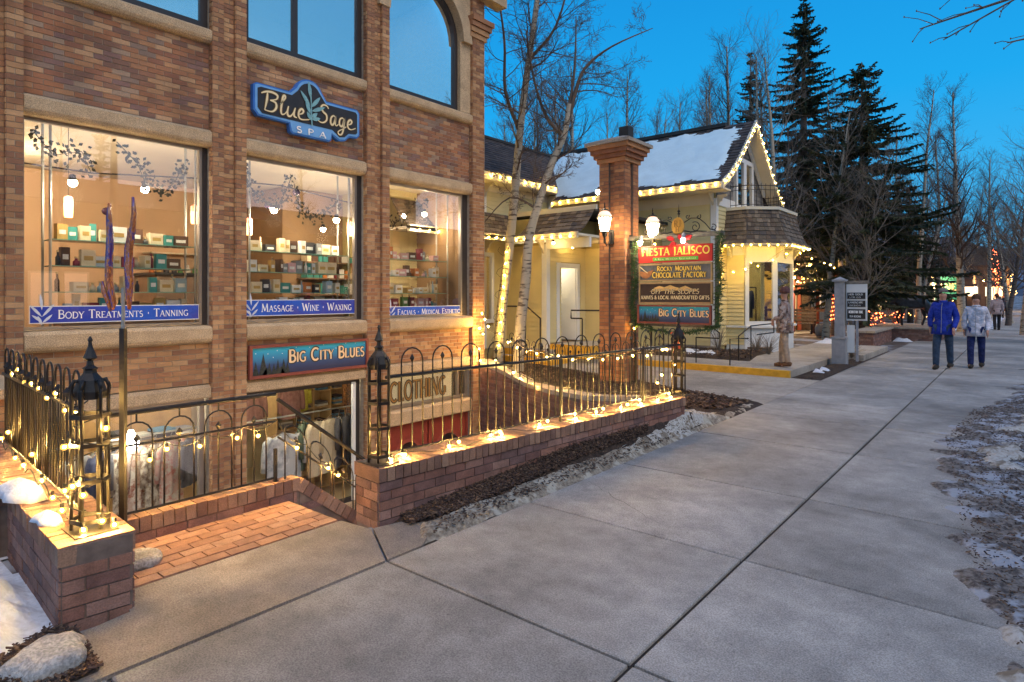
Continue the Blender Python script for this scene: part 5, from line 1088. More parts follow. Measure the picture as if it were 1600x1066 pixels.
def wall_lamp(label, x, y, z, ax, ay):
    """x, y, z: bottom of the glass; (ax, ay): pillar face it hangs from"""
    t = thing('wall_lantern', label, 'lamp', (x,y,z))
    MB().lathe([(.06,.0),(.085,.06),(.10,.16),(.115,.235),(.118,.25)], 16).build('glass_bowl', em_bowl, t, True, world=False)
    MB().lathe([(.128,.25),(.118,.30),(.09,.345),(.05,.37),(.03,.375)], 16).build('glass_dome', em_dome, t, True, world=False)
    mb = MB()
    for k in range(16): a = 2*pi*k/16; mb.lathe([(.004,-.012),(.02,0),(.004,.012)], 6, (.135*cos(a), .135*sin(a), .245))
    mb.lathe([(.13,.245),(.138,.25),(.13,.258)], 16); mb.build('scalloped_rim', mt['iron'], t, world=False)
    MB().lathe([(.07,.375),(.075,.39),(.03,.405),(.012,.42),(.02,.44),(.008,.455),(.012,.47),(.003,.53)], 10).build('finial', mt['iron'], t, world=False)
    MB().lathe([(.012,-.22),(.025,-.19),(.02,-.12),(.045,-.06),(.05,-.02),(.062,0)], 10).build('stem', mt['iron'], t, world=False)
    d = Vector((ax-x, ay-y, 0)); P = [Vector((0,0,-.16)), d*.25+Vector((0,0,-.24)), d*.6+Vector((0,0,-.20)), d*.85+Vector((0,0,-.04)), d+Vector((0,0,.02))]
    MB().tube(P, .014, 6).build('scroll_arm', mt['iron'], t, world=False)
    u = d.normalized(); w = Vector((-u.y,u.x,0)); MB().obox(d+Vector((0,0,-.06)), u*.012, w*.045, (0,0,.13)).build('wall_plate', mt['iron'], t, world=False)
wall_lamp('white glass lantern on the near face of the brick pillar', -5.80, 9.62, 2.80, -5.9, PY-HP-.01)
wall_lamp('white glass lantern on the right of the brick pillar above the signs', -5.16, 10.22, 2.70, PX+HP+.01, 10.25)
t = thing('flood_lamp', 'bright floodlight fixed high on the left side of the brick pillar', 'lamp', (-6.22,10.22,3.62))
MB().lathe([(.02,-.02),(.05,0),(.055,.08),(.02,.12)], 10, (-6.24,10.15,3.60)).build('housing', mt['iron'], t); place('bulb', sphere(.05,'bulb',EM('flood_bulb', (1,.86,.62), 260)), t, (-.02,-.10,0)); MB().tube([(-6.24,10.17,3.66),(-6.165,10.2,3.66)], .012, 5).build('arm', mt['iron'], t)
# ------------------------------------------------------------------ hanging directory of shop boards
SX0, SX1, SY = -5.40, -4.03, 10.2
fr = thing("board_gantry", 'timber frame reaching out from the pillar with scrollwork on top, carrying four boards', 'sign frame', (-4.7,SY,2.7))
MB().box(-5.63,-3.86,SY-.03,SY+.06,2.66,2.735).build('top_beam', mt['timber'], fr)
MB().box(-5.63,-3.93,SY-.01,SY+.04,1.10,1.145).build('bottom_rail', mt['timber'], fr)
for x in (-5.47,-3.98): MB().box(x-.03,x+.03,SY-.005,SY+.045,1.146,2.659).build('upright', mt['timber'], fr)
MB().tube([(-5.50,SY,1.1),(-5.50,SY,.0)], .02, 6).build('leg', mt['iron'], fr); MB().tube([(-5.18,SY,1.1),(-5.18,SY,.0)], .02, 6).build('leg', mt['iron'], fr)
def spiral(cx, cz, r0, r1, a0, a1, n=18): return [(cx+(r0+(r1-r0)*i/n)*cos(R(a0+(a1-a0)*i/n)), SY+.015, cz+(r0+(r1-r0)*i/n)*sin(R(a0+(a1-a0)*i/n))) for i in range(n+1)]
for sg in (-1, 1):
    c = -4.66
    for (cx, cz, r0, r1, a0, a1) in ((.30,2.83,.02,.095,0,480),(.62,2.80,.015,.06,90,470),(.16,3.02,.01,.04,0,400),(.36,3.0,.01,.045,30,420)):
        p = spiral(0, cz, r0, r1, a0, a1); p = [(c+sg*(cx+q[0]), q[1], q[2]) for q in p]; MB().tube(p, .008, 5).build('scroll', mt['iron'], fr, True)
    p = [(c+sg*x, SY+.015, z) for x, z in ((.10,2.92),(.22,2.99),(.36,2.98),(.48,2.88),(.56,2.78),(.66,2.745))]; MB().tube(p, .009, 5).build('scroll', mt['iron'], fr, True)
    p = [(c+sg*x, SY+.015, z) for x, z in ((.06,2.78),(.14,2.77),(.22,2.75),(.34,2.76),(.5,2.74))]; MB().tube(p, .011, 5).build('scroll', mt['iron'], fr, True)
MB().tube([(-4.66,SY+.015,2.95),(-4.66,SY+.015,3.06)], .012, 6).build('spire', mt['iron'], fr); MB().lathe([(.004,0),(.03,.03),(.012,.05),(.03,.075),(.008,.1),(.002,.20)], 6, (-4.66,SY+.015,3.05)).build('spire_tip', mt['iron'], fr)
med = MB().slab([(.115*cos(2*pi*k/24), .155*sin(2*pi*k/24)) for k in range(24)], (-4.66,SY+.0,2.86), (1,0,0), (0,0,1), (0,-.03,0)).build('medallion', M('gold_medallion', (.62,.33,.06), .45, .1, 10, 0, metal=.3), fr)
lettering('RJ', (-4.735,SY-.031,2.85), (1,0,0), (0,0,1), .11, M('medallion_letter', (.30,.13,.02), .6, .1, 5, 0), med, name='monogram', weight=.11, width=.15, N=(0,-1,0), serif=True); lettering('H', (-4.70,SY-.031,2.76), (1,0,0), (0,0,1), .09, bpy.data.materials['medallion_letter'], med, name='monogram', weight=.11, N=(0,-1,0))
bow = MB()
for (dx, dz, a, L) in ((-.10,.02,160,.16),(.08,.03,20,.16),(-.06,-.03,200,.14),(.05,-.04,-30,.15),(.0,.02,90,.1)):
    bow.slab(leafp(dx, dz, a, L, .05), (-4.62,SY-.02,2.60), (1,0,0), (0,0,1), (0,-.02-.004*L*10,0))
tag(bow.build('ribbon_bow', M('red_ribbon', (.50,.015,.02), .5, .2, 9, 0), None), 'red ribbon bow tied above the top red shop board', 'bow')
rib = MB(); 
for (dx, dz, a, L) in ((-.05,.0,170,.09),(.05,.0,10,.09),(-.02,-.02,262,.32),(.02,-.02,276,.28),(0,.0,90,.05)): rib.slab(leafp(dx, dz, a, L, .03), (-4.64,SY-.08,.98), (1,0,0), (0,0,1), (0,-.012-L*.02,0))
tag(rib.build('ribbon_bow', M('orange_ribbon', (.60,.08,.03), .5, .2, 9, 0), None), 'orange red ribbon hanging from the garland below the boards', 'bow')
for lab, x, em_ in (('small black spotlight on the beam above the middle of the boards',-4.52,0),('lit spotlight hanging below the beam left of the red board',-5.33,1)):
    t = thing('sign_spotlight', lab, 'lamp', (x,SY-.12,2.6)); MB().tube([(x,SY,2.70),(x,SY-.10,2.72),(x+.02,SY-.16,2.62)], [.01,.02,.045], 8).build('housing', mt['greypost'], t)
    place('bulb', sphere(.035,'bulb',EM('sign_spot_bulb'+str(em_), (1,.85,.55), 300 if em_ else 90)), t, (.02,-.05,-.02))
NY = (0,-1,0)
def board(label, z0, z1, fm_, pmat, fwid=.028, x0=SX0, x1=SX1):
    t = thing('shop_board', label, 'sign', (x0,SY-.06,z0)); mb = MB()
    for (a,b_,c,d) in ((x0,x1,z0,z0+fwid),(x0,x1,z1-fwid,z1),(x0,x0+fwid,z0+fwid,z1-fwid),(x1-fwid,x1,z0+fwid,z1-fwid)): mb.box(a,b_,SY-.06,SY-.006,c,d)
    mb.build('frame', fm_, t); MB().box(x0+fwid,x1-fwid,SY-.048,SY-.012,z0+fwid,z1-fwid).build('panel', pmat, t); return t
redp = M('bright_red_board', (.62,.035,.025), .45, .08, 3, 0); tanf = M('tan_wood_frame', (.42,.27,.12), .6, .2, 14, .1); brownp = M('dark_brown_board', (.055,.03,.02), .5, .2, 6, 0); rustf = bpy.data.materials['rust_red_frame']
t = board('red board lettered Fiesta Jalisco, topmost of the four hanging boards', 2.235, 2.53, redp, redp, .012)
lettering('FIESTA JALISCO', (SX0+.06,SY-.048,2.365), (1,0,0), (0,0,1), .13, M('yellow_lettering', (.90,.66,.10), .5, .05, 4, 0), t, weight=.2, width=1.27, N=NY, z=.004)
MB().box(SX0+.28,SX0+1.12,SY-.0535,SY-.048,2.265,2.325).build('green_strip', M('green_strip', (.10,.42,.05), .5, .1, 4, 0), t)
lettering('A Real Mexican Restaurant', (SX0+.31,SY-.0535,2.278), (1,0,0), (0,0,1), .034, creamp, t, weight=.2, width=.78, serif=False, N=NY, z=.002, d=.001)
t = board('board lettered Rocky Mountain Chocolate Factory with a painted copper pot, second from top', 1.905, 2.215, tanf, M('slate_board', (.14,.14,.15), .5, .3, 8, 0))
ch = M('chocolate_gold_letters', (.80,.55,.10), .5, .1, 6, 0)
lettering('Rocky Mountain', (SX0+.36,SY-.048,2.085), (1,0,0), (0,0,1), .085, ch, t, weight=.25, width=.82, serif=False, N=NY, z=.008, small=.85, outline=brownp)
lettering('Chocolate Factory', (SX0+.27,SY-.048,1.965), (1,0,0), (0,0,1), .10, ch, t, weight=.25, width=1.0, serif=False, N=NY, z=.008, small=.9, outline=brownp)
cop = M('painted_copper', (.50,.20,.07), .45, .25, 14, 0)
MB().slab([(0,.10),(.03,.03),(.08,-.01),(.15,-.02),(.21,.01),(.25,.07),(.28,.14),(.24,.12),(.14,.09),(.05,.11)], (SX0+.01,SY-.05,1.975), (1,0,0), (0,0,1), (0,-.012,0)).build('painted_pot', cop, t)
mb = MB(); ribbon(mb, [(0,.2),(.10,.12),(.16,.08)], .015, Vector((SX0+.02,SY-.062,1.975)), Vector((1,0,0)), Vector((0,0,1)), Vector(NY), .003); mb.build('painted_spoon', creamp, t)
t = board('brown board lettered Off the Slopes, knives and local handcrafted gifts, third from top', 1.505, 1.885, tanf, brownp)
MB().slab([(0,0),(.10,.07),(.2,.10),(.3,.075),(.42,.115),(.5,.085),(.6,.06),(.72,.10),(.82,.06),(.93,.03),(1.0,0),(.5,.02)], (SX0+.22,SY-.048,1.72), (.93,0,0), (0,0,1), (0,-.006,0)).build('painted_peaks', M('peak_gold', (.66,.42,.14), .5, .2, 12, 0), t)
lettering('OFF THE SLOPES', (SX0+.24,SY-.054,1.68), (1,0,0), (0,0,1), .085, creamp, t, weight=.14, width=.9, serif=False, N=NY, z=.004, slant=.18, outline=brownp)
lettering('KNIVES & LOCAL HANDCRAFTED GIFTS', (SX0+.05,SY-.048,1.585), (1,0,0), (0,0,1), .062, creamp, t, weight=.2, width=1.27, serif=False, N=NY, z=.004)
city_board('small framed board lettered Big City Blues, lowest of the four hanging boards', (SX0,SY-.06,1.155), (1,0,0), SX1-SX0, .33, NY, rustf)
# evergreen garland round the boards
def garland(label, pts, rad, n, seed, m='leafg', L=.05):
    random.seed(seed); mb = MB(); P = [Vector(p) for p in pts]; mb.tube(P, .012, 5)
    seg = [(P[i+1]-P[i]).length for i in range(len(P)-1)]; tot = sum(seg)
    for k in range(n):
        s_ = random.random()*tot; i = 0
        while s_ > seg[i] and i < len(seg)-1: s_ -= seg[i]; i += 1
        q = P[i].lerp(P[i+1], s_/seg[i]); v = Vector((random.gauss(0,1),random.gauss(0,1),random.gauss(0,1))).normalized(); e_ = q+v*rad*random.uniform(.5,1.25); w = v.cross(Vector((random.random(),random.random(),random.random()))).normalized()*L*.16; b_ = q+v*rad*.1
        mb.add([b_, (b_+e_)/2+w, e_, (b_+e_)/2-w], [(0,1,2,3)])
    return tag(mb.build('evergreen_garland', mt[m], None), label, 'garland')
garland('evergreen garland hanging down the right side of the boards', [(-3.90,SY-.05,2.70),(-3.93,SY-.06,2.3),(-3.88,SY-.06,1.9),(-3.94,SY-.06,1.5),(-3.92,SY-.06,1.14)], .11, 900, 1)
garland('evergreen garland hanging down the left side of the boards', [(-5.46,SY-.05,2.64),(-5.50,SY-.07,2.3),(-5.46,SY-.07,1.9),(-5.52,SY-.07,1.5),(-5.46,SY-.07,1.1)], .10, 800, 2)
garland('evergreen garland swag along the bottom of the boards', [(-5.46,SY-.07,1.12),(-5.1,SY-.08,1.04),(-4.64,SY-.08,1.0),(-4.3,SY-.08,1.04),(-3.92,SY-.07,1.12)], .09, 800, 3)
string('short string of white bulbs on the beam over the boards', [(-5.5,SY-.03,2.68),(-5.3,SY-.04,2.63),(-5.0,SY-.05,2.60),(-4.8,SY-.04,2.62)], [(-5.42,SY-.05,2.63),(-5.08,SY-.06,2.57),(-5.47,SY-.1,1.05)], 'bulb_eave', .02)

# ------------------------------------------------------------------ yellow clapboard house
random.seed(41)
hs = thing('yellow_house', 'yellow clapboard house with snowy gable roof, shingled skirts and bay window', 'building', (-8.5,17,0))
def add(mb, name, m, parent=hs, smooth=False): return mb.build(name, m, parent, smooth)
GX, GY, LX = -6.6, 16.86, -10.6        # gable front plane, side wall plane, left wing front plane
PYW, PXW, PBX = 12.6, -9.3, -8.2       # porch walls
core = MB()
for q_ in ((-16,-9.25,GY+.03,21,0,4.6),(-9.25,GX-.03,GY+.03,17.6,0,4.6),(-9.25,GX-.03,20.7,21,0,4.6),(-9.25,GX-.03,17.6,20.7,3.05,4.6),(-15.5,-12.3,8.5,14.6,0,4.7),(-12.3,LX-.03,8.5,10.7,0,4.7),(-12.3,LX-.03,12.1,14.6,0,4.7),(-12.3,LX-.03,10.7,12.1,0,.9),(-12.3,LX-.03,10.7,12.1,2.8,4.7),
           (-15.5,-12.4,14.6,GY+.03,0,4.7),(-10.6,PXW-.03,PYW+.03,PYW+.09,0,3.0),(PXW-.10,PXW-.03,PYW+.09,13.04,0,3.0),(PXW-.10,PXW-.03,14.08,14.42,0,3.0),(PXW-.10,PXW-.03,13.04,14.08,2.5,3.0),(-12.4,PXW-.03,14.43,14.52,0,3.65),(-12.4,PBX,14.53,GY+.1,0,3.65),(PXW-.03,PBX,14.43,14.53,0,3.65),(-10.6,-9.0,12.75,14.4,3.12,3.65)): core.box(*q_)
add(core, 'house_core', M('yellow_backing', (.42,.34,.14), .9, .1, 4, 0))
_cl = {}
def clap(p0, p1, z0, z1, nrm, gaps=(), ex=.115, poly=None, name='clapboard'):
    """lapped boards along a wall line, each board an object"""
    p0, p1 = Vector((*p0,0)), Vector((*p1,0)); u = (p1-p0).normalized(); L = (p1-p0).length; nv = Vector((*nrm,0)); z = z0; yaw = atan2(u.y, u.x); base = wloc(hs)
    while z < z1-.01:
        h = min(ex, z1-z); spans = [(0, L)]
        for (g0, g1, gz0, gz1) in gaps:
            if z+h*.5 > gz0 and z+h*.5 < gz1:
                ns = []
                for (a, b_) in spans:
                    if g1 <= a or g0 >= b_: ns.append((a, b_)); continue
                    if g0 > a: ns.append((a, g0))
                    if g1 < b_: ns.append((g1, b_))
                spans = ns
        if poly: spans = [(max(a, poly(z)[0]), min(b_, poly(z)[1])) for a, b_ in spans]
        for a, b_ in spans:
            if b_-a < .05: continue
            k = (round(b_-a, 2), round(h, 3)); sg = 1 if (Vector((-u.y,u.x,0))).dot(nv) > 0 else -1
            kk = (k, sg)
            if kk not in _cl:
                l2 = k[0]/2; _cl[kk] = MB().add([(-l2,sg*.022,0),(l2,sg*.022,0),(l2,sg*.003,h+.008),(-l2,sg*.003,h+.008),(-l2,-sg*.01,0),(l2,-sg*.01,0),(l2,-sg*.01,h),(-l2,-sg*.01,h)], [(0,1,2,3),(4,5,1,0),(7,6,5,4),(1,5,6,2),(4,0,3,7)]).mesh(name, mt['siding'])
            c = p0+u*((a+b_)/2); o = place(name, _cl[kk], hs, Vector((c.x, c.y, z))-base); o.rotation_euler = (0,0,yaw)
        z += h
clap((-12.4,GY), (GX-.16,GY), .25, 4.35, (0,-1), gaps=((0,4.2,0,3.6),))
clap((GX,GY+.16), (GX,17.66), .25, 4.3, (1,0)); clap((GX,20.66),(GX,21.0),.25,4.2,(1,0))
clap((LX,8.6), (LX,14.5), .3, 4.38, (1,0), gaps=((4.0,5.9,0,3.6),(2.15,3.45,.9,2.75)))
clap((LX,PYW), (PXW-.14,PYW), .3, 2.92, (0,-1)); clap((PXW,PYW+.14), (PXW,14.4), .45, 2.92, (1,0), gaps=((.50,1.40,0,2.5),)); clap((PXW,14.4), (PBX,14.4), .3, 2.92, (0,-1))
tr_ = MB(); tr_.box(GX-.14,GX+.025,GY-.025,GY+.14,.2,4.36); add(tr_, 'corner_board', mt['white'])
add(MB().box(PXW-.12,PXW+.03,PYW-.03,PYW+.12,.3,2.95), 'corner_board', mt['white']); add(MB().box(LX-.05,LX+.03,11.6,11.76,.3,4.38), 'corner_board', mt['white']); add(MB().box(LX-.05,LX+.03,14.42,14.56,3.6,4.38), 'corner_board', mt['white'])
add(MB().box(-12.4,GX-.14,GY-.035,GY+.03,4.20,4.62), 'frieze_board', mt['cream']); add(MB().box(LX-.04,LX+.035,8.6,14.42,4.32,4.62), 'frieze_board', mt['cream']); add(MB().box(GX-.04,GX+.03,GY+.14,21.0,4.18,4.42), 'frieze_board', mt['white'])
add(MB().box(-12.5,GX+.03,GY-.06,GY+.0,0,.24), 'plinth', mt['conc_a'])
# main roof (ridge along x at y=18.93)
RZ, RY_, EZ = 6.88, 18.93, 4.72
xe, xw = -6.18, -14.2
prof = [(16.22,4.70),(16.75,4.98),(17.35,5.42),(RY_,RZ),(20.5,5.42),(21.1,4.98),(21.64,4.70)]
rf = MB()
for i in range(6):
    (y0,z0),(y1,z1) = prof[i], prof[i+1]; rf.add([(xe,y0,z0),(xe,y1,z1),(xw,y1,z1),(xw,y0,z0),(xe,y0,z0-.10),(xe,y1,z1-.10),(xw,y1,z1-.10),(xw,y0,z0-.10)], [(0,1,2,3),(7,6,5,4),(0,4,5,1),(3,2,6,7)]+([(0,3,7,4)] if i == 0 else [])+([(1,5,6,2)] if i == 5 else []))
roof = add(rf, 'roof', mt['roof'])
def shingles(parent, quadf, rows, ncol, m, name='shingle', wj=.008, th=.012, seed=3, keep=None, limit=0):
    """rows of separate shingles on the surface quadf(u, v) -> (point, normal)"""
    random.seed(seed); base = wloc(parent); cand = []
    for r_ in range(rows):
        v0, v1 = r_/rows, (r_+1)/rows; u = -random.random()/ncol
        while u < 1:
            w = random.uniform(.6,1.35)/ncol; a, b_ = max(0, u), min(1, u+w); u += w
            if b_-a < .25/ncol: continue
            if keep and not keep((a+b_)/2, (v0+v1)/2): continue
            g_ = wj/2/max(.01, (quadf(1,.5)[0]-quadf(0,.5)[0]).length)
            P = [quadf(a+g_,v0-random.uniform(0,.12)/rows), quadf(b_-g_,v0-random.uniform(0,.12)/rows), quadf(b_-g_,v1), quadf(a+g_,v1)]
            lo = random.uniform(.9,1.3)*th
            top = [P[0][0]+P[0][1]*(lo+.012), P[1][0]+P[1][1]*(lo+.012), P[2][0]+P[2][1]*.006, P[3][0]+P[3][1]*.006]; bot = [P[0][0]+P[0][1]*.004, P[1][0]+P[1][1]*.004]
            cand.append((top, bot))
    mb = MB()
    for i, (tp, bt) in enumerate(cand):
        if i < limit:
            c = sum(tp, Vector())/4; q = MB().add([p for p in tp+bt], [(0,1,2,3),(4,5,1,0),(4,0,3),(5,2,1)]); q.build(name, m, parent, loc=c)
        else: mb.add(tp+bt, [(0,1,2,3),(4,5,1,0),(4,0,3),(5,2,1)])
    if mb.v: o = mb.build(name+'s', m, parent); o['kind'] = 'stuff'
def qroof(p00, p10, p11, p01):
    p00, p10, p11, p01 = map(Vector, (p00,p10,p11,p01)); n_ = (p10-p00).cross(p01-p00).normalized()
    return lambda u, v: ((p00*(1-u)+p10*u)*(1-v)+(p01*(1-u)+p11*u)*v, n_)
shingles(roof, qroof((-12.6,16.22,4.70),(xe,16.22,4.70),(xe,16.75,4.98),(-12.6,16.75,4.98)), 4, 36, mt['roof'])
shingles(roof, qroof((-13.4,16.75,4.98),(xe,16.75,4.98),(xe,17.35,5.42),(-13.4,17.35,5.42)), 5, 40, mt['roof'])
shingles(roof, qroof((-13.8,17.35,5.42),(xe,17.35,5.42),(xe,RY_,RZ),(-13.8,RY_,RZ)), 14, 42, mt['roof'])
add(MB().box(xw,xe-.9,RY_-.10,RY_+.10,RZ-.02,RZ+.09), 'ridge_cap', mt['dark'], roof)
# snow sheet on the slope
sn = MB(); nx, ny = 90, 34; idx = {}
def slope(y):
    for i in range(3):
        (y0,z0),(y1,z1) = prof[i], prof[i+1]
        if y <= y1: return z0+(z1-z0)*(y-y0)/(y1-y0)
    return RZ
for i in range(nx+1):
    for j in range(ny+1):
        x, y = -13.3+6.95*i/nx, 16.3+(18.8-16.3)*j/ny; nse = noise.fractal(Vector((x*1.6,y*1.6,3)), .7, 2, 4)
        dr = (-6.42-.10*(y-16.4))-x+nse*.28; dl = x+13.2; db = y-16.42+nse*.2; dt_ = 18.68-.03*(x+6)-y+nse*.2
        hole = .40-hypot((x+10.2)*.7, y-18.4)+nse*.2
        dd = min(dr, dl, db, dt_, -hole)
        if dd < -.1: continue
        k = max(0, min(1, dd/.16)); idx[i,j] = len(sn.v); sn.v.append((x, y, slope(y)+.02+k*(.055+.02*nse)+.008*noise.noise(Vector((x*9,y*9,0)))))
for i in range(nx):
    for j in range(ny):
        q = [(i,j),(i+1,j),(i+1,j+1),(i,j+1)]
        if all(t_ in idx for t_ in q): sn.f.append(tuple(idx[t_] for t_ in q)); sn.mi.append(0)
tag(sn.build('roof_snow', mt['snow_roof'], None, True), 'sheet of snow lying on the slope of the yellow house roof', 'snow')
# eave boxes, soffits, rakes
add(MB().box(-12.6,xe,16.18,16.26,4.52,4.69), 'fascia', mt['cream']); add(MB().box(-12.6,xe+.02,16.26,GY-.04,4.50,4.54), 'soffit', mt['cream'])
add(MB().box(LX+.0,-10.14,8.5,14.25,4.50,4.54), 'soffit', mt['cream']); add(MB().box(-10.20,-10.12,8.5,14.25,4.52,4.69), 'fascia', mt['cream'])
def rake(side):
    mb = MB(); pr = prof[:4] if side < 0 else prof[3:]
    for i in range(3):
        (y0,z0),(y1,z1) = pr[i], pr[i+1]; mb.add([(xe+.03,y0,z0+.02),(xe+.03,y1,z1+.02),(xe+.03,y1,z1-.20),(xe+.03,y0,z0-.20),(xe-.03,y0,z0+.02),(xe-.03,y1,z1+.02),(xe-.03,y1,z1-.20),(xe-.03,y0,z0-.20)], [(0,1,2,3),(7,6,5,4),(4,5,1,0),(3,2,6,7),(0,3,7,4),(1,5,6,2)])
        mb.add([(xe-.03,y0,z0-.11),(xe-.03,y1,z1-.11),(GX-.02,y1,z1-.11),(GX-.02,y0,z0-.11)], [(0,1,2,3)])
    add(mb, 'rake_board', mt['cream'])
rake(-1); rake(1)
for (y0,z0,y1,z1) in ((17.0,4.90,18.88,6.62),(18.98,6.62,20.86,4.90)): add(MB().obox((GX+.05,(y0+y1)/2,(z0+z1)/2),(.03,0,0),(0,(y1-y0)/2,(z1-z0)/2),(0,-(z1-z0)*.03,(y1-y0)*.03)), 'gable_trim', mt['white'])
# gable wall
gw = MB(); gp = [(16.9,4.42),(21.0,4.42),(20.5,5.30),(RY_,6.74),(17.35,5.30)]
add(gw.slab(gp, (GX-.02,0,0), YU, ZU, (-.12,0,0)), 'gable_wall', mt['shingle_g'])
def gq(u, v): return (Vector((GX-.02, 16.95+u*4.0, 4.44+v*2.25)), Vector((1,0,0)))
gsh = place('gable_shingles_base', None, hs, (0,0,0)) if 0 else hs
shingles(hs, gq, 17, 26, mt['shingle_g'], 'gable_shingle', keep=lambda u, v: (lambda y, z: z < 6.66-abs(y-RY_)*.92 and not (18.2 < y < 19.8 and z < 5.85))(16.95+u*4.0, 4.44+v*2.25), limit=120)
# balcony door in the gable
wf = window(18.25, 19.75, 4.22, 5.78, GX+.03, GLASS('house_glass', .45, (.5,.55,.6)), mt['white'], .13, (19.0,), parent=hs, mw=.22, fd=.10)
# bay window with shingled skirt
BP = [(-6.6,17.66),(-6.06,17.66),(-5.41,18.31),(-5.41,20.0),(-6.06,20.65),(-6.6,20.65)]
bay = place('bay_window', None, hs, Vector((-6.3,19.1,0))-wloc(hs))
ins = [(x-.06 if i in (2,3) else x-.04*(i in (1,4)), y+(.05 if i < 3 else -.05)) for i, (x, y) in enumerate(BP)]
MB().prism(BP[::1], 0, .78).build('bay_base', mt['white'], bay); MB().prism(BP, 2.72, 3.06).build('bay_head', mt['white'], bay)
MB().prism([(-6.6,17.6),(-6.0,17.58),(-5.33,18.26),(-5.33,20.05),(-6.0,20.73),(-6.6,20.7)], .74, .80).build('bay_sill', mt['white'], bay)
MB().box(-6.62,-6.10,17.665,17.70,.78,2.72).build('bay_side', mt['siding'], bay)
for z in [ .26+.115*k for k in range(22)]: 
    c = 'bayclap'
    if c not in _cl: _cl[c] = MB().add([(-.25,-.022,0),(.25,-.022,0),(.25,-.003,.12),(-.25,-.003,.12),(-.25,.01,0),(.25,.01,0)], [(0,1,2,3),(4,5,1,0)]).mesh('clapboard', mt['siding'])
    place('clapboard', _cl[c], bay, Vector((-6.34,17.66,z))-wloc(bay))
hg = GLASS('bay_glass', .18, (.9,.92,.9))
for a, b_ in ((BP[1],BP[2]),(BP[2],BP[3]),(BP[3],BP[4])):
    a, b_ = Vector((*a,0)), Vector((*b_,0)); u = (b_-a); L = u.length; u.normalize(); nv = Vector((u.y,-u.x,0)); f_ = MB()
    for (s0,s1,z0,z1) in ((0,.11,.8,2.72),(L-.11,L,.8,2.72),(.11,L-.11,.8,.92),(.11,L-.11,2.6,2.72)): f_.obox(a+u*(s0+s1)/2-nv*.035+Vector((0,0,(z0+z1)/2)), u*(s1-s0)/2, nv*.035, (0,0,(z1-z0)/2))
    fo_ = f_.build('window_frame', mt['white'], bay)
    fo_.name = 'window_frame'; MB().obox(a+u*L/2-nv*.04+Vector((0,0,1.76)), u*(L/2-.10), nv*.003, (0,0,.85)).build('pane', hg, bay)
sk_in = [(-6.6,17.62),(-6.02,17.62),(-5.37,18.27),(-5.37,20.04),(-6.02,20.69),(-6.6,20.69)]; sk_out = [(-6.6,17.22),(-5.88,17.22),(-4.97,18.13),(-4.97,20.2),(-5.88,21.1),(-6.6,21.1)]
base_m = MB()
for i in range(5):
    a, b_, c, d = sk_out[i], sk_out[i+1], sk_in[i+1], sk_in[i]
    def qf(u, v, a=a, b_=b_, c=c, d=d):
        lo = Vector((a[0]+(b_[0]-a[0])*u, a[1]+(b_[1]-a[1])*u, 0)); hi = Vector((d[0]+(c[0]-d[0])*u, d[1]+(c[1]-d[1])*u, 0)); k = v if v < .35 else v; p = lo.lerp(hi, min(1, max(0.0, v))**.55); nn = Vector((b_[1]-a[1], -(b_[0]-a[0]), 0)).normalized()+Vector((0,0,.4)); return (Vector((p.x, p.y, 3.10+v*.98)), nn.normalized())
    ln = hypot(b_[0]-a[0], b_[1]-a[1]); shingles(bay, qf, 8, max(3, int(ln/.17)), mt['shingle'], limit=60, seed=i)
    for j in range(6):
        q = [qf(0,j/6)[0], qf(1,j/6)[0], qf(1,(j+1)/6)[0], qf(0,(j+1)/6)[0]]; base_m.add(q, [(0,1,2,3)])
base_m.build('skirt_deck', mt['shingle'], bay)
MB().prism(sk_out, 3.04, 3.10).build('skirt_soffit', mt['cream'], bay)
MB().prism([(x+.05*(i in (2,3)), y-.05*(i < 3)+.05*(i > 2)) for i, (x, y) in enumerate(sk_in)], 4.075, 4.16).build('balcony_cornice', mt['cream'], bay)
rl = thing('balcony_railing', 'small black iron railing round the balcony above the bay window', 'railing', (-5.9,19.1,4.17))
rp = [(-6.5,17.7),(-6.02,17.7),(-5.45,18.3),(-5.45,20.0),(-6.02,20.6),(-6.5,20.6)]
for h, r_ in ((.60,.013),(.06,.009),(.48,.008)): MB().tube([(x,y,4.17+h) for x, y in rp], r_, 5).build('rail', mt['iron'], rl)
pk = MB().tube([(0,0,0),(0,0,.66)], .008, 4).mesh('baluster', mt['iron'])
for i in range(5):
    a, b_ = Vector((*rp[i],4.17)), Vector((*rp[i+1],4.17)); n_ = max(2, int((b_-a).length/.13))
    for k in range(n_): place('baluster', pk, rl, a.lerp(b_, k/n_)-Vector((-5.9,19.1,4.17)))
# shop inside the bay and the porch room
add(MB().box(-9.2,-9.1,17.7,20.6,.2,3.0), 'bay_back_wall', mt['plaster_w']); add(MB().box(-9.1,-5.5,17.7,20.6,.15,.2), 'bay_floor', mt['floorwood'])
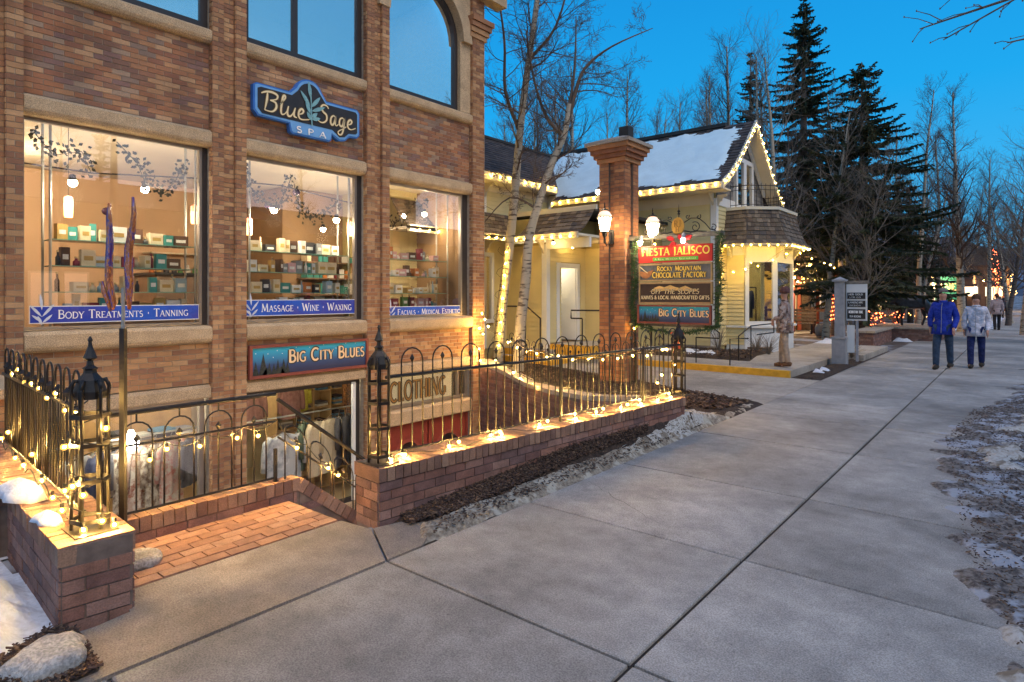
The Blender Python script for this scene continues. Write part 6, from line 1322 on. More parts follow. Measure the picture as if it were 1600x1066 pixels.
# porch skirt roof
pe = [(-10.0,8.6),(-9.9,12.1),(-8.0,12.1)]
sk2 = MB()
def q1(u, v): return (Vector((-9.9+u*1.9, 12.1+.72*max(0.0,v)**.7, 3.12+.64*v)), Vector((0,-.75,.65)))
def q2(u, v): return (Vector((-9.9-.62*max(0.0,v)**.7, 8.6+3.5*u+.72*max(0.0,v)**.7*u, 3.12+.64*v)), Vector((.75,0,.65)))
pr_ = place('porch_roof', None, hs, Vector((-9,12.4,3.1))-wloc(hs))
shingles(pr_, q1, 6, 13, mt['shingle'], limit=80, seed=8); shingles(pr_, q2, 6, 22, mt['shingle'], seed=9)
for qf in (q1, q2):
    for j in range(5): sk2.add([qf(0,j/5)[0], qf(1,j/5)[0], qf(1,(j+1)/5)[0], qf(0,(j+1)/5)[0]], [(0,1,2,3)])
sk2.build('skirt_deck', mt['shingle'], pr_)
MB().box(-10.6,-8.0,12.8,16.8,3.70,3.78).build('flat_roof', mt['dark'], pr_); MB().box(-10.56,-7.95,12.78,12.86,3.74,3.86).build('roof_edge', mt['cream'], pr_)
MB().box(-10.6,-8.0,12.06,14.42,3.06,3.118).build('soffit', mt['cream'], pr_); MB().box(-10.6,-9.88,8.6,12.06,3.06,3.118).build('soffit', mt['cream'], pr_)
MB().box(-9.98,-8.0,12.04,12.10,3.0,3.14).build('fascia', mt['cream'], pr_); MB().box(-9.96,-9.88,8.6,12.10,3.0,3.14).build('fascia', mt['cream'], pr_)
MB().box(PXW,-8.0,12.58,12.66,2.82,3.055).build('header_beam', mt['white'], pr_)
# left wing roof
lr = MB(); lr.add([(-10.14,8.4,4.70),(-10.14,14.25,4.70),(-12.8,17.6,6.50),(-12.8,8.4,6.50),(-15.4,8.4,4.7),(-15.4,17.6,4.7)], [(0,1,2,3),(3,2,5,4)]); lr.add([(-10.14,14.25,4.70),(-10.14,14.25,4.5),(-12.8,16.4,4.5),(-12.8,17.6,6.5)], [(0,1,2,3)])
lw_ = add(lr, 'wing_roof', mt['roof'])
shingles(lw_, lambda u, v: (Vector((-10.14-2.66*v, 8.5+(5.75+3.3*v)*u, 4.70+1.80*v)), Vector((.56,0,.83))), 16, 26, mt['roof'], seed=4)
add(MB().box(-12.9,-12.7,8.4,17.6,6.48,6.56), 'wing_ridge', mt['dark'])
# windows and door
window(10.78, 12.0, .95, 2.75, LX+.03, GLASS('wing_glass', .25, (.9,.85,.75)), mt['white'], .10, parent=hs, fd=.09)
add(MB().box(-12.2,-12.1,9,12.6,.3,3), 'wing_room_wall', mt['plaster']); 
dr = MB(); dr.box(PXW-.02,PXW+.035,13.02,13.14,.45,2.5); dr.box(PXW-.02,PXW+.035,13.96,14.08,.45,2.5); dr.box(PXW-.02,PXW+.035,13.14,13.96,2.38,2.5); add(dr, 'door_frame', mt['white'])
add(MB().box(-10.62,-10.56,12.7,14.4,.42,3.0), 'hall_wall', mt['white']); add(MB().obox((PXW-.38,13.90,1.42),(.36,.06,0),(-.003,.02,0),(0,0,.96)), 'door', mt['white']); add(MB().box(-10.56,PXW,12.7,14.3,.36,.42), 'hall_floor', mt['floorwood'])
ld = bpy.data.lights.new('hall_light', 'POINT'); ld.energy = 30; ld.color = (1,.85,.6); ld.shadow_soft_size = .1; lo = bpy.data.objects.new('hall_light', ld); COL.objects.link(lo); lo.location = (-9.9,13.4,2.5)
ld = bpy.data.lights.new('bay_light', 'POINT'); ld.energy = 70; ld.color = (1,.86,.6); ld.shadow_soft_size = .15; lo = bpy.data.objects.new('bay_light', ld); COL.objects.link(lo); lo.location = (-7.4,19.2,2.8)
ld = bpy.data.lights.new('wing_light', 'POINT'); ld.energy = 45; ld.color = (1,.8,.5); ld.shadow_soft_size = .15; lo = bpy.data.objects.new('wing_light', ld); COL.objects.link(lo); lo.location = (-11.2,11.2,2.8)
for (x, y, z, lab) in ((-8.9,12.35,2.96,'small lamp under the porch soffit near the corner board'),(-9.05,13.4,2.93,'small lamp under the porch soffit above the door'),(-8.5,14.1,2.9,'small lamp under the porch soffit near the inner corner')):
    t = thing('porch_lamp', lab, 'lamp', (x,y,z)); MB().lathe([(.02,.09),(.03,.03),(.02,0)], 8, (x,y,z)).build('lamp_socket', mt['iron'], t); place('bulb', sphere(.035,'bulb',EM('porch_bulb_'+str(int(x*10)), (1,.62,.2), 120)), t, (0,0,-.02))
# scroll brackets under the eaves
brk = [(0,0),(.30,0),(.30,-.05),(.22,-.07),(.17,-.12),(.14,-.19),(.08,-.22),(.05,-.30),(0,-.34)]
def bracket(x, y, z, d, s_=1):
    u = Vector((*d,0)).normalized(); w = Vector((-u.y,u.x,0)); MB().slab([(a*s_, b_*s_) for a, b_ in brk], Vector((x,y,z))-w*.025, u, (0,0,1), w*.05).build('eave_bracket', mt['cream'], hs)
for x in (GX-.07,): bracket(x, GY-.03, 4.5, (0,-1)); 
bracket(GX+.02, GY+.07, 4.45, (1,0), .9); bracket(-9.4,GY-.03,4.5,(0,-1)); bracket(LX+.03,11.68,4.5,(1,0)); bracket(LX+.03,14.4,4.5,(1,0)); bracket(PXW-.05,12.55,3.05,(0,-1)); bracket(LX+.05,11.7,3.05,(1,0),.9)
for i, (a, b_) in enumerate(((BP[1],(-1,-2)),(BP[2],(1,-.6)),(BP[3],(1,.6)),((-6.45,17.66),(0,-1)))): bracket(a[0], a[1], 3.04, (0,-1) if i in (0,3) else (1,-.4), .95)
bracket(-5.41,19.1,3.04,(1,0),.95)
# steps and rails at the porch
stp = MB(); stp.prism([(-10.55,11.95),(-8.6,11.78),(-8.6,12.6),(-10.55,12.6)], 0, .145); s1 = struct(stp, 'porch_step', mt['conc_d'], label='lower concrete step at the porch with yellow edge'); MB().prism([(-10.5,11.925),(-8.58,11.755),(-8.58,11.785),(-10.5,11.955)], .0, .15).build('painted_edge', mt['yellow'], s1); MB().prism([(-8.605,11.78),(-8.57,11.78),(-8.57,12.5),(-8.605,12.5)], 0, .149).build('painted_edge', mt['yellow'], s1)
stp = MB(); stp.prism([(-10.55,12.22),(-9.0,12.10),(-9.0,12.6),(-10.55,12.6)], .146, .30); s2 = struct(stp, 'porch_step', mt['conc_d'], label='upper concrete step at the porch with yellow edge'); MB().prism([(-10.55,12.19),(-8.98,12.07),(-8.98,12.10),(-10.55,12.22)], .146, .305).build('painted_edge', mt['yellow'], s2)
stp = MB(); stp.box(-9.27,-8.1,12.75,14.38,0,.42); s3 = struct(stp, 'porch_deck', mt['conc_d'], label='raised concrete deck in front of the open door'); MB().box(-9.27,-8.08,12.72,12.75,.1,.425).build('painted_edge', mt['yellow'], s3); MB().box(-8.1,-8.07,12.75,14.38,.1,.425).build('painted_edge', mt['yellow'], s3)
def rails(label, paths, posts, r_=.02):
    t = thing('handrail', label, 'handrail', paths[0][0])
    for p in paths: MB().tube(p, r_, 6).build('rail', mt['iron'], t)
    for p in posts: MB().tube([p[:3], (p[0],p[1],p[2]-p[3])], r_*.9, 6).build('post', mt['iron'], t)
    return t
rails('black pipe handrail along the porch steps left of the corner board', [[(-10.3,12.0,1.38),(-9.45,12.0,1.38),(-9.0,11.95,1.10),(-9.0,11.95,.95)]], [(-9.5,12.0,1.38,1.2),(-10.3,12.0,1.38,1.2),(-9.0,11.95,.95,.8)])
rails('black pipe handrail in front of the open porch door', [[(-8.75,12.9,1.08),(-8.75,12.9,1.28),(-8.1,13.2,1.28),(-7.4,13.3,1.2)],[(-8.75,12.9,1.08),(-8.45,12.95,1.08)]], [(-8.45,12.95,1.08,.7),(-7.8,13.25,1.24,1.1),(-7.4,13.3,1.2,1.1)])
rails('black pipe handrail at the right end of the raised walk by the kerb', [[(-6.6,13.6,.95),(-5.4,13.55,.95),(-5.2,13.5,.82),(-5.2,13.5,.70),(-5.75,13.52,.70)],[(-4.95,13.45,.12),(-4.95,13.45,.70),(-4.6,13.6,.72)]], [(-5.75,13.52,.70,.58),(-6.6,13.6,.95,.85)], .016)
rails('black pipe handrail in front of the bay window', [[(-5.15,14.55,.70),(-5.05,15.1,.92),(-4.85,16.2,.95),(-4.85,16.2,.72)],[(-5.15,14.55,.12),(-5.15,14.55,.70)],[(-4.85,16.2,.72),(-5.0,15.4,.70)]], [(-5.05,15.1,.92,.8)], .016)
# eave lights
def eave(label, a, b_, n, sag=0): 
    a, b_ = Vector(a), Vector(b_); string(label, [a, b_], [a.lerp(b_, (k+.5)/n) for k in range(n)], 'bulb_eave', .028, cr=.006, sock=False, group='yellow eave lights of the house', sub=2)
eave('yellow bulbs along the main eave of the yellow house facing the driveway', (-12.5,16.15,4.62), (xe,16.15,4.62), 20)
eave('yellow bulbs along the eave of the left wing', (-10.08,8.6,4.62), (-10.08,14.25,4.62), 17)
for i, (nm) in enumerate(('lowest','middle','upper')):
    (y0,z0),(y1,z1) = prof[i], prof[i+1]; eave(f'yellow bulbs on the left rake of the gable, {nm} stretch', (xe+.06,y0,z0-.06), (xe+.06,y1,z1-.06), (2,2,7)[i])
    (y0,z0),(y1,z1) = prof[6-i], prof[5-i]; eave(f'yellow bulbs on the right rake of the gable, {nm} stretch', (xe+.06,y0,z0-.06), (xe+.06,y1,z1-.06), (2,2,7)[i])
eave('yellow bulbs along the front edge of the porch skirt roof', (-9.95,12.02,3.05), (-8.05,12.02,3.05), 7)
eave('yellow bulbs along the side edge of the porch skirt roof', (-9.84,8.7,3.05), (-9.84,12.0,3.05), 12)
for i in range(4): eave(('yellow bulbs on the side edge of the bay skirt facing the driveway','yellow bulbs on the near slanted edge of the bay skirt','yellow bulbs on the front edge of the bay skirt','yellow bulbs on the far slanted edge of the bay skirt')[i], (*sk_out[i],3.04), (*sk_out[i+1],3.04), (3,5,8,5)[i])
string('loose string of yellow bulbs sagging below the bay skirt', [(-6.0,17.2,2.35),(-5.5,17.4,2.5),(-5.1,17.8,2.9),(-4.9,18.4,2.95),(-4.7,19.5,2.7),(-4.5,21,2.6)], [(-6.5,17.1,2.28),(-6.2,17.1,2.3),(-5.9,17.2,2.38),(-5.6,17.3,2.45),(-5.3,17.6,2.62),(-5.05,18.0,2.8),(-4.88,18.7,2.85),(-4.75,19.4,2.72),(-4.6,20.2,2.62),(-4.55,20.7,2.58),(-4.5,21,2.5)], 'bulb_eave', .028, sock=False)
t = thing('clothes_rail', 'clothes rail with garments inside the bay window', 'clothes rack', (-6.6,19,.2)); MB().tube([(-6.5,18.3,1.9),(-6.5,19.9,1.9)], .02, 6).build('rail', mt['iron'], t)
for yy in (18.3,19.9): MB().tube([(-6.5,yy,.2),(-6.5,yy,1.9)], .02, 6).build('upright', mt['iron'], t)
for k, kd in enumerate(('charcoal jacket','dark green jacket','navy jacket')): garment(kd, -6.5, 18.55+.4*k, 1.82, .85, .42, .6, f'{kd} on the rail inside the bay window')
# ------------------------------------------------------------------ trees
def rnd_perp(d, rg):
    v = Vector((rg.gauss(0,1), rg.gauss(0,1), rg.gauss(0,1))); v = v-d*v.dot(d); return v.normalized()
def branch(mb, p, d, L, r, lvl, mx, rg, kids, up=.10, wig=.16, ratio=.55):
    n = 5 if lvl < 2 else 4 if lvl < 3 else 3; pts = [p]; dirs = [d]
    for i in range(n):
        d = (d+rnd_perp(d, rg)*wig+Vector((0,0,up))).normalized(); pts.append(pts[-1]+d*L/n); dirs.append(d)
    mb.tube(pts, [r*(1-.72*i/n) for i in range(n+1)], 5 if r > .03 else 3, cap=False)
    if lvl >= mx: return
    k = kids[min(lvl, len(kids)-1)]
    for j in range(k):
        t_ = .18+.82*(j+rg.random())/k; i = min(n-1, int(t_*n)); f = t_*n-i; q = pts[i].lerp(pts[i+1], f); a = R(rg.uniform(28,58)); c = (dirs[i]*cos(a)+rnd_perp(dirs[i], rg)*sin(a)).normalized()
        branch(mb, q, c, L*ratio*rg.uniform(.65,1.15)*(1.15-.5*t_), max(.0035, r*(1-.6*t_)*.55), lvl+1, mx, rg, kids, up, wig, ratio)
_tm = {}
def bare_mesh(seed, H, nb, lean=.02, low=.3, spread=.24, tr=.013, kids=(7,5,3), mx=3, twr=None, curve=.05, ang=(35,60)):
    rg = random.Random(seed); tk = MB(); br = MB(); pts = []; n = 14; x = y = 0; dx, dy = rg.uniform(-lean,lean), rg.uniform(-lean,lean)
    for i in range(n+1):
        z = H*.93*i/n; pts.append(Vector((x, y, z-.1*(i == 0)))); dx += rg.uniform(-curve,curve)*.3; dy += rg.uniform(-curve,curve)*.3; x += dx*H/n; y += dy*H/n
    r0 = H*tr; tk.tube(pts, [r0*(1.25 if i == 0 else 1)*(1-.88*i/n)+.006 for i in range(n+1)], 9, cap=False)
    for k in range(nb):
        t_ = low+(1-low)*((k+rg.random())/nb)**.9; i = min(n-1, int(t_*n)); q = pts[i].lerp(pts[i+1], t_*n-i); a = rg.uniform(0, 2*pi); el = R(rg.uniform(*ang)*(1-.25*t_)); d = Vector((cos(a)*sin(el), sin(a)*sin(el), cos(el)))
        branch(br, q, d, H*spread*(1.12-.72*t_)*rg.uniform(.7,1.2), max(.008, r0*(1-.85*t_)*.42), 1, mx, rg, (0,)+kids)
    return tk, br
def bare_tree(label, x, y, z, key, scale=1, rz=0, tb='aspen', bb='twig', group='bare trees', name='bare_tree'):
    if key not in _tm:
        tk, br = bare_mesh(*TS[key][0], **TS[key][1]); _tm[key] = (tk, br, {})
    tk, br, c = _tm[key]
    for nm, m_, src in (('trunk', tb, tk), ('branches', bb, br)):
        if (nm, m_) not in c: c[nm, m_] = src.mesh(nm, mt[m_], True)
    t = thing(name, label, 'tree', (x,y,z), rz, group); t.scale = (scale,)*3
    place('trunk', c['trunk', tb], t); place('branches', c['branches', bb], t); return t
TS = {'a':((1,12,40),dict(spread=.20,low=.28,kids=(9,6,4))), 'b':((5,12,46),dict(spread=.17,low=.22,kids=(9,6,4),lean=.03)), 'c':((9,11,34),dict(spread=.30,low=.25,kids=(8,6,4),lean=.05,curve=.2,ang=(30,70))), 'd':((14,10,34),dict(spread=.17,low=.45,kids=(8,6,3),curve=.12,tr=.010)), 'e':((23,9,40),dict(spread=.34,low=.18,kids=(8,6,4),curve=.25,ang=(40,75)))}
# two foreground aspens with their own trunks
def custom_tree(label, trunk, rads, lims, seed, nb, z0, L0, dens=(9,7,5), pale='aspen'):
    rg = random.Random(seed); b = Vector(trunk[0]); t = thing('aspen_tree', label, 'tree', b); tk = MB(); br = MB()
    def sm(p):
        p = [Vector(q) for q in p]; o = []
        for i in range(len(p)-1):
            a, b_, c_, d_ = p[max(i-1,0)], p[i], p[i+1], p[min(i+2,len(p)-1)]
            for k in range(4): u = k/4; o.append(.5*((2*b_)+(c_-a)*u+(2*a-5*b_+4*c_-d_)*u*u+(3*b_-a-3*c_+d_)*u**3))
        return o+[p[-1]]
    P = sm(trunk); n = len(P); Rr = [rads[0]+(rads[1]-rads[0])*i/(n-1) for i in range(n)]; tk.tube(P, Rr, 12, cap=False)
    allp = [(P, Rr)]
    for lp, r0, r1 in lims:
        Q = sm(lp); q_ = [r0+(r1-r0)*i/(len(Q)-1) for i in range(len(Q))]; br.tube(Q, q_, 8, cap=False); allp.append((Q, q_))
    for Q, q_ in allp:
        L = sum((Q[i+1]-Q[i]).length for i in range(len(Q)-1)); m_ = int(nb*L/8)
        for k in range(m_):
            i = rg.randrange(len(Q)-1); p = Q[i].lerp(Q[i+1], rg.random())
            if p.z < z0: continue
            ax = (Q[i+1]-Q[i]).normalized(); a = R(rg.uniform(35,75)); d = (ax*cos(a)+rnd_perp(ax, rg)*sin(a)).normalized()
            branch(br, p, d, L0*rg.uniform(.5,1.1), min(q_[i]*.4, .028), 1, 4, rg, (0,)+dens, up=.07, wig=.2, ratio=.5)
    tk.build('trunk', mt[pale], t, True); br.build('branches', mt['twig'], t, True)
custom_tree('straight pale aspen, left one of the two in front of the yellow house', [(-9.5,10.93,0),(-9.40,11.03,1.6),(-9.24,11.17,3.33),(-9.07,11.32,5.88),(-8.85,11.5,8.0),(-8.6,11.7,10.5),(-8.5,11.8,12.5)], (.135,.03), [([(-9.1,11.3,5.5),(-9.3,11.0,6.4),(-9.25,10.9,7.6),(-9.4,10.7,9.2)],.05,.015),([(-8.95,11.45,7.2),(-8.5,11.9,8.0),(-8.2,12.2,9.5)],.045,.012)], 3, 26, 4.3, 1.7, (8,6,4))
custom_tree('forked pale aspen leaning right, nearer one of the two in front of the yellow house', [(-8.28,10.22,0),(-8.26,10.26,1.0),(-8.18,10.34,1.95),(-8.13,10.39,2.84),(-7.98,10.53,3.6),(-7.78,10.70,4.4),(-7.55,10.88,5.1),(-7.47,10.95,5.75)], (.125,.055), [([(-7.55,10.88,5.1),(-7.38,11.03,5.95),(-7.2,11.15,6.5),(-6.75,11.5,6.95),(-6.1,12.08,7.35)],.055,.008),([(-7.58,10.86,5.05),(-7.9,10.7,5.5),(-8.15,10.6,6.3),(-8.3,10.5,7.4)],.05,.012),([(-8.0,10.5,3.5),(-8.5,10.2,3.75),(-9.0,9.9,3.2)],.03,.006),([(-7.9,10.6,4.0),(-7.6,10.5,4.1),(-7.1,10.3,4.15)],.025,.006),([(-7.48,10.94,5.6),(-7.5,11.2,6.6),(-7.6,11.4,7.8)],.04,.01)], 8, 24, 3.3, 1.25, (8,6,4))
# backdrop of bare trees
PB = [('tall bare tree rising behind the left end of the snowy roof',-16.5,24.5,'a',1.12,.3),('bare tree behind the chimney pillar and snowy roof',-15.1,27.2,'b',1.13,1.3),('twiggy bare tree behind the middle of the snowy roof',-14.4,31.5,'a',1.08,2.2),('bare tree left of the small spruce above the snowy roof',-14.0,35.2,'b',1.28,4.0),
      ('tall bare tree just left of the gable peak',-11.9,32.2,'a',1.32,5.0),('pale bare tree in front of the tallest spruce',-7.3,25.3,'c',1.05,1.0),('tall thin bare tree just left of the tallest spruce',-9.7,31.2,'b',1.20,2.4),('slender bare tree between the two big spruces',-6.2,30.5,'d',1.15,.6),
      ('curving bare aspen at the right of the spruces',-3.5,31.3,'d',1.10,3.6),('tall straight bare aspen beside the walkers',-2.2,34.9,'b',.98,3.0),('bare crooked tree at the far right of the picture',.9,28.6,'e',.95,.5),('bare bushy tree behind the statue',-4.2,39.5,'e',.95,2.0),('bare tree beyond the lit shops at far right',-.6,47,'e',1.0,4.0),('bare tree beyond the walkers near the shop signs',-3.2,52,'c',.9,5.0),('bare tree at the far end of the walk',-4.6,70,'a',.9,1.5),('small bare aspen in the bed by the spruce',-5.2,27.0,'d',.72,1.1),('bare tree far behind the left wing roof',-20,28,'a',1.15,.9),('bare tree half hidden by the brick building corner',-19.2,24,'e',1.35,3.3)]
for lb, x, y, k, s_, rz in PB: bare_tree(lb, x, y, 0, k, s_, rz, bb='twig_p' if k in 'c' else 'twig')
# branch reaching in from a tree beyond the verge
def near_branch():
    rg = random.Random(77); t = thing('bare_tree', 'bare tree across the verge whose knobbly twigs reach into the upper right corner', 'tree', (2.45,6.5,0)); tk = MB().tube([(2.45,6.5,-.1),(2.45,6.5,2.5),(2.35,6.5,5),(2.35,6.5,8)], [.16,.13,.10,.04], 9).build('trunk', mt['trunk_br'], t, True)
    br = MB()
    for P in ([(2.35,6.5,3.4),(1.45,6.2,3.75),(0.65,5.95,3.85),(0.1,5.75,3.82),(-0.33,5.62,3.72),(-0.6,5.5,3.64)],[(0.3,5.8,3.86),(0.0,5.62,3.76),(-0.27,5.5,3.60),(-0.45,5.44,3.50)],[(2.4,6.5,2.9),(1.35,6.1,3.42),(0.55,5.8,3.50),(0.15,5.66,3.46),(-0.09,5.55,3.42)],[(0.0,5.72,3.81),(-0.15,5.6,3.9),(-0.35,5.5,3.86)]):
        P = [Vector(p) for p in P]; br.tube(P, [.022*(1-.8*i/(len(P)-1)) if P[0].x > 2 else .008*(1-.5*i/(len(P)-1)) for i in range(len(P))], 6)
        for i in range(1, len(P)):
            for k in range(3):
                q = P[i-1].lerp(P[i], rg.random()); d = ((P[i]-P[i-1]).normalized()+rnd_perp((P[i]-P[i-1]).normalized(), rg)*.8).normalized(); L = rg.uniform(.07,.22); e_ = q+d*L; br.tube([q, q+d*L*.5+Vector((0,0,.012)), e_], [.004,.003,.0025], 4); br.lathe([(.002,-.006),(.006,0),(.002,.009)], 5, e_)
    br.build('branches', mt['trunk_br'], t)
near_branch()
# spruces
def spruce_mesh(seed, H, R0, low, lev, per, tk_r=.02, droop=.25):
    rg = random.Random(seed); tk = MB().tube([(0,0,-.1),(0,0,H*.5),(0,0,H)], [H*tk_r*1.1,H*tk_r*.6,.01], 8); nd = MB(); wd = MB()
    for l_ in range(lev):
        t_ = (l_+rg.random()*.8)/lev; z = low+(H-low)*t_**.92; Lb0 = R0*((1-t_)**.78)*(1 if t_ > .08 else .8)+.12
        for k in range(per):
            a = 2*pi*(k+rg.random())/per; Lb = Lb0*rg.uniform(.45,1.22); n = 5; p = Vector((0,0,z)); el = .15-droop*(1-t_)+rg.uniform(-.28,.25); z = z+rg.uniform(-.12,.12); p = Vector((0,0,z)); d = Vector((cos(a),sin(a),el)).normalized(); pts = [p]
            for i in range(n): d = (d+Vector((0,0,-.07 if i < 2 else .10))+rnd_perp(d, rg)*.05).normalized(); pts.append(pts[-1]+d*Lb/n)
            wd.tube(pts, [.028*(1-.8*i/n)*(Lb/2)**.5+.004 for i in range(n+1)], 3, cap=False)
            m_ = int(Lb/.062)
            for j in range(m_):
                u = .10+.90*j/m_; i = min(n-1, int(u*n)); q = pts[i].lerp(pts[i+1], u*n-i); ax = (pts[i+1]-pts[i]).normalized(); side = ax.cross(Vector((0,0,1))).normalized()
                for sg in (-1, 1):
                    tl = (.16+.34*Lb*.28)*(1.15-.75*u)*rg.uniform(.6,1.25); dd = (ax*.75+side*sg*rg.uniform(.5,1.1)+Vector((0,0,rg.uniform(-.75,.05)))).normalized(); e_ = q+dd*tl; w = dd.cross(Vector((rg.gauss(0,1),rg.gauss(0,1),rg.gauss(0,1)))).normalized()*rg.uniform(.028,.052); mid = q.lerp(e_, .45)
                    nd.add([q, mid+w, e_, mid-w], [(0,1,2,3)]); w2 = dd.cross(w).normalized()*w.length; nd.add([q, mid+w2, e_, mid-w2], [(0,1,2,3)])
                if j % 2 == 0:
                    tl = rg.uniform(.10,.28); e_ = q+Vector((rg.uniform(-.05,.05),rg.uniform(-.05,.05),-tl)); w = Vector((rg.uniform(-1,1),rg.uniform(-1,1),0)).normalized()*.028; nd.add([q, q.lerp(e_,.5)+w, e_, q.lerp(e_,.5)-w], [(0,1,2,3)])
    return tk.mesh('trunk', mt['trunk_br'], True), wd.mesh('limbs', mt['trunk_br']), nd.mesh('foliage', mt['needle'])
SM = {'s':spruce_mesh(3, 16, 3.4, 2.2, 46, 8), 'w':spruce_mesh(6, 10.8, 3.5, 1.9, 32, 9, .018, .34), 'n':spruce_mesh(12, 15, 1.9, 3, 40, 6)}
def spruce(label, x, y, k, s_=1, rz=0):
    t = thing('spruce_tree', label, 'tree', (x,y,0), rz, 'spruces'); t.scale = (s_,)*3
    for m_ in SM[k]: place(m_.name.split('.')[0], m_, t)
spruce('tallest dark spruce rising right behind the gable of the yellow house', -8.2,32.0,'s',1.0,.2)
spruce('broad dark spruce right of the sign post', -4.9,27.4,'w',1.0,1.0)
spruce('narrow spruce peeking over the snowy roof left of the gable', -12.9,38.5,'n',1.1,.5)
spruce('lower dark spruce between the two big ones', -7.0,34.5,'w',.85,2.4)
spruce('dark spruce standing left behind the yellow cottage', -15.5,38,'w',.8,3.0)
string('warm bulbs wound up the trunk of the left foreground aspen', [(-9.5+.15*cos(k*.9)+.03*k/8, 10.93+.15*sin(k*.9)+.03*k/8, .3+k*.075) for k in range(34)], [(-9.33+.012*k, 10.80+.02*k, .5+k*.27) for k in range(9)], 'bulb_eave', .028, sock=False)
spruce('dark spruce far down the walk behind the statue', -5.6,42,'n',.62,.8)
spruce('distant spruce at the far right beyond the shops', 2.8,62,'n',.55,1.4)
spruce('distant dark spruce left of the teal shop', -9.5,52,'s',.6,2.4)

rgx = random.Random(404)
for i, (px_, d_, k, s_, lb) in enumerate(((790,34,'a',1.0,'behind the left wing roof, leftmost'),(850,40,'b',1.3,'far behind the forked aspen'),(900,36,'c',1.15,'between the forked aspen and the pillar'),(950,38,'a',1.15,'directly behind the pillar top'),(1010,30,'c',1.0,'just right of the pillar top'),(1035,42,'b',1.25,'behind the roof ridge, left of centre'),(1065,34,'e',1.25,'low and bushy behind the roof ridge'),(1105,40,'a',1.35,'behind the roof ridge, right of centre'),(1130,30,'c',1.05,'spreading just left of the gable peak'),(1190,42,'b',1.4,'behind the gable peak'),(1215,27,'e',1.1,'twiggy in front of the tallest spruce foot'),(1290,24,'c',.85,'pale and twiggy between the tall spruces'),(1335,22.5,'e',.75,'pale crooked one before the broad spruce'),(1400,36,'a',1.0,'right of the broad spruce'),(1425,44,'e',1.2,'behind the curving aspen'),(1470,42,'c',1.2,'between the two tall aspens at right'),(1490,52,'b',1.1,'far behind the two tall aspens'),(1545,40,'a',.95,'right of the straight tall aspen'),(1575,34,'e',1.1,'twiggy at the far right edge'),(1600,26,'c',.9,'reaching in from the right edge'),(1560,60,'e',1.3,'far down the street, bushy'),(1450,64,'a',1.2,'far beyond the teal board'),(1520,75,'c',1.4,'far beyond the lit boards'))):
    ca_, sa_ = .7705, .6374; r_ = (px_-800)/967*d_
    bare_tree('bare tree '+lb, round(-sa_*d_+ca_*r_, 2), round(ca_*d_+sa_*r_, 2), 0, k, s_, rgx.uniform(0,6.2), tb='aspen' if k in 'acd' else 'trunk_br', bb='twig_p' if (i % 3 == 0 or k == 'c') else 'twig')
spruce('dark spruce at the right behind the curving aspen', -5.4,45,'w',.8,1.9)
spruce('dark spruce far behind the yellow cottage', -13.5,41,'s',.75,2.9)
# hills
mb = MB(); n = 120
for i in range(n+1):
    a = R(-40+165*i/n); x, y = 2400*sin(a-R(40)), 2400*cos(a-R(40)); h = 150+95*noise.fractal(Vector((i*.06,2,0)), .6, 2, 5)+60*sin(i*.12+2.0)
    for k in range(5): f = k/4; mb.v.append((x*(1-.25*(1-f)), y*(1-.25*(1-f)), -5+(h+8*noise.noise(Vector((i*.5,k,0))))*f**1.3))
for i in range(n):
    for k in range(4): a = i*5+k; mb.f.append((a, a+5, a+6, a+1)); mb.mi.append(0)
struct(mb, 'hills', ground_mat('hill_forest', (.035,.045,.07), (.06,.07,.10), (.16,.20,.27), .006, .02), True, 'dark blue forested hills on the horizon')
# ------------------------------------------------------------------ far buildings, benches, planters, statue, sign post
def simple_house(label, x0, x1, y0, y1, h, rh, wall, roofm, wins=(), axis='x', name='far_building', lit=None, cat='building'):
    t = thing(name, label, cat, ((x0+x1)/2,(y0+y1)/2,0)); mb = MB(); mb.box(x0,x1,y0,y1,0,h); mb.build('wall', wall, t)
    o = .35; mb = MB()
    if axis == 'x': yc_ = (y0+y1)/2; mb.add([(x0-o,y0-o,h-.1),(x1+o,y0-o,h-.1),(x1+o,yc_,h+rh),(x0-o,yc_,h+rh),(x0-o,y1+o,h-.1),(x1+o,y1+o,h-.1)], [(0,1,2,3),(3,2,5,4),(1,5,2),(0,3,4),(0,4,5,1)])
    else: xc_ = (x0+x1)/2; mb.add([(x0-o,y0-o,h-.1),(x0-o,y1+o,h-.1),(xc_,y1+o,h+rh),(xc_,y0-o,h+rh),(x1+o,y0-o,h-.1),(x1+o,y1+o,h-.1)], [(0,1,2,3),(3,2,5,4),(0,3,4),(1,5,2),(0,4,5,1)])
    mb.build('roof', roofm, t)
    for (f_, a, b_, z0, z1, m_) in wins:
        mb = MB(); pn = MB()
        if f_ == 'S': mb.box(a-.08,b_+.08,y0-.06,y0+.02,z0-.08,z1+.08); pn.box(a,b_,y0-.075,y0-.061,z0,z1)
        elif f_ == 'W': mb.box(x0-.06,x0+.02,a-.08,b_+.08,z0-.08,z1+.08); pn.box(x0-.075,x0-.061,a,b_,z0,z1)
        else: mb.box(x1-.02,x1+.06,a-.08,b_+.08,z0-.08,z1+.08); pn.box(x1+.061,x1+.075,a,b_,z0,z1)
        w_ = mb.build('window', mt['cream'], t); pn.build('pane', m_, w_)
    return t
lit = EM('lit_window_yellow', (1,.66,.26), 1.6); lit2 = EM('lit_sign_white', (1,.66,.32), 2.2); lit3 = EM('lit_window_dim', (1,.55,.22), .7)
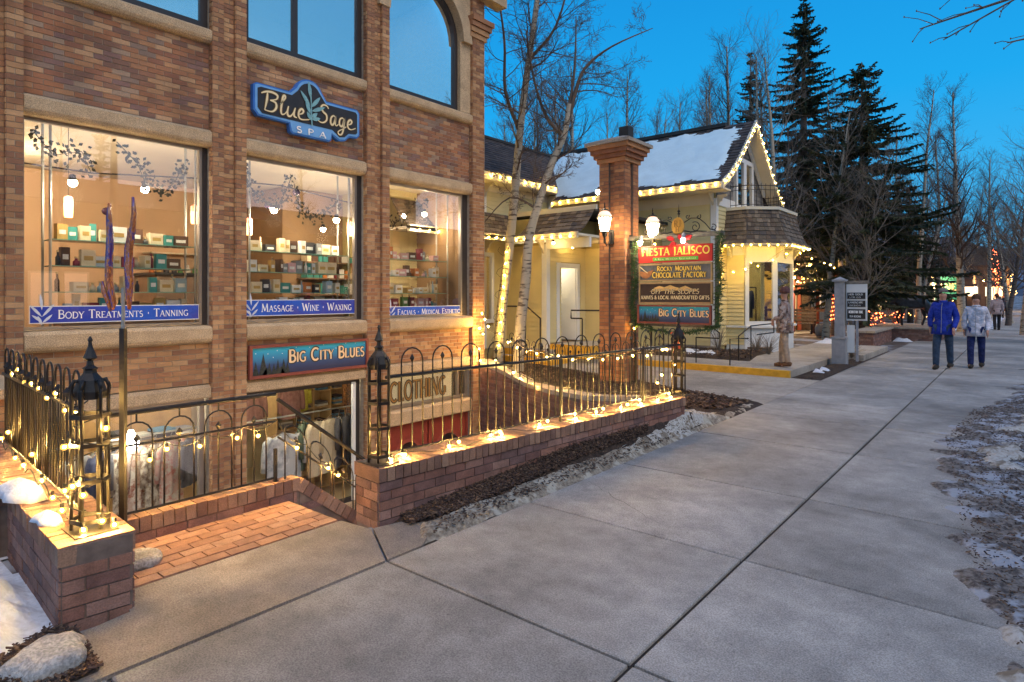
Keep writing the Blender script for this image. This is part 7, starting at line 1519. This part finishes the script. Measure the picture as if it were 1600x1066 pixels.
beige = M('beige_far_wall', (.38,.32,.24), .9, .1, 2, .1); brn = M('brown_far_wall', (.16,.085,.05), .9, .2, 2, .1); yel = M('yellow_far_wall', (.52,.40,.13), .9, .08, 3, .1); tealw = M('teal_board', (.02,.22,.20), .6, .1, 5, 0)
ct_ = simple_house('yellow cottage hung with warm lights behind the bench and sign post', -14,-8.9,30.2,35.5,2.9,1.8,yel,mt['roof'],[('E',30.6,31.3,.8,2.4,lit),('E',31.8,32.5,.8,2.4,lit),('E',33.0,34.6,.7,2.4,lit3),('S',-10.6,-9.7,.8,2.4,lit),('S',-12.6,-11.6,.8,2.4,lit3)], 'y', 'cottage')
for k, yy in enumerate((30.4,31.5,32.7,34.9)): MB().box(-8.35,-8.2,yy,yy+.14,0,2.75).build('porch_post', rustf, ct_)
MB().box(-8.9,-8.1,30.1,35.4,2.75,2.9).build('porch_beam', mt['cream'], ct_)
random.seed(61)
for lab, z_, n_ in (('upper tangle of warm bulbs along the cottage eave',2.85,44),('lower tangle of warm bulbs along the cottage porch',2.45,36)):
    string(lab, [(-8.0,30,z_),(-8.0,35.5,z_)], [(-7.95+random.uniform(-.15,.1),30+5.5*k/n_,z_+random.uniform(-.22,.15)) for k in range(n_)], 'bulb_far', .028, sock=False, sub=1, group='warm lights on the cottage')
string('warm bulbs scattered in the branches beside the cottage', [], [(-7.6+random.uniform(-.9,.6),28.5+random.uniform(-1,2.5),2.4+random.uniform(-.6,1.4)) for k in range(26)], 'bulb_far', .024, sock=False, sub=1)
pw = thing('light_wrapped_tree', 'tree trunk wrapped in red orange lights left of the grey sign post', 'tree', (-6.15,28.7,0)); MB().tube([(-6.15,28.7,0),(-6.15,28.7,2.9)], [.14,.09], 8).build('trunk', mt['trunk_br'], pw)
for k in range(150): a = k*.55; place('bulb', _bm.setdefault('rb', sphere(.024,'bulb',mt['bulb_red'],1)), pw, (.17*cos(a)*(1-.25*k/150), .17*sin(a)*(1-.25*k/150), .55+2.2*k/150))
for lab, x, y, h in (('small bush of red lights left of the statue',-4.9,31,.9),('small tree with red lights right of the twin trunks',-4.3,31.6,1.3),('red light wrapped shrub by the planters',-5.3,30.4,1.0),('tall shrub dotted with red lights at the far shops',-1.6,58,5.2)):
    big = h > 5; t = thing('light_wrapped_shrub', lab, 'shrub', (x,y,0)); mb = MB()
    for k in range(26): a = random.uniform(0,6.3); mb.tube([(0,0,0),(.2*cos(a),.2*sin(a),h*.5),(.35*cos(a)*h**.3,.35*sin(a)*h**.3,h*random.uniform(.7,1))], [.012,.008,.004], 3)
    mb.build('stems', mt['twig'], t, world=False)
    for k in range(36 if not big else 70): a = random.uniform(0,6.3); r_ = random.uniform(.05,.3); place('bulb', _bm.setdefault('rb2' if big else 'rb', sphere(.035 if big else .024,'bulb',mt['bulb_red'],1)), t, (r_*cos(a), r_*sin(a), h*random.uniform(.25,1)))
t1 = simple_house('beige shop with teal board behind the walking man', -12,-4.9,50,57,3.1,.9,beige,mt['dark'],[('E',51,52.5,.8,2.3,lit3),('S',-10,-9,.8,2.3,lit),('S',-8,-6.4,.8,2.3,lit3)],'y')
sg = thing('teal_sign', 'teal shop board with pale letters behind the walking man', 'sign', (-4.2,53,1.9)); MB().box(-5.3,-3.2,52.9,53.0,1.35,3.0).build('board', tealw, sg); MB().box(-5.2,-5.1,52.92,52.98,0,1.35).build('leg', tealw, sg); MB().box(-3.4,-3.3,52.92,52.98,0,1.35).build('leg', tealw, sg)
lettering('JANE', (-4.9,52.9,2.0), (1,0,0), (0,0,1), .5, creamp, sg, weight=.18, width=1.3, N=NY, z=.02)
simple_house('brown shop with two bright white lit boards right of the walking man', -7.5,-3.2,62,72,3.6,1.6,brn,mt['roof'],[('E',63,65,.8,2.4,lit),('E',66,68,.8,2.4,lit),('S',-7,-5.6,.8,2.2,lit)],'y')
for lab, x, y in (('bright lit board left of the pair on the brown shop',-3.6,61.7),('bright lit board right of the pair on the brown shop',-1.9,64)):
    t = thing('lit_board', lab, 'sign', (x,y,2)); MB().box(x-.55,x+.55,y-.06,y,1.6,2.35).build('board', lit2, t); MB().box(x-.05,x+.05,y,y+.06,0,2.6).build('post', mt['dark'], t); MB().box(x-.7,x+.7,y-.08,y+.02,2.4,2.6).build('roof', brn, t)
simple_house('dark brown shops with warm windows at the far end of the walk', -5.5,-1.2,84,100,5,2,brn,mt['roof'],[('E',85,88,.8,2.6,lit),('E',90,93,.8,2.6,lit),('S',-5,-4,.8,2.4,lit),('S',-3,-1.9,.8,2.4,lit)],'y')
simple_house('gabled building across the street at the far right', 9,17,100,118,6,3,brn,mt['roof'],[('W',101,104,1,2.6,lit),('W',106,109,1,2.6,lit),('S',10,12,1,2.6,lit3)],'y')
simple_house('long low snowy building beyond the spruces', -22,-10.5,42,50,2.8,1.6,beige,mt['snow_roof'],[('E',44,45,1,2.2,lit3)],'y')
string('warm lights strung over the far shop fronts', [], [(-1.4+random.uniform(-.6,.9),66+random.uniform(0,26),2.4+random.uniform(-.9,1.1)) for k in range(46)], 'bulb_far', .05, sock=False, sub=1)
string('warm lights in the shrubs behind the statue', [], [(-3.6+random.uniform(-1.4,1.2),36+random.uniform(-2,4),1.0+random.uniform(-.5,.6)) for k in range(30)], 'bulb_far', .024, sock=False, sub=1)
for lab, x, y, z, pw_ in (('added warm lamp at the near corner of the cottage',-8.0,29.7,2.45,260),('added warm lamp among the lit branches beside the cottage',-6.9,27.9,2.9,150),('added low lamp among the red lit shrubs',-4.6,32.6,1.1,110),('added warm lamp on the teal shop front',-4.7,52,2.6,260),('added warm lamp under the eave of the brown shop',-2.6,65,2.9,320),('added warm lamp on the far shop fronts',-.6,83,3.2,420)):  # added lamps, put in to warm the far trees and shop fronts
    t = thing('porch_lamp', lab, 'lamp', (x,y,z)); MB().lathe([(.02,.22),(.10,.16),(.12,.10),(.03,.12)], 10, (x,y,z)).build('lamp_hood', mt['iron'], t); MB().tube([(x,y,z+.2),(x,y,z+.5)], .01, 4).build('stem', mt['iron'], t); place('bulb', sphere(.07,'bulb',mt['bulb_far'],2), t, (0,0,.04))
    ld = bpy.data.lights.new('added_warm_light', 'POINT'); ld.energy = pw_; ld.color = (1,.62,.25); ld.shadow_soft_size = .1; lo = bpy.data.objects.new('added_warm_light', ld); COL.objects.link(lo); lo.parent = t; lo.location = (0,0,-.12)
# across the street (seen reflected in the shop glass)
simple_house('dark timber shops across the street', 13,22,-16,4,5.2,1.7,brn,mt['roof'],[('W',-12,-9,.8,2.6,lit3),('W',-5,-2,.8,2.6,lit3)],'y'); simple_house('dark two storey shop across the street', 13.5,22,5,17,5.8,1.6,brn,mt['roof'],[('W',7,9,.8,2.6,lit3)],'y'); simple_house('brown lodge across the street', 13,22,19,40,5.2,1.8,brn,mt['roof'],[('W',22,25,.8,2.6,lit3)],'y')
for lb, x, y, k, s_, rz in (('bare tree on the verge across the street, left',11.4,3.4,'c',.9,1),('bare tree on the verge across the street, middle',11.6,7.6,'a',.85,2),('bare tree on the verge across the street, right',11.2,12.5,'c',.8,4),('bare tree on the verge across the street, far right',11.5,18.5,'b',.85,5)): bare_tree(lb, x, y, 0, k, s_, rz, bb='trunk_br', tb='trunk_br', group='trees across the street')
spruce('spruce across the street behind the shops', 24,9.0,'s',.8,0); spruce('second spruce across the street behind the shops', 25,13,'n',.85,0)
# planters and statue
p1 = thing('brick_planter', 'low red brick planter beside the grey sign post', 'planter', (-4.0,24.3,0)); MB().box(-4.28,-3.70,22.52,26.0,-.1,.45).build('planter_core', mt['mortar_d'], p1); MB().box(-4.34,-3.64,22.46,26.06,.452,.52).build('coping', mt['stone2'], p1)
brickset(p1, course((-4.28,22.52),(-3.70,22.52),0,.45,(0,-1))+course((-3.70,22.52),(-3.70,26),0,.45,(1,0)), mt['brick_red'], 110)
p2 = thing('brick_planter', 'long red brick planter under the bronze animal', 'planter', (-3.3,28,0)); MB().box(-4.6,-2.35,26.75,30.5,-.1,.42).build('planter_core', mt['mortar_d'], p2); MB().box(-4.66,-2.29,26.69,30.56,.422,.48).build('coping', mt['stone2'], p2)
brickset(p2, course((-4.6,26.75),(-2.35,26.75),0,.42,(0,-1))+course((-2.35,26.75),(-2.35,30.5),0,.42,(1,0)), mt['brick_red'], 110)
def skin(name, J, E_, rad, m, parent, root=0, sub=2):
    me = bpy.data.meshes.new(name); keys = list(J); me.from_pydata([J[k] for k in keys], [(keys.index(a), keys.index(b_)) for a, b_ in E_], []); me.materials.append(m)
    o = place(name, me, parent); me.skin_vertices.new() if hasattr(me.skin_vertices, 'new') and not me.skin_vertices else None
    sm_ = o.modifiers.new('skin', 'SKIN'); sm_.use_smooth_shade = True
    if not me.skin_vertices:
        bpy.context.view_layer.update()
    for i, k in enumerate(keys):
        r_ = rad[k]; me.skin_vertices[0].data[i].radius = (r_, r_) if not isinstance(r_, tuple) else r_; me.skin_vertices[0].data[i].use_root = (i == root)
    s2 = o.modifiers.new('subsurf', 'SUBSURF'); s2.levels = sub; s2.render_levels = sub; return o
bronze = M('dark_bronze', (.045,.05,.06), .4, .3, 8, .2, metal=.6)
st_ = thing('animal_statue', 'dark bronze statue of a four legged animal lowering its head on the planter', 'statue', (-3.35,28.5,.48), R(200))
J = {'hip':(-.45,0,.88),'mid':(-.1,0,.92),'chest':(.35,0,.90),'neck':(.62,0,1.0),'head':(.86,0,.80),'muz':(1.05,0,.62),'tail':(-.62,0,.80),'tail2':(-.70,0,.5),
     'fl':(.36,.13,.55),'flk':(.40,.14,.32),'flf':(.38,.14,.0),'fr':(.36,-.13,.55),'frk':(.50,-.14,.36),'frf':(.44,-.14,.06),'hl':(-.48,.14,.58),'hlk':(-.56,.15,.34),'hlf':(-.50,.15,.0),'hr':(-.40,-.14,.58),'hrk':(-.46,-.15,.34),'hrf':(-.36,-.15,.0),'e1':(.80,.06,.93),'e2':(.78,.12,1.02),'e3':(.80,-.06,.93),'e4':(.78,-.12,1.02)}
Rd = dict(hip=.23,mid=.25,chest=.25,neck=.15,head=.10,muz=.05,tail=.04,tail2=.03,fl=.08,flk=.05,flf=.045,fr=.08,frk=.05,frf=.045,hl=.10,hlk=.05,hlf=.045,hr=.10,hrk=.05,hrf=.045,e1=.03,e2=.015,e3=.03,e4=.015)
skin('body', J, [('mid','hip'),('mid','chest'),('chest','neck'),('neck','head'),('head','muz'),('hip','tail'),('tail','tail2'),('chest','fl'),('fl','flk'),('flk','flf'),('chest','fr'),('fr','frk'),('frk','frf'),('hip','hl'),('hl','hlk'),('hlk','hlf'),('hip','hr'),('hr','hrk'),('hrk','hrf'),('head','e1'),('e1','e2'),('head','e3'),('e3','e4')], Rd, bronze, st_, 1)
# grey sign post
sp_ = thing('sign_post', 'grey painted wooden sign post carrying a directory board', 'sign post', (-3.38,16.35,0)); x, y = -3.38, 16.35
MB().box(x-.15,x+.15,y-.15,y+.15,-.02,.62).build('post_base', mt['greypost'], sp_); MB().box(x-.165,x+.165,y-.165,y+.165,.621,.665).build('base_cap', mt['greypost'], sp_); MB().box(x-.10,x+.10,y-.10,y+.10,.666,1.98).build('post', mt['greypost'], sp_)
MB().box(x-.145,x+.145,y-.145,y+.145,1.981,2.03).build('post_cap', mt['greypost'], sp_); MB().add([(x-.12,y-.12,2.031),(x+.12,y-.12,2.031),(x+.12,y+.12,2.031),(x-.12,y+.12,2.031),(x,y,2.10)], [(0,1,4),(1,2,4),(2,3,4),(3,0,4),(3,2,1,0)]).build('cap_top', mt['greypost'], sp_)
MB().box(x+.13,x+.56,y+.03,y+.08,1.06,1.92).build('directory_board', mt['white'], sp_); MB().box(x+.11,x+.6,y+.02,y+.09,1.925,2.0).build('board_cap', mt['timber'], sp_); MB().box(x+.10,x+.12,y+.02,y+.10,.95,1.95).build('board_arm', mt['timber'], sp_); MB().box(x+.14,x+.30,y+.03,y+.07,.30,.95).build('lower_panel', mt['white'], sp_); MB().box(x+.33,x+.38,y+.03,y+.07,.10,1.055).build('board_leg', mt['greypost'], sp_)
for z0, z1, l1, l2 in ((1.57,1.72,'HER GOLD','LTD CO'),(1.38,1.53,'LANDSCAPE','DESIGN'),(1.10,1.33,'MOUNTAIN TIME','TEA ROOMS')):
    pnl = MB().box(x+.15,x+.53,y+.018,y+.029,z0,z1).build('name_strip', mt['dark'], sp_); h = (z1-z0)*.27
    lettering(l1, (x+.18,y+.018,z0+(z1-z0)*.58), (1,0,0), (0,0,1), h, whitep, pnl, weight=.2, width=.30, serif=False, N=NY, z=.003, d=.001); lettering(l2, (x+.20,y+.018,z0+(z1-z0)*.16), (1,0,0), (0,0,1), h*.7, whitep, pnl, weight=.2, width=.24, serif=False, N=NY, z=.003, d=.001)
# bench, barrel planter
bn = thing('park_bench', 'dark wooden bench in front of the lit cottage', 'bench', (-7.7,28.6,0))
for k in range(4): MB().box(-8.5,-6.9,28.4+k*.12,28.5+k*.12,.43,.47).build('seat_slat', mt['timber'], bn)
for k in range(3): MB().box(-8.5,-6.9,28.93,28.97,.55+k*.14,.65+k*.14).build('back_slat', mt['timber'], bn)
for xx in (-8.45,-7.0):
    MB().box(xx,xx+.07,28.4,28.47,0,.43).build('leg', mt['dark'], bn); MB().box(xx,xx+.07,28.97,29.03,0,.98).build('leg', mt['dark'], bn)
fnc = thing('timber_fence', 'brown timber rail fence behind the bench', 'fence', (-8,29.3,0))
for xx in (-9.2,-8.2,-7.2,-6.4): MB().box(xx,xx+.12,29.3,29.42,0,1.15).build('post', mt['trunk_br'], fnc)
for zz in (.5,.95): MB().box(-9.2,-6.3,29.32,29.40,zz,zz+.10).build('rail', mt['trunk_br'], fnc)
tag(MB().lathe([(.24,0),(.29,.2),(.29,.35),(.24,.5),(.20,.5),(.18,.44),(.02,.44)], 16, (-6.25,27.2,0)).build('barrel_planter', mt['stone2'], None, True), 'round pale barrel planter right of the bench', 'planter')
for (x, y, lab, sd_) in ((-5.6,17.2,'dry twiggy shrub in the bed by the bay window',1),(-5.1,16.6,'low dry shrub beside the bay corner',2),(-6.3,16.3,'leafless twiggy shrub against the yellow wall',3),(-3.3,17.2,'dry grass clump in the bed by the sign post',4)):
    rg = random.Random(sd_); mb = MB()
    for k in range(60): a = rg.uniform(0,6.3); s_ = rg.uniform(.1,.35); h = rg.uniform(.2,.6)*(1.5 if sd_ == 3 else 1); mb.tube([(x,y,.1),(x+s_*.4*cos(a),y+s_*.4*sin(a),.1+h*.6),(x+s_*cos(a+.3),y+s_*sin(a+.3),.1+h)], [.006,.004,.002], 3, cap=False)
    tag(mb.build('dry_shrub', mt['twig_p'], None, loc=(x,y,.1)), lab, 'shrub')
patch('snow_patch', [(-5.2,21.4),(-4.4,21.6),(-4.35,24),(-4.6,26.5),(-5.4,26.3),(-5.6,23)], mt['snow'], .12, .15, .3, 4, .06, label='snow heaped behind the first brick planter', seed=21, jag=.4)
patch('snow_patch', [(-3.7,26.2),(-3.1,26.3),(-3.1,26.7),(-3.7,26.7)], mt['snow'], .1, .08, .15, 4, .05, label='snow between the two brick planters', seed=23, jag=.1)
patch('snow_patch', [(-2.9,36),(-1.2,37),(-1.0,60),(-3,60)], mt['snow'], .02, .4, .5, 1, .02, base=-.01, label='trodden snow over the far end of the walk', seed=25, jag=.6)
# ------------------------------------------------------------------ people
skinm = M('skin', (.50,.26,.18), .6, .05, 9, 0); cloths = {}
def cl(n_, c_): 
    if n_ not in cloths: cloths[n_] = M(n_, c_, .85, .25, 9, 1.0, 11, dist=.05)
    return cloths[n_]
def person(label, x, y, z, rz, H, jacket, trousers, hair, stride=.16, hat=None, arms='walk', lean=0, shoes=(.03,.025,.02), long=.0, bag=None, fine=True):
    t = thing('person', label, 'person', (x,y,z), rz); k = H/1.75; S = lambda a, b_, c_: (a*k, b_*k, c_*k)
    sa = .20 if arms == 'walk' else .05
    J = {'pel':S(0,0,.95),'wai':S(0,.0,1.10),'che':S(0,.01,1.30),'nec':S(0,0,1.47),'nk2':S(0,.012,1.53),'hd1':S(0,.02,1.60),'hd2':S(0,.015,1.685)}
    r_ = {'pel':(.135*k,.10*k),'wai':(.12*k,.09*k),'che':(.15*k,.10*k),'nec':.062*k,'nk2':.052*k,'hd1':.080*k,'hd2':.085*k}
    E_ = [('pel','wai'),('wai','che'),('che','nec'),('nec','nk2'),('nk2','hd1'),('hd1','hd2')]
    aj, ar, ae = {}, {}, []; lj, lr, le = {}, {}, []
    for s_, c in ((-1,'l'),(1,'r')):
        fy_ = stride*s_; by_ = -fy_*.8
        J['sh'+c] = S(s_*.17,0,1.41); J['el'+c] = S(s_*.235,.02+(-.10 if s_ < 0 else .02)*(arms == 'walk'),1.13); J['wr'+c] = S(s_*.225,(.10+by_*.4) if arms == 'walk' else .20,(.90 if arms == 'walk' else 1.08)); J['pa'+c] = (J['wr'+c][0], J['wr'+c][1]+.012*k, J['wr'+c][2]-.065*k)
        r_['sh'+c] = .062*k; r_['el'+c] = .042*k; r_['wr'+c] = .028*k; r_['pa'+c] = .032*k; E_ += [('che','sh'+c),('sh'+c,'el'+c),('el'+c,'wr'+c),('wr'+c,'pa'+c)]
        for f_ in range(4): nm = f'f{f_}{c}'; J[nm] = (J['pa'+c][0]+s_*.004*k, J['pa'+c][1]+(-.024+.016*f_)*k, J['pa'+c][2]-(.062,.07,.066,.052)[f_]*k); J[nm+'b'] = (J[nm][0]-s_*.008*k, J[nm][1]+.004*k, J[nm][2]-.022*k); r_[nm] = .0085*k; r_[nm+'b'] = .007*k; E_ += [('pa'+c,nm),(nm,nm+'b')]
        J['th'+c] = (J['wr'+c][0]-s_*.01*k, J['wr'+c][1]+.045*k, J['wr'+c][2]-.055*k); r_['th'+c] = .009*k; E_ += [('wr'+c,'th'+c)]
        J['hp'+c] = S(s_*.09,0,.90); J['kn'+c] = S(s_*.10,fy_*.62+.03,.50); J['an'+c] = S(s_*.095,fy_*(1.05),.09+(.03 if fy_ < 0 else 0)); J['to'+c] = S(s_*.11,fy_*1.05+.15,.035)
        r_['hp'+c] = .085*k; r_['kn'+c] = .056*k; r_['an'+c] = .038*k; r_['to'+c] = .03*k; E_ += [('pel','hp'+c),('hp'+c,'kn'+c),('kn'+c,'an'+c),('an'+c,'to'+c)]
        for a_ in ('sh','el','wr'): aj[a_+c] = J[a_+c]
        ar['sh'+c] = .088*k; ar['el'+c] = .068*k; ar['wr'+c] = .05*k; ae += [('che','sh'+c),('sh'+c,'el'+c),('el'+c,'wr'+c)]
        for a_ in ('hp','kn','an'): lj[a_+c] = J[a_+c]
        lj['an'+c] = (J['an'+c][0], J['an'+c][1], J['an'+c][2]-.03*k)
        lr['hp'+c] = .105*k; lr['kn'+c] = .078*k; lr['an'+c] = .066*k; le += [('pel','hp'+c),('hp'+c,'kn'+c),('kn'+c,'an'+c)]
    skin('body', J, E_, r_, skinm, t, 0, 1)
    cj = {'hem':S(0,0,.92-long),'pel':S(0,0,.93),'wai':S(0,0,1.10),'che':S(0,.0,1.30),'nec':S(0,0,1.45)}; cj.update(aj); cr_ = {'hem':(.17*k,.135*k),'pel':(.175*k,.14*k),'wai':(.17*k,.13*k),'che':(.185*k,.135*k),'nec':.075*k}; cr_.update(ar)
    skin('jacket', cj, [('hem','pel'),('pel','wai'),('wai','che'),('che','nec')]+ae, cr_, jacket, t, 2)
    MB().lathe([(.062*k,0),(.078*k,.012*k),(.082*k,.05*k),(.072*k,.06*k)], 12, S(0,-.004,1.455)).build('collar', jacket, t, True, world=False); hm_ = MB(); nn_ = 18
    for rx_, ry_, zz_ in ((.165,.125,1.08),(.195,.15,.98),(.212,.168,.88),(.222,.178,.77),(.205,.16,.765),(.16,.12,.90)):
        for q_ in range(nn_): a_ = 2*pi*q_/nn_; hm_.v.append(S(rx_*cos(a_)*(1+.025*sin(5*a_)*(zz_ < 1)), ry_*sin(a_)*(1+.025*sin(5*a_)*(zz_ < 1)), zz_))
    for j_ in range(5):
        for q_ in range(nn_): a_, b_ = j_*nn_+q_, j_*nn_+(q_+1) % nn_; hm_.f.append((a_+nn_, b_+nn_, b_, a_)); hm_.mi.append(0)
    hm_.build('jacket_hem', jacket, t, True, world=False)
    MB().tube([S(0,.182,.80),S(0,.160,1.0),S(0,.152,1.1),S(0,.150,1.3),S(0,.085,1.46)], .006*k, 4).build('zip', mt['greypost'], t, world=False)
    tj = {'pel':S(0,0,.93)}; tj.update(lj); tr2 = {'pel':(.15*k,.12*k)}; tr2.update(lr); skin('trousers', tj, le, tr2, trousers, t, 0)
    sm2 = cl('shoe_%d' % int(shoes[0]*100), shoes)
    for c in 'lr':
        a_ = Vector(J['an'+c]); MB().tube([a_+Vector((0,-.07,-.045))*k, a_+Vector((0,-.02,-.03))*k, a_+Vector((0,.07,-.045))*k, a_+Vector((0,.16,-.06))*k], [.04*k,.062*k,.054*k,.034*k], 8).build('shoe', sm2, t, True, world=False)
    hc = Vector(J['hd2'])+Vector((0,-.012,.015))*k; mb = MB()
    prof_ = [(.094*sin(R(q)), .112*cos(R(q))) for q in (178,150,125,100,80,60,40,20,4)] if hair != 'short' else [(.092*sin(R(q)), .10*cos(R(q))) for q in (95,80,60,40,20,4)]
    if hat: prof_ = [(.075,-.05),(.108,-.03),(.108,.0),(.104,.05),(.075,.095),(.02,.115)]
    if hair == 'long' and not hat: hc = hc+Vector((0,-.02,-.02))*k
    mb.lathe([(r0*k, z0*k) for r0, z0 in prof_], 14, hc)
    mb.build('hat' if hat else 'hair', hat or cl('brown_hair' if hair == 'long' else 'grey_hair', (.10,.045,.025) if hair == 'long' else (.16,.14,.13)), t, True, world=False)
    if fine:
        MB().add([S(-.012,.098,1.63),S(.012,.098,1.63),S(0,.122,1.612),S(0,.10,1.665)], [(0,1,2),(1,3,2),(3,0,2)]).build('nose', skinm, t, world=False)
        for s_ in (-1,1): MB().lathe([(.003,-.006),(.008,0),(.003,.006)], 6, S(s_*.03,.088,1.665)).build('eye', mt['dark'], t, world=False)
        MB().tube([S(-.022,.090,1.592),S(0,.097,1.590),S(.022,.090,1.592)], .004*k, 4).build('mouth', cl('lip', (.30,.09,.07)), t, world=False)
    return t
person('man in a bright blue jacket and dark jeans walking towards the camera', -1.40,16.9,0, R(172), 1.78, cl('royal_blue_jacket', (.012,.035,.33)), cl('dark_jeans', (.03,.055,.10)), 'short', .17)
person('woman in a white winter jacket and navy trousers walking beside the man', -.84,17.6,0, R(178), 1.66, cl('white_jacket', (.62,.60,.66)), cl('navy_trousers', (.012,.022,.10)), 'long', .13)
person('person in a patterned jacket, cap and tan trousers standing on the raised walk', -3.92,13.85,.127, R(95), 1.66, ground_mat('patterned_fleece', (.28,.16,.12), (.42,.36,.33), (.10,.06,.05), 9, 14), cl('tan_trousers', (.40,.31,.24)), 'short', .08, hat=cl('brown_cap', (.12,.05,.045)), arms='bent', shoes=(.16,.08,.04))
person('distant person in dark trousers and pale hooded top on the far walk', -1.0,37.5,0, R(10), 1.72, cl('pale_top', (.38,.32,.34)), cl('black_trousers', (.02,.02,.024)), 'long', .14, fine=False)
for i, (lab, x, y, c_) in enumerate((('distant walker in a blue coat at the far right',.2,62,(.02,.08,.35)),('distant walker in a pink coat at the far right',.9,63,(.55,.08,.22)),('distant walker in a black coat at the far right',1.6,61.5,(.02,.02,.025)),('distant walker in a dark coat left of the others at the far right',-1.1,58,(.03,.03,.04)))):
    person(lab, x, y, 0, R(180*(i % 2)), 1.7, cl('far_coat_%d' % i, c_), cl('black_trousers', (.02,.02,.024)), 'short', .12, fine=False)
